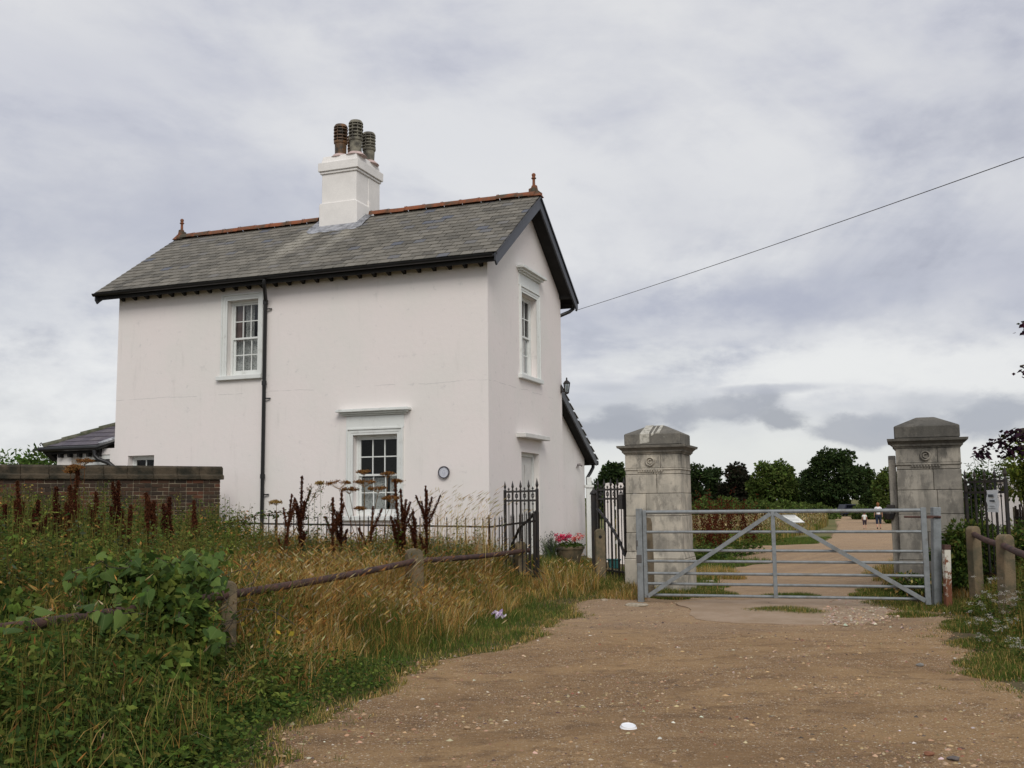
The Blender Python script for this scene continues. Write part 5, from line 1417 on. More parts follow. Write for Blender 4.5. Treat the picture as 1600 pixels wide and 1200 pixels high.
weed = Mass()
WPAL = [(5, GREEN), (4, DGREEN), (2, LIME), (2, OLIVE), (1, BLUEG)]
def zone(x, y):  # leafy tangle: strong left, thin to the right
    return np.clip(sst(-x - .235 * y, -.35, .75), 0, 1)
# behind the rail, knee to chest high
x, y = scatter(20000, -9.2, -.2, 8.0, 18.2, None)
k = (x < fx(y) - .1) & rail_line_ok(x, y) & (rng.uniform(0, 1, len(x)) < np.clip(.10 + zone(x, y), 0, 1) * .62)
x, y = x[k], y[k]
hh = (.46 + .58 * zone(x, y)) * rng.uniform(.55, 1.12, len(x)) * (.75 + .5 * blobs(x, y, 1.5, 2)) * np.interp(y, [8, 12, 16], [.82, 1.0, 1.0]) * (1 + .26 * sst(-x / y, .34, .45))
weed.weeds(P3(x, y), hh, 26, .085, WPAL + [(1.2, GOLD)], .15)
# in front of the rail
x, y = scatter(13000, -6.5, -1.2, 4.6, 10.8, None)
e = edge_d(x, y)
k = (e > .30) & (rng.uniform(0, 1, len(x)) < zone(x, y) * .85)
x, y, e = x[k], y[k], e[k]
hh = (.10 + .62 * sst(e, .25, 1.3)) * rng.uniform(.45, 1.05, len(x)); hh = np.minimum(hh, np.where(x < fx(y), .62, .7)); hh = np.where((x / y > -.288) & (x / y < -.245) & (y > 6.2), hh * .38, hh)
weed.weeds(P3(x, y), hh, 24, .092, [(5, GREEN), (5, DGREEN), (1.2, LIME), (1.2, OLIVE)], .15)
# leafy growth along the foot of the low railing
x, y = scatter(2600, -4.2, -.6, 13.6, 16.6, lambda x, y: rail_line_ok(x, y + .25) & (x < fx(y) - .1))
k = blobs(x, y, 2.4, 4) > .42; x, y = x[k], y[k]
weed.weeds(P3(x, y), rng.uniform(.45, .86, len(x)) * (.8 + .35 * blobs(x, y, 2.0, 8)), 30, .075, [(4, BLUEG * 1.3), (4, GREEN), (2, OLIVE), (1.5, GOLD), (1, BROWN)], .12)
weed.build("weed_tangle")
# fine grass and stalks threaded through the weeds
mix_ = Mass()
def nearpost(x, y): return (x / y > -.288) & (x / y < -.25) & (y > 6.6) & (y < 9.1)
x, y = scatter(85000, -9.0, -1.3, 4.6, 18.0, None); e = edge_d(x, y)
k = ~nearpost(x, y) & (e > .35) & rail_line_ok(x, y) & (rng.uniform(0, 1, len(x)) < zone(x, y) * .8)
x, y, e = x[k], y[k], e[k]
mix_.blades(P3(x, y), rng.uniform(.25, .95, len(x)) * np.where(y < 9, .45 + .5 * sst(e, .3, 1.5), 1.05), rng.uniform(.003, .008, len(x)), pick(len(x), [(5, GREEN), (3, OLIVE), (1.2, STRAW), (1, GOLD), (.6, BROWN)]), .4)
k = rng.uniform(0, 1, len(x)) < .05
mix_.heads(mix_.tips[k], .07, .010, pick(k.sum(), [(3, BROWN), (2, GOLD), (1, PALE)]), mix_.tdir[k] * .6 + np.array([0, 0, .6]))
# small ground leaves at the foot of the verge
x, y = scatter(60000, -5.5, -.6, 4.6, 9.5, None); e = edge_d(x, y)
k = (e > .03) & (e < 2.2) & (rng.uniform(0, 1, len(x)) < .65)
x, y, e = x[k], y[k], e[k]
pp_ = P3(x, y, 0); pp_[:, 2] += rng.uniform(.01, .12, len(x)) * (1 + 1.5 * sst(e, .2, 1.0))
mix_.leaves(pp_, rng.uniform(.015, .045, len(x)), pick(len(x), [(4, DGREEN), (4, GREEN), (1, LIME)]), .1, aspect=.7)
mix_.build("grass_among_weeds")

# ------------------------------------------------------------------ bindweed: heart-shaped leaves, the largest ones picked out singly
def heart(szn):
    o_ = [(0, 0), (.16, -.13), (.36, -.10), (.44, .10), (.36, .36), (.20, .62), (0, 1.0), (-.20, .62), (-.36, .36), (-.44, .10), (-.36, -.10), (-.16, -.13)]
    mid = [(0, .02, .0), (0, .45, .03), (0, 1.0, -.10)]
    vs = [(x * szn, y * szn, (-.22 * abs(x) - .10 * y * y) * szn) for x, y in o_] + [(0, .45 * szn, .02 * szn)]
    return vs, [(i, (i + 1) % 12, 12) for i in range(12)]
def f_bind(T, b):
    nt = T.nt; out = nt.nodes['Material Output']; oi = T.n('ShaderNodeObjectInfo').outputs['Random']
    c = T.ramp(oi, [(0, (.045, .085, .020)), (.4, (.075, .130, .028)), (.75, (.105, .165, .036)), (1, (.14, .20, .05))])
    p = objc(T); s = T.n('ShaderNodeSeparateXYZ'); T.set(s.inputs[0], p)
    vein = T.ss(T.math('ABSOLUTE', s.outputs[0]), .0025, .0005)
    c = T.mix(T.math('MULTIPLY', vein, .5), c, (.17, .22, .08))
    c = T.mix(T.math('MULTIPLY', T.ss(T.noise(p, 60, 4, .7), .55, .7), .3), c, (.16, .14, .05))
    T.set(b.inputs['Base Color'], c)
    tl = T.n('ShaderNodeBsdfTranslucent'); T.set(tl.inputs[0], c); m_ = T.n('ShaderNodeMixShader'); m_.inputs[0].default_value = .3
    nt.links.new(b.outputs[0], m_.inputs[1]); nt.links.new(tl.outputs[0], m_.inputs[2]); nt.links.new(m_.outputs[0], out.inputs[0])
M['bind'] = mat('bindweed_leaf', (.08, .13, .03), .6, spec=.15, fn=f_bind)
leaf_me = []
for z_ in (.130, .105, .085):
    v_, f__ = heart(z_); leaf_me.append(MB().add(v_, f__).mesh("leaf", M['bind'], smooth=True))
bw0 = Vector((-2.75, 8.35, hz(-2.75, 8.35)))
bw = empty("bindweed_vine", bw0, 0, "bindweed with big heart-shaped leaves smothering the nearest fence post", "climbing plant")
vin = MB(); rr = random.Random(5)
centres = []
def vine(p, steps, up_):
    d = Vector((rr.uniform(-.6, .6), rr.uniform(-.6, .3), up_)).normalized(); pts_ = [p.copy()]
    for _ in range(steps):
        d = (d + Vector((rr.gauss(0, .35), rr.gauss(0, .35), rr.gauss(.0, .3)))).normalized(); p = p + d * .075
        gz = hz(p.x, p.y)
        lim = .98 if p.y > 7.4 else .86
        if p.z > gz + lim: d.z = -abs(d.z)
        if p.z < gz + .06: d.z = abs(d.z)
        pts_.append(p.copy()); centres.append((p.copy(), d.copy()))
    vin.tube([q - bw0 for q in pts_], .0035, 4, cap=False)
for i in range(26):
    px_ = rr.uniform(-.35, .25); py_ = rr.uniform(-.45, .5)
    vine(Vector((FP[1][0] + px_ - .28, FP[1][1] + py_ - .75, hz(-2.5, 9) + rr.uniform(.05, .75))), 13, 1.0)
for i in range(24):
    t = rr.random(); y_ = 5.9 + 2.9 * t; x_ = fx(y_) + rr.uniform(-.15, .50) - (.2 if y_ < 7 else 0)
    vine(Vector((float(x_), y_, hz(x_, y_) + rr.uniform(.12, .6))), 9, .1)
vin.build("stems", M['twig'], bw)
centres = [c for c in centres if c[0].x / c[0].y < -.282 or c[0].y < 7.2]
rr.shuffle(centres)
for i, (p, d) in enumerate(centres[:296]):
    o = bpy.data.objects.new("leaf", leaf_me[i % 3]); link(o, bw)
    toc = Vector((-p.x * .5, -p.y * .5 , 0)).normalized()
    nrm_ = (toc * rr.uniform(.2, 1.0) + Vector((rr.gauss(0, .45), rr.gauss(0, .45), rr.uniform(.4, 1.1)))).normalized()
    tipd = Vector((rr.gauss(0, .5), rr.gauss(-.3, .5), rr.uniform(-1.1, .1))); tipd = (tipd - nrm_ * tipd.dot(nrm_)).normalized()
    xd = tipd.cross(nrm_)
    m_ = Matrix((xd, tipd, nrm_)).transposed().to_4x4(); m_.translation = p - bw0 + toc * .04; o.matrix_local = m_
bs = Mass(); cc = centres[296:] + centres[:200]
PP = np.array([tuple(c[0]) for c in cc]); PP = np.repeat(PP, 4, 0) + rng.normal(0, .05, (len(PP) * 4, 3))
bs.leaves(PP, rng.uniform(.04, .075, len(PP)), pick(len(PP), [(3, GREEN), (2, LIME), (2, DGREEN)]), .6, aspect=.75)
for (cx, cy, cz, rx, ry, rz_, n) in ((-.40, -.30, .56, .26, .28, .40, 1300), (-.28, -.9, .50, .27, .3, .46, 1500), (-.02, -1.35, .40, .26, .3, .40, 1200), (-.66, -.7, .55, .32, .3, .42, 1300), (.02, -1.95, .22, .28, .3, .24, 700), (-1.15, -1.7, .50, .34, .35, .36, 1000), (-.5, -1.8, .32, .34, .35, .30, 800), (-1.35, -2.5, .5, .3, .3, .28, 700)):
    d = rng.normal(0, 1, (n, 3)); d /= np.linalg.norm(d, axis=1, keepdims=True); q = np.where(rng.uniform(0, 1, n) < .3, rng.uniform(.4, .85, n), rng.uniform(.85, 1.1, n)) * (.85 + .2 * np.sin(d[:, 0] * 6 + cx * 9) * np.sin(d[:, 2] * 7))
    PP = np.array([FP[1][0] + cx, FP[1][1] + cy, hz(-2.7, 8.5) + cz]) + d * np.array([rx, ry, rz_]) * q[:, None]
    bs.leaves(PP, rng.uniform(.06, .115, n), pick(n, [(4, GREEN), (2, LIME), (3, DGREEN)]), .7, out=d * .6, aspect=.72)
o = bs.build("small_leaves", loc=tuple(bw0)); o.parent = bw; o.location = (0, 0, 0)
# yellowed leaves right of the post
yv = Mass(); cx_ = at(408, 990, 9.0)
n = 36; PP = np.array(tuple(cx_)) + rng.normal(0, 1, (n, 3)) * np.array([.10, .06, .05])
yv.leaves(PP, rng.uniform(.04, .07, n), pick(n, [(3, C(.38, .26, .04)), (1, C(.22, .2, .05))]), .5, aspect=.7)
gz_ = hz(cx_.x, cx_.y)
yv.stems(np.array([[cx_.x, cx_.y, gz_]] * 4), PP[:4], .005, pick(4, [(1, OLIVE)]))
o = yv.build("yellowed_weed", kind=None, loc=(cx_.x, cx_.y, gz_)); tag(o, "small weed with yellowed leaves at the foot of the nearest post", "plant")

# ------------------------------------------------------------------ docks: rust-red seed stalks, each plant its own thing
def dock(px_, pyt, Y, label, spread=1.0, nbr=7, group="rust-brown dock stalks gone to seed"):
    tip = at(px_, pyt, Y); x, y = tip.x, tip.y; gz = hz(x, y); h_ = tip.z - gz
    m = Mass(); rr_ = np.random.default_rng(int(px_ * 7 + pyt))
    base = np.array([x + rr_.normal(0, .03), y, gz]); top = np.array(tuple(tip))
    base = base + np.array([rr_.normal(0, .09), rr_.normal(0, .06), 0]); segs = [(base, top, .35, 1.0)]
    hue = C(*([.9, 1, 1] if rr_.uniform() < .5 else [1.5, 1.9, 1.6]))
    for i in range(nbr):
        t = rr_.uniform(.32, .72); a = rr_.uniform(0, 6.28); st_ = base + (top - base) * t
        L = h_ * rr_.uniform(.14, .34); o_ = np.array([math.cos(a) * .42 * spread, math.sin(a) * .35 * spread, .88]); segs.append((st_, st_ + o_ * L, .08, 1.0))
    A = np.array([s[0] for s in segs]); B = np.array([s[1] for s in segs])
    m.stems(A, B, .010, pick(len(A), [(1, C(.07, .03, .018))]))
    fat = rr_.uniform(1.3, 2.1) if px_ < 400 else rr_.uniform(1.1, 1.5)
    for (a, b, t0, t1) in segs:
        L = np.linalg.norm(b - a); nn = int(L * (1500 if px_ < 400 else 1050)) + 10
        t = rr_.uniform(t0, t1, nn) ; w_ = .026 * (1.15 - t * .75) * (.35 + .85 * np.sin(t * L * 45 + a[0] * 9) ** 2)
        nn = int(nn * fat); t = rr_.uniform(t0, t1, nn); w_ = .026 * fat * (1.15 - t * .75) * (.35 + .85 * np.sin(t * L * 45 + a[0] * 9) ** 2)
        P = a + (b - a) * t[:, None] + rr_.normal(0, 1, (nn, 3)) * (w_[:, None] * .62)
        m.heads(P, rr_.uniform(.010, .024, nn), rr_.uniform(.008, .016, nn), pick(nn, [(4, RUSTC * hue), (2, C(.06, .020, .013) * hue), (1.5, C(.17, .065, .03))]))
    nl = 9; t = rr_.uniform(.03, .35, nl)
    m.leaves(base + (top - base) * t[:, None], rr_.uniform(.10, .22, nl), pick(nl, [(2, GREEN), (1, BROWN), (1, OLIVE)]), .1, aspect=.3)
    o = m.build("dock_plant", kind=None, loc=(x, y, gz)); tag(o, label, "plant", group); return o
docks = [
 (472, 744, 15.2, "tallest dock stalk, just right of the downpipe, rust red", .8, 9), (456, 772, 15.0, "dock stalk close left of the tallest one by the downpipe", .7, 5),
 (534, 766, 15.2, "dock stalk left of the golden umbels, in front of the railing", 1.0, 7), (520, 778, 15.0, "short dock stalk left of the lower window", .8, 5),
 (617, 750, 15.0, "curved dock stalk crossing the lower window's right panes", .8, 4), (626, 764, 14.9, "dense dark dock stalk at the lower window's right jamb", 1.1, 9),
 (583, 792, 14.8, "leaning dock stalk below the lower window", 1.0, 5), (665, 760, 14.9, "open-branched dock stalk alone right of the lower window", 1.1, 6),
 (645, 796, 15.0, "small dock stalk between two taller ones right of the window", .8, 3),
 (27, 752, 12.5, "dock stalk against the brick wall at the far left edge", .55, 11), (122, 732, 12.5, "dark dock stalk reaching above the brick wall coping", .4, 9),
 (185, 752, 13.5, "dense dock stalk beside the leafy climber on the brick wall", .5, 13), (60, 782, 12.2, "low spreading dock stalk left of the brick wall climber", .8, 9),
 (265, 778, 14.5, "dock stalk before the red bricks near the wall end", .5, 9), (303, 782, 15.5, "dock stalk at the end of the brick wall", .4, 8)]
docks += [(88, 762, 13.2, "thin dock stalk between the far-left one and the golden hogweed", .5, 7), (150, 770, 13.0, "dock stalk just right of the golden hogweed on the brick wall", .5, 8),
 (228, 770, 14.2, "dock stalk between the wall climber and the wall end, red and thin", .5, 7), (8, 790, 11.8, "dock stalk cut by the left picture edge", .6, 9), (205, 790, 13.2, "low dense dock stalk at the right foot of the wall climber", .6, 9)]
for d in docks: dock(*d)
for i, (a, b, Y, l) in enumerate(((1108, 776, 27, "rust-red dock clump beyond the gate, beside the left pier"), (1098, 800, 25.5, "low rusty dock clump hard against the left pier"), (1128, 788, 27.5, "middle rusty dock clump beyond the gate"),
                                  (1150, 784, 28, "rusty dock clump beyond the gate, under the brace"), (1172, 800, 28, "rightmost rusty dock clump beyond the gate"), (1118, 806, 25, "short rusty dock clump in front of the others beyond the gate"))):
    g_ = empty("dock_clump", (at(a, b, Y).x, Y, hz(at(a, b, Y).x, Y)), 0, l, "plant", "dock clumps beyond the field gate")
    m = Mass(); tip = at(a, b, Y); gz = hz(tip.x, Y)
    n = 600; q = rng.uniform(0, 1, (n,)); st_ = rng.integers(0, 16, n); aa = st_ * .9; lean_ = .18 + .32 * ((st_ * 37 % 16) / 16)
    zz_ = (.45 + .70 * q) * (tip.z - gz) * (.72 + .30 * ((st_ * 53 % 16) / 16))
    PP = np.stack([np.cos(aa) * lean_ * zz_, np.sin(aa) * lean_ * zz_, zz_], 1) + rng.normal(0, .028, (n, 3))
    m.heads(PP, rng.uniform(.03, .06, n), rng.uniform(.02, .035, n), pick(n, [(4, C(.11, .028, .014)), (2, RUSTC), (1, C(.18, .06, .025))]))
    o = m.build("seed_stalks", kind="stuff"); o.parent = g_
    m = Mass(); PP = rng.normal(0, .22, (160, 3)); PP[:, 2] = np.abs(PP[:, 2]) * 1.2
    m.leaves(PP, rng.uniform(.1, .2, 160), pick(160, [(2, GREEN), (1, DGREEN)]), .1, aspect=.35); o = m.build("leaves", kind=None); o.parent = g_

# ------------------------------------------------------------------ hogweed umbels
def umbel_plant(base_px, Y, tips, col, label, sz=.135, green=False):
    b0 = at(base_px[0], base_px[1], Y); gz = hz(b0.x, b0.y); base = np.array([b0.x, b0.y, gz]); m = Mass(); st = Mass()
    j = np.array([b0.x, b0.y, gz + .55])
    for (px_, py_, k_) in tips:
        t = np.array(tuple(at(px_, py_, Y + rng.uniform(-.2, .2)))); R_ = sz * k_
        jj = base + (t - base) * .45; jj[:2] = base[:2] * .6 + jj[:2] * .4
        hub = t - np.array([0, 0, R_ * .75]); st.stems(np.array([base, jj]), np.array([jj, hub]), .012, pick(2, [(1, BROWN)]))
        nr = 20; a = rng.uniform(0, 6.28, nr); r_ = R_ * np.sqrt(rng.uniform(.02, 1, nr))
        ends = t + np.stack([np.cos(a) * r_, np.sin(a) * r_, -r_ * .30 + rng.normal(0, .006, nr)], 1)
        st.stems(np.repeat(hub[None], nr, 0), ends, .0035, pick(nr, [(1, BROWN), (1, GOLD)]))
        n = nr * 26; P = np.repeat(ends, 26, 0) + rng.normal(0, 1, (n, 3)) * np.array([.018, .018, .010])
        m.heads(P, rng.uniform(.010, .019, n), rng.uniform(.009, .016, n), pick(n, col))
    g = empty("hogweed", (b0.x, b0.y, gz), 0, label, "plant", "dead hogweed with flat seed heads")
    o = st.build("stalks", kind=None, loc=tuple(base)); o.parent = g; o.location = (0, 0, 0)
    o = m.build("seed_heads", kind=None, loc=tuple(base)); o.parent = g; o.location = (0, 0, 0)
UC = [(3, C(.27, .125, .04)), (2, C(.32, .17, .06)), (1, C(.15, .07, .03))]
umbel_plant((568, 875), 14.6, [(530, 750, 1.3), (569, 735, .75), (570, 749, 1.1), (591, 760, .9), (546, 762, .9), (612, 775, 1.0), (561, 793, .5)], UC, "golden brown hogweed with many umbels in front of the lower window")
umbel_plant((598, 870), 14.9, [(606, 738, .8), (620, 750, .6)], UC, "slim hogweed with two small umbels at the upper sash of the lower window")
umbel_plant((436, 850), 15.2, [(432, 783, .65), (500, 754, .35)], [(2, STRAW), (1, BROWN)], "pale dried hogweed with one umbel by the foot of the downpipe")
umbel_plant((126, 860), 12.6, [(133, 717, .75), (118, 727, .7), (110, 735, .4)], UC, "golden hogweed reaching above the brick wall at left")
umbel_plant((150, 930), 11.0, [(52, 846, .5), (40, 905, .5), (148, 898, .55)], [(2, STRAW), (1, C(.3, .28, .08))], "low hogweed with yellowish umbels in the weeds at left")

# thistles / ragwort-like leafy spikes and a leafy climber on the railing
def spike(px_, pyt, Y, label, pal, name="leafy_spike", n=90, size=.06, spread=.07, top=True, group="leafy spikes between the docks"):
    tip = at(px_, pyt, Y); gz = hz(tip.x, tip.y); m = Mass(); P = np.array([[tip.x, tip.y, gz]])
    m.weeds(P, np.array([tip.z - gz]), n, size, pal, spread, lean=.02, topscale=.45)
    if top: m.heads(m.tops + rng.normal(0, .03, (40, 3)) - np.array([0, 0, .04]), .02, .014, pick(40, [(2, BROWN), (1, BLUEG), (1, C(.2, .15, .1))]))
    o = m.build(name, kind=None, loc=(tip.x, tip.y, gz)); tag(o, label, "plant", group)
for a in ((482, 760, 15.1, "grey-green leafy spike right beside the tallest dock"), (492, 771, 15.0, "grey-green leafy spike, second right of the tallest dock"), (505, 758, 15.1, "tall grey-green leafy spike midway between dock and hogweed"),
          (515, 790, 14.9, "short grey-green leafy spike under the hogweed"), (622, 815, 14.8, "blue-green leafy spike at the foot of the lower window")):
    spike(*a, [(3, BLUEG), (2, GREEN), (1, OLIVE)], n=80, size=.075)
for a in ((718, 812, 16.5, "bushy green climber on the railing below the plaque"), (749, 822, 16.3, "smaller green climber on the railing near its rusty corner post")):
    spike(*a, [(3, C(.10, .14, .04)), (2, GREEN)], name="climber", n=190, size=.07, spread=.17, top=False, group="green climbers on the low railing")
spike(185, 782, 14.6, "dark leafy climber low on the brick wall", [(3, C(.035, .085, .03)), (1, GREEN)], name="ivy_bush", n=420, size=.08, spread=.42, top=False, group=None)
spike(262, 806, 14.0, "bright green leafy weed before the end of the brick wall", [(3, LIME), (2, GREEN)], name="tall_weed", n=160, size=.09, spread=.2, top=False, group=None)
# arching bramble over the railing's left end
ar = Mass(); arc = [at(360 + i * 11, 818 - 17 * math.sin(i / 5.5 * 1.2) , 15.5) for i in range(12)]; n = 260
q = rng.integers(0, 12, n); PP = np.array([tuple(arc[i]) for i in q]) + rng.normal(0, 1, (n, 3)) * np.array([.06, .06, .03])
ar.leaves(PP, rng.uniform(.03, .07, n), pick(n, [(2, DGREEN), (2, C(.06, .035, .02)), (2, GREEN)]), .4)
ar.stems(np.array([tuple(p) for p in arc[:-1]]), np.array([tuple(p) for p in arc[1:]]), .012, pick(11, [(1, BROWN)]))
b_ = at(345, 840, 15.5); gz_ = hz(b_.x, b_.y)
ar.stems(np.array([[b_.x, b_.y, gz_]]), np.array([tuple(arc[0])]), .015, pick(1, [(1, BROWN)]))
n = 500; PP = np.array([b_.x + .15, b_.y, gz_ + .5]) + rng.normal(0, 1, (n, 3)) * np.array([.28, .25, .25])
ar.leaves(PP, rng.uniform(.04, .08, n), pick(n, [(3, GREEN), (2, LIME), (1, OLIVE)]), .4)
o = empty("bramble", (b_.x, b_.y, gz_)); ar.build("leaves_and_stems", kind='stuff', parent=o, loc=(b_.x, b_.y, gz_)).location = (0, 0, 0); tag(o, "arching bramble over the left end of the low railing", "plant")

# ------------------------------------------------------------------ grass tufts elsewhere
tf = Mass()
def tuft_zone(pxs, n, h0, h1, pal, w0=.004, w1=.009, lean=.45, r=.35, clump=None):
    """tufts round ground points seen at pixels"""
    for (a, b, *rest) in pxs:
        rr_ = rest[0] if rest else r
        g = gp(a, b); ang_ = rng.uniform(0, 6.28, n); rad = rr_ * np.sqrt(rng.uniform(0, 1, n))
        x = g.x + np.cos(ang_) * rad * 1.3; y = g.y + np.sin(ang_) * rad
        k = house_ok(x, y); x, y = x[k], y[k]; m_ = len(x)
        fall = 1 - .55 * np.sqrt((x - g.x) ** 2 / 1.7 + (y - g.y) ** 2) / rr_
        tf.blades(P3(x, y), rng.uniform(h0, h1, m_) * fall, rng.uniform(w0, w1, m_), pick(m_, pal), lean)
GP = [(4, GREEN), (3, LAWN), (2, OLIVE), (2, STRAW)]; SP = [(4, STRAW), (2, GOLD), (2, OLIVE), (1, GREEN), (1, PALE)]
tuft_zone([(905, 905, .5), (925, 912, .5), (960, 915, .5), (985, 905, .4), (900, 893, .5), (940, 925, .35)], 2200, .08, .26, GP)
tuft_zone([(985, 925, .3), (1000, 930, .22), (970, 935, .3), (1025, 915, .35)], 1100, .06, .26, SP)
tuft_zone([(1035, 928, .35), (1075, 932, .35), (1110, 932, .35), (1060, 915, .4), (1095, 918, .4), (1050, 905, .5), (1045, 935, .25), (1090, 928, .35)], 2400, .06, .19, GP)
tuft_zone([(1085, 905, .5), (1110, 900, .45), (1130, 905, .35)], 1400, .12, .34, SP)
tuft_zone([(1215, 934, .3), (1235, 935, .3), (1250, 933, .25)], 1300, .04, .13, [(3, LAWN), (2, GREEN), (1, OLIVE)])
tuft_zone([(1205, 957, .30), (1232, 956, .35), (1255, 960, .28)], 1500, .065, .125, [(3, LAWN), (2, OLIVE), (1, STRAW)])
tuft_zone([(1385, 945, .30), (1410, 950, .35), (1435, 955, .35), (1425, 965, .25), (1395, 935, .35), (1365, 932, .3), (1375, 925, .3)], 2400, .04, .15, GP)
tuft_zone([(1480, 935, .3), (1465, 930, .2), (1500, 935, .3), (1490, 918, .25)], 2000, .12, .42, SP)
tuft_zone([(1440, 905, .5), (1410, 900, .4), (1400, 890, .5), (1450, 880, .5)], 1500, .1, .32, SP + [(3, GREEN)])
tuft_zone([(1515, 930, .35), (1530, 920, .4), (1500, 950, .3), (1525, 955, .35), (1545, 985, .4)], 1900, .06, .2, GP)
tuft_zone([(1545, 1010, .35), (1530, 985, .3), (1570, 1040, .35), (1590, 1055, .35), (1600, 1030, .4), (1585, 1005, .4), (1510, 975, .22)], 2600, .04, .13, GP)
tuft_zone([(1545, 905, .5), (1580, 915, .5), (1600, 930, .5)], 1500, .15, .55, [(2, GREEN), (3, GOLD), (2, STRAW), (2, OLIVE)])
tuft_zone([(880, 890, .4), (865, 886, .4), (838, 886, .4), (900, 880, .4)], 1500, .1, .3, GP)
tf.build("grass_tufts")

# right bank
rbk = Mass()
x, y = scatter(60000, 5.2, 11.5, 8.2, 17.5, None)
e = x - (pr(y) + jig(y, 4)); k = (e > .05) & (rng.uniform(0, 1, len(x)) < .8) & ~((x < 7.2) & (y > 14.2))
x, y, e = x[k], y[k], e[k]
hh = (.05 + .42 * sst(e, .2, 1.1)) * rng.uniform(.5, 1.1, len(x))
rbk.blades(P3(x, y), hh, rng.uniform(.005, .010, len(x)), pick(len(x), [(5, GREEN), (3, OLIVE), (2, STRAW), (1, GOLD)]), .4)
x, y = scatter(4200, 5.6, 11.0, 8.2, 17.0, None); e = x - (pr(y) + jig(y, 4)); k = (e > .35) & ~((x < 7.3) & (y > 13.8)); x, y, e = x[k], y[k], e[k]
rbk.weeds(P3(x, y), (.16 + .62 * sst(e, .3, 1.3)) * rng.uniform(.6, 1.1, len(x)), 30, .065, [(4, GREEN), (3, DGREEN), (1, OLIVE)], .12)
rbk.build("bank_grass")

# yarrow with white flower heads, each plant a thing
yar = [(1548, 905, 11.6, "topmost"), (1538, 925, 11.4, ""), (1566, 926, 11.2, ""), (1536, 945, 11.0, ""), (1558, 940, 11.0, ""), (1582, 935, 10.9, ""), (1590, 925, 11.2, ""),
       (1528, 968, 10.6, ""), (1545, 960, 10.5, ""), (1555, 985, 10.0, ""), (1576, 968, 10.2, ""), (1590, 998, 9.6, ""), (1592, 1010, 9.4, ""), (1530, 990, 10.2, "")]
lbl = ["topmost white yarrow plant, below the second right-hand post", "white yarrow just left below the topmost one", "white yarrow under the mossy right-hand post", "leftmost white yarrow at middle height of the bank",
       "white yarrow in the centre of the clump", "white yarrow with a wide head near the right edge", "white yarrow high up at the right edge", "leftmost low white yarrow at the track edge", "cream yarrow beside the leftmost low one",
       "small yarrow in the lower middle of the clump", "white yarrow on the clump's right side", "low white yarrow at the right edge", "lowest bright white yarrow at the right edge", "low pinkish yarrow nearest the gravel"]
for (a, b, Y, _), l in zip(yar, lbl):
    tip = at(a, b, Y); gz = hz(tip.x, tip.y); m = Mass(); base = np.array([tip.x + .04, tip.y, gz])
    nh = 5; tips_ = np.array(tuple(tip)) + rng.normal(0, 1, (nh, 3)) * np.array([.055, .06, .045]); tips_[0] = np.array(tuple(tip))
    m.stems(np.repeat((base + (np.array(tuple(tip)) - base) * .5)[None], nh, 0), tips_, .005, pick(nh, [(1, OLIVE)])); m.stems(base[None], (base + (np.array(tuple(tip)) - base) * .5)[None], .008, pick(1, [(1, OLIVE)]))
    n = nh * 34; g_y = empty('yarrow', (tip.x, tip.y, gz)); m.build('stalk', kind='stuff', parent=g_y, loc=(tip.x, tip.y, gz)).location = (0, 0, 0); m = Mass(); P = np.repeat(tips_, 34, 0) + rng.normal(0, 1, (n, 3)) * np.array([.016, .016, .008])
    m.leaves(P, rng.uniform(.007, .013, n), pick(n, [(5, C(.60, .58, .52)), (1, C(.4, .36, .28))], .1), 0, aspect=.9, up=2)
    m.build('flower_heads', kind='stuff', parent=g_y, loc=(tip.x, tip.y, gz)).location = (0, 0, 0); m = Mass()
    P = base + (np.array(tuple(tip)) - base) * rng.uniform(.1, .85, (60, 1)) + rng.normal(0, .03, (60, 3))
    m.leaves(P, rng.uniform(.03, .06, 60), pick(60, [(2, GREEN), (2, DGREEN)]), .1, aspect=.25)
    m.build('leaves', kind='stuff', parent=g_y, loc=(tip.x, tip.y, gz)).location = (0, 0, 0); tag(g_y, l, "plant", "white yarrow on the right bank")

# ------------------------------------------------------------------ stone planter with geraniums, lavender beside it
plp = at(890, 878, 20.6); pz_ = hz(plp.x, plp.y)
pt_ = MB().lathe([(.18, 0), (.20, .02), (.24, .18), (.27, .24), (.285, .29), (.305, .30), (.31, .34), (.285, .355), (.26, .35), (.25, .31), (.0, .30)], n=24).build("stone_planter", M['conc'], None, smooth=True, loc=(plp.x, plp.y, pz_))
tag(pt_, "round stone planter in front of the lean-to wall", "planter")
m = Mass(); n = 700; a = rng.uniform(0, 6.28, n); r = .30 * np.sqrt(rng.uniform(0, 1, n)); PP = np.stack([np.cos(a) * r, np.sin(a) * r, .34 + rng.uniform(0, .13, n) * (1.1 - r / .34)], 1)
m.leaves(PP, rng.uniform(.03, .055, n), pick(n, [(3, DGREEN), (2, GREEN)]), .2, aspect=.9)
ger = m.build("geraniums", kind=None); ger.location = (plp.x, plp.y, pz_); tag(ger, "red and pink geraniums growing in the stone planter", "flowers")
for i in range(24):
    a = rng.uniform(0, 6.28); r = .30 * math.sqrt(rng.uniform(0, 1)); c = np.array([math.cos(a) * r - .02, math.sin(a) * r, .47 + rng.uniform(0, .10)]); m = Mass(); nn = 34
    P = c + np.clip(rng.normal(0, .022, (nn, 3)), -.04, .04); colr = [(3, C(.72, .04, .13)), (1, C(.75, .12, .24))] if c[0] < .03 else [(3, C(.75, .20, .18)), (1, C(.8, .48, .40))]
    m.leaves(P, rng.uniform(.024, .040, nn), pick(nn, colr, .1), 0, aspect=1.0, up=1); m.stems((c - np.array([0, 0, .14]))[None], c[None], .005, pick(1, [(1, GREEN)]))
    o = m.build("flower_head", kind=None); o.parent = ger
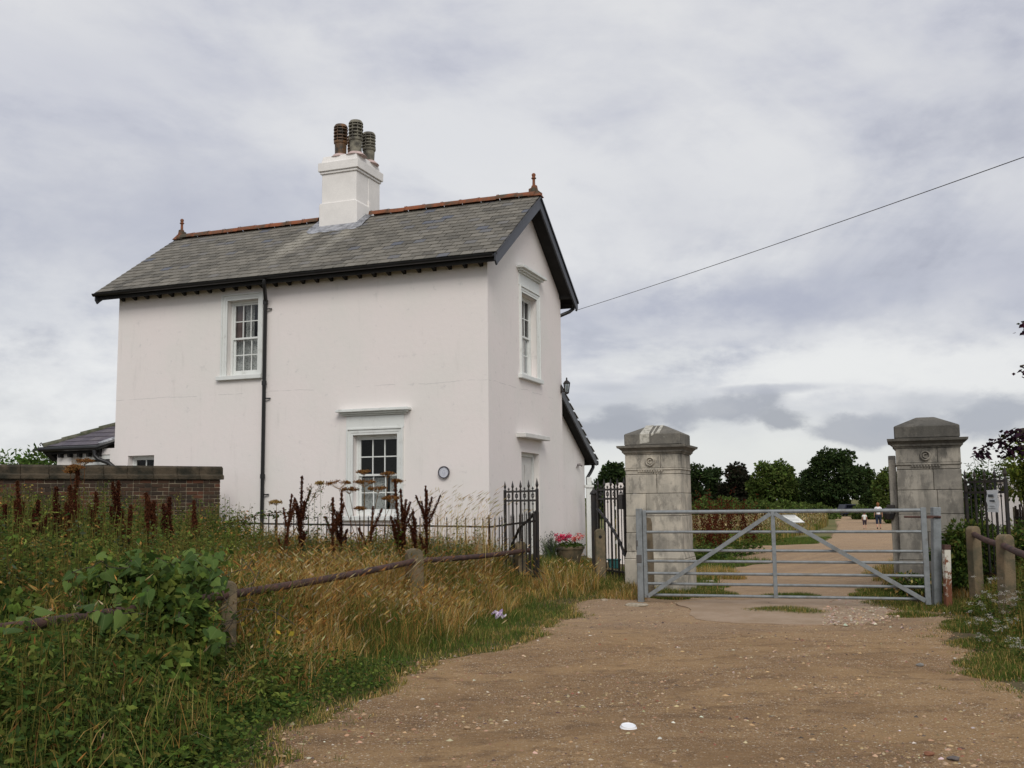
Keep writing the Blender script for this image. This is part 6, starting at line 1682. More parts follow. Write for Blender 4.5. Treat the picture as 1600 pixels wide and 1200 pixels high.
lvp = at(860, 882, 20.4); m = Mass(); nn = 240; gzl = hz(lvp.x, lvp.y); P = np.tile(np.array([lvp.x, lvp.y, gzl]), (nn, 1)) + rng.normal(0, .06, (nn, 3)) * np.array([1, 1, 0])
m.blades(P, rng.uniform(.25, .58, nn), np.full(nn, .010), pick(nn, [(3, C(.12, .14, .11)), (2, BLUEG), (1, GREEN)]), .5)
m.heads(m.tips[:90], .05, .016, pick(90, [(1, C(.13, .12, .14)), (1, BLUEG)]))
P = np.array([lvp.x, lvp.y, gzl + .2]) + rng.normal(0, 1, (300, 3)) * np.array([.13, .12, .12]); m.leaves(P, rng.uniform(.03, .06, 300), pick(300, [(1, BLUEG), (1, DGREEN)]), .1, aspect=.3)
o = m.build("lavender_bush", kind=None, loc=(lvp.x, lvp.y, gzl)); tag(o, "wispy grey-green lavender bush left of the stone planter", "plant")

# ------------------------------------------------------------------ shrubs and trees
def crown_mass(m, lobes, n, size, pal, droop=.2, aspect=.8, core=.25):
    """lobes: (x,y,z,rx,ry,rz)"""
    vol = np.array([l[3] * l[5] for l in lobes]); vol = vol / vol.sum(); i = rng.choice(len(lobes), n, p=vol); L = np.array(lobes)[i]
    d = rng.normal(0, 1, (n, 3)); d /= np.linalg.norm(d, axis=1, keepdims=True)
    # lumpy radius: light and dark clumps come from real hollows
    r = .80 + .20 * np.sin(d[:, 0] * 7 + L[:, 0]) * np.sin(d[:, 2] * 8 + L[:, 2] * 2) + .08 * np.sin(d[:, 0] * 17 + d[:, 2] * 13)
    r = r * np.where(rng.uniform(0, 1, n) < core, rng.uniform(.3, .9, n), rng.uniform(.88, 1.1, n))
    P = L[:, :3] + d * L[:, 3:6] * r[:, None]
    lc = np.array([1 + .18 * math.sin(k * 2.4) for k in range(len(lobes))])[i][:, None]
    m.leaves(P, rng.uniform(.6, 1.3, n) * size, np.clip(pick(n, pal, .14) * lc, .004, .5), droop, out=d * .8, aspect=aspect, up=.6)
def tree(name, label, cx, base_py, Y, w_px, top_py, pal, n=9000, size=.45, shape='round', seed=1, trunk=True, group="trees along the far edge of the meadow", low=.12):
    g = at(cx, base_py, Y); gz = hz(g.x, Y); top = at(cx, top_py, Y).z; Hh = top - gz; Wd = w_px / F * Y / 2
    rr_ = random.Random(seed); lobes = []
    if shape == 'round':
        lobes.append((0, 0, Hh * .55, Wd * .84, Wd * .80, Hh * .43))
        for k in range(34):
            a = rr_.uniform(0, 6.28); e_ = rr_.uniform(-.6, 1.35); c = math.cos(e_); q_ = rr_.uniform(.88, 1.12)
            lobes.append((Wd * .72 * q_ * c * math.cos(a), Wd * .7 * c * math.sin(a), Hh * (.55 + .37 * q_ * math.sin(e_)), Wd * rr_.uniform(.14, .30), Wd * .24, Hh * rr_.uniform(.06, .14)))
    elif shape == 'tiers':
        for k in range(13):
            t = k / 12; z = Hh * (.18 + .74 * t); ww = Wd * (1.0 - .55 * t) * rr_.uniform(.55, .95)
            lobes.append((rr_.uniform(-.35, .35) * Wd * (1 - t), rr_.uniform(-.3, .3) * Wd, z, ww, ww * .8, Hh * .065))
        lobes.append((0, 0, Hh * .45, Wd * .6, Wd * .5, Hh * .4))
    elif shape == 'loose':
        for k in range(20):
            a = rr_.uniform(0, 6.28); r = rr_.uniform(0, .7) * Wd; z = Hh * rr_.uniform(.25, .88)
            lobes.append((r * math.cos(a), r * math.sin(a), z, Wd * rr_.uniform(.2, .36), Wd * .28, Hh * rr_.uniform(.08, .15)))
        lobes.append((0, 0, Hh * .35, Wd * .8, Wd * .7, Hh * .3))
    if low < .5:
        for k in range(5): lobes.append((Wd * rr_.uniform(-.7, .7), Wd * rr_.uniform(-.5, .2), Hh * low * rr_.uniform(.8, 1.6), Wd * .35, Wd * .3, Hh * .13))
    m = Mass(); crown_mass(m, lobes, n, size, pal)
    root = empty(name, (g.x, Y, gz), 0, label, "tree", group)
    o = m.build("crown", kind=None); o.parent = root
    tr = MB().tube([(0, 0, -.3), (.02 * Hh, 0, Hh * .3), (-.01 * Hh, 0, Hh * .7)], [Hh * .035, Hh * .025, Hh * .01], 8)
    for k in range(5):
        a = k * 1.3; tr.tube([(0, 0, Hh * (.22 + .06 * k)), (math.cos(a) * Wd * .5, math.sin(a) * Wd * .5, Hh * (.45 + .08 * k))], [Hh * .014, Hh * .004], 5)
    tr.build("trunk", M['twig'], root, smooth=True)
    return root
TD = [(4, C(.036, .058, .019)), (2, C(.050, .076, .024)), (1, C(.022, .036, .015))]
TM = [(4, C(.085, .120, .028)), (2, C(.110, .150, .036)), (1, C(.065, .095, .024))]
TK = [(4, C(.022, .022, .014)), (2, C(.028, .022, .014)), (1, C(.02, .03, .012))]
tree("oak_tree", "very dark tree top showing between the cottage and the left pier", 958, 800, 120, 72, 727, TD, 6000, .42, seed=3)
tree("oak_tree", "dark tree directly right of the left pier", 1088, 797, 150, 58, 724, TD, 5500, .42, 'loose', seed=4)
tree("lime_tree", "dark open-crowned tree, second right of the left pier", 1116, 797, 155, 66, 728, TD, 6500, .42, 'loose', seed=5)
tree("copper_beech", "blackish layered tree between the dark open tree and the mid-green one", 1155, 797, 150, 88, 722, TK, 9000, .42, 'tiers', seed=6)
tree("maple_tree", "mid-green rounded tree in the centre of the tree line", 1210, 797, 135, 84, 722, TM, 10000, .40, seed=7)
tree("oak_tree", "low dark trees in the gap left of the biggest oak", 1250, 797, 170, 60, 748, TD, 4000, .45, seed=8)
tree("oak_tree", "biggest dark rounded oak left of the path's end", 1306, 796, 130, 104, 701, TD, 17000, .36, seed=9)
tree("lime_tree", "smaller dark green tree behind the right flank of the biggest oak", 1362, 796, 150, 40, 724, [(3, C(.035, .055, .016)), (1, C(.05, .075, .02))], 6000, .38, 'loose', seed=10)
tree("hawthorn_tree", "bushy green tree close left of the right pier", 1392, 797, 82, 56, 736, TM, 8000, .22, seed=11, low=.1)
tree("oak_tree", "dark tree seen behind the white wall at right", 1590, 790, 60, 70, 728, TM, 6000, .2, seed=12)
tree("oak_tree", "distant dark tree hidden mostly by the right pier", 1450, 790, 110, 100, 735, TD, 5000, .4, seed=13)
us = Mass()
for (a, t, Y, wd) in ((1100, 772, 110, 30), (1135, 770, 112, 40), (1165, 776, 108, 36), (1195, 778, 106, 40), (1225, 776, 108, 36), (1250, 780, 110, 30), (1060, 770, 120, 40), (1275, 783, 105, 30), (1030, 770, 120, 50), (985, 768, 120, 60), (930, 770, 120, 60), (1345, 786, 100, 26)):
    g = at(a, 797, Y); gz = hz(g.x, Y); tz = at(a, t + 5, Y).z; crown_mass(us, [(g.x, Y, gz + (tz - gz) * .45, wd / F * Y * .55, 2, (tz - gz) * .55), (g.x + 1, Y - 1, gz + (tz - gz) * .3, wd / F * Y * .5, 2, (tz - gz) * .4)], 1300, .3, TM if a % 2 else TM)
us.build("scrub")

# laurel at far left, sapling and purple-leaved tree at right
def shrub(name, label, px_, Y, w_m, z_top, pal, n, size, cat="shrub", lobes_n=9, seed=1, z_low=0.0, aspect=.5):
    g = at(px_, 780, Y); gz = hz(g.x, Y); Hh = z_top - gz; rr_ = random.Random(seed)
    lobes = [(rr_.uniform(-.5, .5) * w_m, rr_.uniform(-.3, .3) * w_m * .6, z_low + (Hh - z_low) * rr_.uniform(.3, .82), w_m * rr_.uniform(.18, .3), w_m * .22, (Hh - z_low) * rr_.uniform(.14, .2)) for _ in range(lobes_n)]
    m = Mass(); crown_mass(m, lobes, n, size, pal, aspect=aspect, core=.35)
    root = empty(name, (g.x, Y, gz), 0, label, cat); o = m.build("foliage", kind=None); o.parent = root
    st = MB()
    for l in lobes: st.tube([(l[0] * .2, l[1] * .2, -.1), (l[0] * .6, l[1] * .6, l[2] * .5), (l[0], l[1], l[2])], [.03, .02, .008], 5)
    st.build("stems", M['twig'], root); return root
for i, (px_, w_, zt_, l) in enumerate(((-18, 1.8, 3.25, "bright green laurel at the far left edge above the brick wall"), (32, 1.6, 3.02, "lower bright green laurel between the left edge and the outhouse"), (70, 1.2, 2.85, "last bright green laurel, touching the outhouse eaves"))):
    shrub("laurel_bush", l, px_, 25.5, w_, zt_, [(3, C(.10, .17, .035)), (2, C(.07, .125, .028)), (1, C(.16, .23, .06))], 3600, .13, seed=20 + i, lobes_n=12)
shrub("bramble_bush", "dark bramble thicket between right pier and first mossy post", 1500, 15.05, .62, .80, [(3, DGREEN), (2, GREEN)], 4200, .075, seed=30, lobes_n=14)
shrub("bramble_bush", "dark bramble thicket around the foot of the right iron fence", 1549, 15.25, 1.35, 1.22, [(3, DGREEN), (3, GREEN), (1, OLIVE)], 6500, .075, seed=31, lobes_n=18)
shrub("privet_bush", "dark evergreen bush behind the inner end of the right iron fence", 1516, 17.6, .75, 2.05, [(3, DGREEN), (2, GREEN)], 3600, .08, seed=34, lobes_n=14)
shrub("nettle_patch", "low green growth at the foot of the right pier", 1432, 15.1, .7, .50, [(2, GREEN), (2, DGREEN), (1, STRAW)], 1800, .06, seed=32)
shrub("hazel_bush", "yellow-green bush at the right edge above the white wall", 1622, 17.5, 1.0, 2.75, [(3, C(.17, .20, .035)), (2, C(.11, .15, .03))], 3000, .09, seed=33, z_low=.9, lobes_n=14)
# ash sapling, feathery leaves behind the fence
sp_ = Mass(); g = at(1540, 780, 18.5); gz = hz(g.x, 18.5)
twigs = [(1512, 725), (1520, 712), (1532, 705), (1545, 715), (1556, 722), (1566, 712), (1575, 705), (1582, 700), (1528, 735), (1550, 740), (1515, 745), (1570, 735)]
A_ = np.array([[g.x, 18.5, gz + 1.2]] * len(twigs)); B_ = np.array([tuple(at(a, b, 18.5 + .2 * math.sin(a))) for a, b in twigs])
sp_.stems(A_, B_, .012, pick(len(twigs), [(1, OLIVE)])); sp_.stems(np.array([[g.x, 18.5, gz]]), A_[:1], .03, pick(1, [(1, OLIVE)]))
t = rng.uniform(.45, 1.0, (len(twigs), 34))[..., None]; PP = (A_[:, None] + (B_ - A_)[:, None] * t).reshape(-1, 3) + rng.normal(0, .02, (len(twigs) * 34, 3))
sp_.leaves(PP, rng.uniform(.05, .10, len(PP)), pick(len(PP), [(3, C(.09, .14, .045)), (1, GREEN)]), .15, aspect=.32)
o = sp_.build("ash_sapling", kind=None, loc=(g.x, 18.5, gz)); tag(o, "feathery green ash sapling behind the right iron fence", "tree")
# purple-leaved tree reaching in from the right
ptz = at(1745, 800, 16.5); gz = hz(ptz.x, 16.5); root = empty("purple_plum_tree", (ptz.x, 16.5, gz), 0, "purple-leaved tree reaching in from the right edge above the white wall", "tree")
r0 = Vector((ptz.x, 16.5, gz)); br = MB().tube([(0, 0, -.2), (.05, 0, 1.6), (-.05, 0, 3.4)], [.11, .09, .06], 8); m = Mass()
paths = [[(1745, 660), (1670, 665), (1620, 668), (1590, 672), (1560, 690), (1540, 698), (1528, 703)], [(1700, 640), (1640, 655), (1600, 672), (1582, 690), (1570, 702)], [(1745, 560), (1680, 560), (1625, 566), (1594, 572)], [(1740, 500), (1670, 495), (1612, 500), (1598, 505)], [(1700, 660), (1640, 690), (1600, 700), (1575, 676)]]
LP = []
for pth in paths:
    P_ = [at(a, b, 16.5 + .3 * math.sin(a * .05)) - r0 for a, b in pth]; br.tube(P_, [.03 * (1 - i / len(P_)) + .005 for i in range(len(P_))], 5)
    for i in range(1, len(P_)):
        for k in range(50):
            q = P_[i - 1].lerp(P_[i], rng.uniform(0, 1)); LP.append(tuple(q + Vector((0, 0, -.10 * abs(math.sin(k * 1.7 + i))))))
LP = np.array(LP) + rng.normal(0, 1, (len(LP), 3)) * np.array([.05, .06, .06])
clus = blobs(LP[:, 0] * 3, LP[:, 2] * 3, 3.1, 2) > .30
LP = LP[clus]; m.leaves(LP, rng.uniform(.06, .12, len(LP)), pick(len(LP), [(4, C(.030, .014, .024)), (2, C(.045, .018, .03)), (.3, C(.06, .07, .02))]), .4, aspect=.75)
for k in range(26):
    c = np.array([rng.uniform(-.1, 1.7), rng.uniform(-.9, .9), rng.uniform(2.3, 4.9)]); P = c + np.clip(rng.normal(0, .32, (260, 3)), -.6, .6); m.leaves(P, rng.uniform(.06, .1, 260), pick(260, [(1, C(.030, .014, .024))]), .4, aspect=.75)
o = m.build("leaves", kind=None); o.parent = root; br.build("trunk", M['twig'], root)

# ------------------------------------------------------------------ meadow beyond the gate
md = Mass()
x, y = scatter(120000, 1.5, 26, 33, 98, None)
e = pl(y) + jig(y, 1) - x; lim = y * .36; k = (e > np.interp(y, [33, 60, 98], [2.2, 1.2, .5])) & (e < 30) & (x > .1 * y) & (rng.uniform(0, 1, len(x)) < np.interp(y, [33, 60, 98], [1, .6, .45]))
x, y, e = x[k], y[k], e[k]
tallp = sst(y, 62, 75) * (1 - sst(e, 5, 8))
hh = (.40 + .35 * blobs(x, y, .35, 5)) * rng.uniform(.6, 1.15, len(x)) * (1 + .5 * tallp)
md.blades(P3(x, y), hh, rng.uniform(.014, .03, len(x)) * np.interp(y, [33, 98], [1, 2.4]), np.where((blobs(x, y, .4, 2) > .55)[:, None], pick(len(x), [(3, OLIVE), (3, GREEN), (2, STRAW)]), pick(len(x), [(4, C(.22, .19, .085)), (3, OLIVE), (2, STRAW), (1, BROWN)])), .3)
k = rng.uniform(0, 1, len(x)) < .3
md.heads(md.tips[k], rng.uniform(.12, .22, k.sum()), rng.uniform(.03, .05, k.sum()) * np.interp(y[k], [33, 98], [.8, 1.8]), pick(k.sum(), [(3, C(.30, .25, .12)), (2, PALE), (1, BROWN)]))
md.build("meadow_grass")
ml = Mass()   # mown strip beside the track and the verge inside the gate
x, y = scatter(150000, 1.8, 16, 17.2, 45, None); e = pl(y) + jig(y, 1) - x
k = (e > -.1) & (e < np.interp(y, [17, 26, 30, 45], [1.4, 1.6, 5, 5])) & ~((x < 3.1) & (y < 18.3)) & house_ok(x, y)
x, y, e = x[k], y[k], e[k]
ml.blades(P3(x, y), rng.uniform(.04, .12, len(x)) * np.where(y < 26, 1.5, 1), rng.uniform(.008, .016, len(x)), pick(len(x), [(5, LAWN), (3, GREEN), (1, OLIVE)] if True else 0), .45)
x, y = scatter(70000, 6, 40, 18, 90, None); e = x - pr(y) - jig(y, 4); k = (e > 0) & (e < 4); x, y = x[k], y[k]
ml.blades(P3(x, y), rng.uniform(.06, .3, len(x)), rng.uniform(.012, .03, len(x)), pick(len(x), [(4, GREEN), (3, OLIVE), (2, LAWN)]), .4)
ml.build("mown_grass")
# weedy bank right behind the docks
wb_ = Mass(); x, y = scatter(1500, 4.0, 12.5, 25, 36, None); e = pl(y) - x; k = (e > 1.0) & (rng.uniform(0, 1, len(x)) < .9) & (blobs(x, y, .9, 3) > .35); x, y = x[k], y[k]
wb_.weeds(P3(x, y), rng.uniform(.3, .75, len(x)), 26, .13, [(3, GREEN), (3, OLIVE), (1, DGREEN)], .25)
wb_.build("rough_weeds")

# ------------------------------------------------------------------ stones, litter, lid
pb = Mass(); n = 90000
yy_ = 5.2 + 11 * rng.uniform(0, 1, n) ** 1.5; xx_ = rng.uniform(-2, 7, n); k = pathin(xx_, yy_, -.15) & ~((yy_ > 13) & (blobs(xx_, yy_, 2, 1) < .3)); k &= (rng.uniform(0, 1, n) < .12 + 1.3 * np.clip(blobs(xx_, yy_, 1.2, 7) * blobs(xx_, yy_, 3.1, 3) * 1.9, 0, 1) ** 2 * (.35 + .65 * np.abs(np.sin(xx_ * 1.9 - yy_ * .35))))
xx_, yy_ = xx_[k], yy_[k]; n = len(xx_); sz = .0035 + .0042 * rng.exponential(1, n); sz = np.minimum(sz, .021)
z_ = hgt(xx_, yy_) + .012 + .012 * np.sin(xx_ * 2.1 + 3) * np.cos(yy_ * 1.4) * sst(yy_, 30, 10)
oct_ = np.array([[1, 0, 0], [.3, .95, 0], [-.8, .6, .05], [-.9, -.5, 0], [.2, -1, 0], [.1, .1, .75]])
ang_ = rng.uniform(0, 6.28, n); ca, sa = np.cos(ang_), np.sin(ang_); sc3 = np.stack([sz * rng.uniform(.8, 1.5, n), sz * rng.uniform(.6, 1.1, n), sz * rng.uniform(.5, 1.0, n)], 1)
Q = oct_[None] * sc3[:, None] + rng.normal(0, .1, (n, 6, 3)) * sz[:, None, None]
V_ = np.stack([Q[..., 0] * ca[:, None] - Q[..., 1] * sa[:, None] + xx_[:, None], Q[..., 0] * sa[:, None] + Q[..., 1] * ca[:, None] + yy_[:, None], Q[..., 2] + z_[:, None]], 2)
T_ = np.array([[0, 1, 5], [1, 2, 5], [2, 3, 5], [3, 4, 5], [4, 0, 5]])[None] + np.arange(n)[:, None, None] * 6
pb.put(V_, T_, np.repeat(pick(n, [(5, C(.42, .28, .16)), (4, C(.26, .165, .095)), (2.2, C(.48, .36, .23)), (.35, C(.56, .50, .42)), (2.4, C(.13, .09, .07)), (.8, C(.25, .10, .06))])[:, None], 6, 1))
_g = [gp(rng.uniform(1285, 1405), rng.uniform(940, 981)) for _ in range(900)]
_x = np.array([q.x for q in _g]); _y = np.array([q.y for q in _g]); n = len(_x); _s = .006 + .007 * rng.exponential(1, n); _s = np.minimum(_s, .03)
Q = oct_[None] * _s[:, None, None] * rng.uniform(.6, 1.2, (n, 1, 3)) + rng.normal(0, .1, (n, 6, 3)) * _s[:, None, None]
pb.put(Q + np.stack([_x, _y, hgt(_x, _y) + .030], 1)[:, None], T_[:n], np.repeat(pick(n, [(4, C(.42, .30, .20)), (3, C(.26, .17, .11)), (2, C(.5, .42, .33))])[:, None], 6, 1))
def f_peb(T, b):
    at_ = T.n('ShaderNodeAttribute'); at_.attribute_name = 'tint'; T.set(b.inputs['Base Color'], at_.outputs['Color'])
M['pebble'] = mat('flint_pebbles', (.3, .2, .1), .85, spec=.2, fn=f_peb)
pb.build("gravel", 'pebble')
def rock(px_, py_, wpx, label, col, flat=.35, seed=1, name="stone"):
    g = gp(px_, py_); D = g.y; r = wpx / F * D / 2; bm = bmesh.new(); bmesh.ops.create_icosphere(bm, subdivisions=3, radius=1)
    rr_ = random.Random(seed); o3 = [Vector((rr_.gauss(0, 1), rr_.gauss(0, 1), rr_.gauss(0, 1))).normalized() for _ in range(9)]
    for v in bm.verts:
        for d in o3: 
            q = v.co.dot(d)
            if q > .72: v.co -= d * (q - .72)
        v.co = Vector((v.co.x * r, v.co.y * r * .7, v.co.z * r * flat + r * flat * .35))
    me = bpy.data.meshes.new(name); bm.to_mesh(me); bm.free(); me.materials.append(mat(name + '_' + str(seed), col, .9, fn=f_var(col, .3, 25, 90, .4, .004)))
    o = link(bpy.data.objects.new(name, me)); o.location = (g.x, g.y, g.z + .012); o.rotation_euler.z = rr_.uniform(-.4, .4); tag(o, label, "stone"); return o
rock(995, 948, 36, "flat pale stone at the foot of the hanging post", (.40, .35, .27), .22, 1)
rock(944, 940, 14, "pale stone on the gravel left of the hanging post", (.38, .31, .23), .35, 2)
rock(1105, 913, 30, "broken pale kerb stone seen through the gate's left bars", (.36, .32, .26), .3, 3)
rock(888, 906, 42, "flat stepping stone in the grass before the planter", (.27, .235, .18), .2, 4)
rock(932, 1165, 14, "small brown stone below and left of the white lid", (.25, .14, .07), .5, 5)
rock(730, 1141, 12, "light tan pebble in the lower middle of the gravel", (.40, .28, .17), .5, 6)
rock(1030, 1143, 34, "flat tan stone sunk in the gravel right of the lid", (.30, .215, .135), .12, 7)
rock(1452, 1182, 17, "reddish stone at the bottom right of the gravel", (.26, .12, .07), .45, 8)
rock(1437, 1042, 13, "grey flint on the right half of the gravel", (.25, .24, .22), .45, 9)
rock(1490, 1190, 22, "dark grey stone at the bottom right edge", (.15, .13, .12), .4, 10)
g = gp(982, 1144)
lid = MB().lathe([(.054, 0), (.056, .004), (.053, .008), (.050, .010), (.048, .019), (.044, .021), (.041, .017), (.0, .016)], n=32).build("paper_cup_lid", mat('white_plastic', (.82, .83, .85), .35, spec=.5), None, smooth=True, loc=(g.x, g.y, g.z + .026))
lid.rotation_euler = (.13, .05, 0); tag(lid, "white plastic cup lid lying on the gravel", "lid")
MB().box(-.012, .012, -.038, -.02, .0165, .0195).build("sip_tab", lid.data.materials[0], lid, bevel=.002)
def litter(px_, py_, wpx, label, col):
    g = gp(px_, py_ + 6); s_ = wpx / F * g.y; bm = bmesh.new(); bmesh.ops.create_grid(bm, x_segments=7, y_segments=6, size=.5)
    for v in bm.verts: v.co = Vector((v.co.x * s_, v.co.y * s_ * 1.2, s_ * (.25 + .28 * math.sin(v.co.x * 9) * math.cos(v.co.y * 8) + .35 * v.co.x)))
    me = bpy.data.meshes.new("sweet_wrapper"); bm.to_mesh(me); bm.free()
    def f_w(T, b): T.set(b.inputs['Base Color'], T.mix(T.ss(T.noise(objc(T), 30, 3), .5, .55), col, (.65, .62, .60)))
    me.materials.append(mat('printed_film_' + str(px_), col, .3, spec=.6, fn=f_w)); o = link(bpy.data.objects.new("sweet_wrapper", me)); o.location = (g.x, g.y, g.z + .07); o.rotation_euler = (.5, .2, .6)
    tag(o, label, "litter")
litter(778, 966, 15, "crumpled purple and white wrapper lying in the short grass", (.30, .20, .36)); litter(716, 973, 7, "tiny mauve scrap in the grass left of the crumpled wrapper", (.35, .22, .38))

# ------------------------------------------------------------------ woman and child walking away down the track
def skin_body(name, verts, edges, radii, m, parent=None, loc=None, sub=2):
    me = bpy.data.meshes.new(name); me.from_pydata(verts, edges, []); me.materials.append(m)
    o = link(bpy.data.objects.new(name, me), parent)
    if loc is not None: o.location = loc
    md_ = o.modifiers.new('skin', 'SKIN'); 
    lay = me.skin_vertices[0].data if me.skin_vertices else None
    if lay is None:
        bm = bmesh.new(); bm.from_mesh(me); bm.verts.layers.skin.verify(); bm.to_mesh(me); bm.free(); lay = me.skin_vertices[0].data
    for i, r in enumerate(radii):
        lay[i].radius = (r, r) if not isinstance(r, tuple) else r
        lay[i].use_root = (i == 0)
    sb = o.modifiers.new('sub', 'SUBSURF'); sb.levels = sb.render_levels = sub
    return o
SKIN = mat('skin', (.50, .28, .20), .6); 
def person(loc, hgt_, rz, label, shirt, trousers, hair_c, hairn, long_legs, child=False, heldhand=1):
    k = hgt_ / 1.65; hd = 1.28 if child else 1.0; S = lambda v: (v[0] * k, v[1] * k, v[2] * k)
    root = empty("person", loc, rz, label, "person")
    # facing +y (away), mid-stride
    V_ = [(0, 0, .90), (0, .0, 1.08), (0, -.01, 1.25), (0, -.01, 1.36), (0, 0, 1.43), (0, .015, 1.50),
          (.09, 0, .86), (.10, .09, .48), (.10, .07, .09), (.10, .19, .035),
          (-.09, 0, .86), (-.10, -.02, .48), (-.10, -.17, .13), (-.10, -.10, .04),
          (.16, -.01, 1.33), (.215, -.04, 1.08), (.235, .03, .86), (.24, .05, .79),
          (-.16, -.01, 1.33), (-.215, .02, 1.08), (-.23, .10, .88), (-.235, .13, .81)]
    E_ = [(0, 1), (1, 2), (2, 3), (3, 4), (4, 5), (0, 6), (6, 7), (7, 8), (8, 9), (0, 10), (10, 11), (11, 12), (12, 13), (3, 14), (14, 15), (15, 16), (16, 17), (3, 18), (18, 19), (19, 20), (20, 21)]
    R_ = [.125, .105, .125, .10, .052, .05, .088, .058, .036, .030, .088, .058, .038, .030, .052, .038, .026, .030, .052, .038, .026, .030]
    b = len(V_)
    for (j, sx) in ((17, 1), (21, -1)):      # five fingers on each hand
        px_, py_, pz_ = V_[j]
        for q in range(5):
            o_ = (q - 2) * .014
            if q == 0: tip = (px_ - sx * .02, py_ + .045, pz_ - .03)
            else: tip = (px_ - sx * .01, py_ + o_ * .9, pz_ - .085 + abs(q - 2.6) * .008)
            V_.append((px_, py_ + o_ * .8, pz_ - .02)); V_.append(tip); E_ += [(j, b), (b, b + 1)]; R_ += [.010, .007]; b += 2
    body = skin_body("body", [S(v) for v in V_], E_, [r * k for r in R_], SKIN, root)
    # head with ears and nose on the same neck
    hm = bmesh.new(); bmesh.ops.create_uvsphere(hm, u_segments=20, v_segments=14, radius=1)
    for v in hm.verts:
        x, y, z = v.co; w_ = 1 - .18 * max(0, -z)
        v.co = Vector((x * .078 * w_, y * .098 * (1 if y > 0 else .92), z * .118))
        if y > .9 and abs(x) < .3 and -.35 < z < .1: v.co.y += .02
    for v in list(hm.verts): v.co = Vector(((v.co.x) * k * hd, (v.co.y + .015) * k * hd, v.co.z * k * hd + 1.56 * k + (.02 * k if child else 0)))
    me = bpy.data.meshes.new("head"); hm.to_mesh(me); hm.free(); me.materials.append(SKIN); me.polygons.foreach_set('use_smooth', [True] * len(me.polygons)); hobj = link(bpy.data.objects.new("head", me), root)
    for sx in (-1, 1): MB().lathe([(.0, -.03), (.012, -.02), (.016, .01), (.0, .03)], (sx * .080 * k * hd, .01 * k, 1.555 * k), n=8).build("ear", SKIN, hobj, smooth=True)
    for sx in (-1, 1): MB().lathe([(.0, -.008), (.010, 0), (.0, .008)], (sx * .03 * k * hd, .108 * k * hd, 1.57 * k), n=8).build("eye", M['near_black'], hobj)
    hb = bmesh.new(); bmesh.ops.create_uvsphere(hb, u_segments=24, v_segments=16, radius=1)
    for v in list(hb.verts):
        x, y, z = v.co; j = 1 + .04 * math.sin(x * 19 + z * 7) + .03 * math.sin(y * 23)
        zz = z * .125 if z > 0 else z * (.15 if not child else .07)
        if y > .35 and z < .35: y = .35; 
        v.co = Vector((x * .093 * j, y * .108 * j - .018, zz + .012))
    for v in hb.verts: v.co = Vector((v.co.x * k * hd, v.co.y * k * hd, v.co.z * k * hd + 1.565 * k + (.02 * k if child else 0)))
    me = bpy.data.meshes.new("hair"); hb.to_mesh(me); hb.free(); me.materials.append(mat(hairn, hair_c, .7)); me.polygons.foreach_set('use_smooth', [True] * len(me.polygons)); link(bpy.data.objects.new("hair", me), root)
    sv = [(0, 0, .88), (0, 0, 1.08), (0, -.01, 1.25), (0, -.01, 1.37), (.165, -.01, 1.34), (.195, -.03, 1.20), (-.165, -.01, 1.34), (-.195, .0, 1.20)]
    skin_body("shirt", [S(v) for v in sv], [(0, 1), (1, 2), (2, 3), (3, 4), (4, 5), (3, 6), (6, 7)], [r * k for r in (.150, .135, .150, .088, .070, .062, .070, .062)], mat(hairn + '_shirt', shirt, .85), root)
    lo = .30 if not child else .42
    t1 = [(0, 0, .93), (.095, 0, .84), (.10, .09, .50), (.10, .082, lo), (-.095, 0, .84), (-.10, -.02, .50), (-.10, -.10, lo)]
    skin_body("trousers", [S(v) for v in t1], [(0, 1), (1, 2), (2, 3), (0, 4), (4, 5), (5, 6)], [r * k for r in (.135, .112, .084, .070, .112, .084, .070)], mat(hairn + '_legwear', trousers, .85), root)
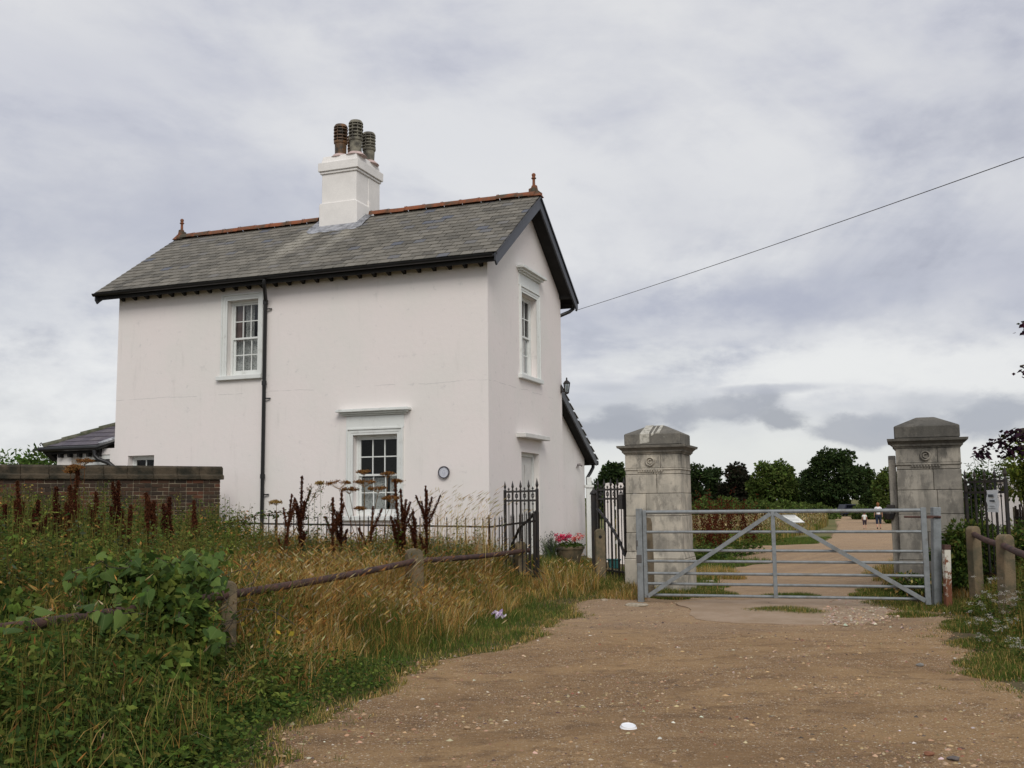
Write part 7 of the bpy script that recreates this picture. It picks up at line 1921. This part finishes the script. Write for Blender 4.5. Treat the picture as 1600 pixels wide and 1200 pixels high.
    for (x, y, z, rt) in ((.10, .13, .03, 0), (-.10, -.13, .05, .5)):
        o = MB().frustum((-.035 * k, .035 * k, -.10 * k, .12 * k), (-.025 * k, .025 * k, -.09 * k, .05 * k), -.03 * k, .035 * k).build("shoe", mat('dark_shoe', (.03, .025, .025), .6) if x > 0 else bpy.data.materials['dark_shoe'], root, bevel=.006, loc=(x * k, y * k, z * k)); o.rotation_euler.x = -rt
    return root
wp = at(1373.5, 826, 64.8); person((wp.x, 64.8, hz(wp.x, 64.8)), 1.62, -.3, "woman in white top and dark cropped trousers walking away down the track", (.78, .78, .80), (.018, .025, .045), (.20, .085, .03), 'auburn_hair', True)
cp_ = at(1351.5, 826, 64.8); person((cp_.x, 64.8, hz(cp_.x, 64.8)), 1.06, -.3, "small child in white shirt and dark shorts walking beside the woman", (.72, .72, .68), (.045, .03, .04), (.03, .015, .01), 'dark_brown_hair', False, child=True)
# small dark car parked far off where the track meets the trees
cg = at(1330, 793, 118); cr = empty("parked_car", (cg.x, 118, hz(cg.x, 118)), .1, "tiny dark parked car at the far end of the track under the big oak", "car")
cpnt = mat('dark_blue_car_paint', (.012, .014, .03), .3, spec=.6)
MB().prism([(-.85, .25), (.85, .25), (.87, .7), (.80, .92), (.62, 1.38), (-.62, 1.38), (-.80, .92), (-.87, .7)], 'y', 0, 1.9).prism([(-.85, .25), (.85, .25), (.86, .7), (.78, .9), (-.78, .9), (-.86, .7)], 'y', 1.9, 3.9).build("body", cpnt, cr, bevel=.05)
MB().prism([(-.58, .98), (.58, .98), (.50, 1.28), (-.50, 1.28)], 'y', -.012, .0).build("rear_window", M['glass'], cr)
for sx in (-1, 1):
    for y_ in (.6, 3.1):
        MB().lathe([(.0, -.1), (.3, -.1), (.3, .1), (.0, .1)], n=14).build("wheel", M['iron'], cr, loc=(sx * .76, y_, .3)).rotation_euler = (0, math.pi / 2, 0)
    MB().box(sx * .72 - .08, sx * .72 + .08, -.02, .0, .68, .85).build("tail_light", mat('red_lens', (.3, .02, .02), .3) if sx < 0 else bpy.data.materials['red_lens'], cr)
MB().box(-.26, .26, -.02, .0, .5, .62).build("number_plate", M['paint'], cr)
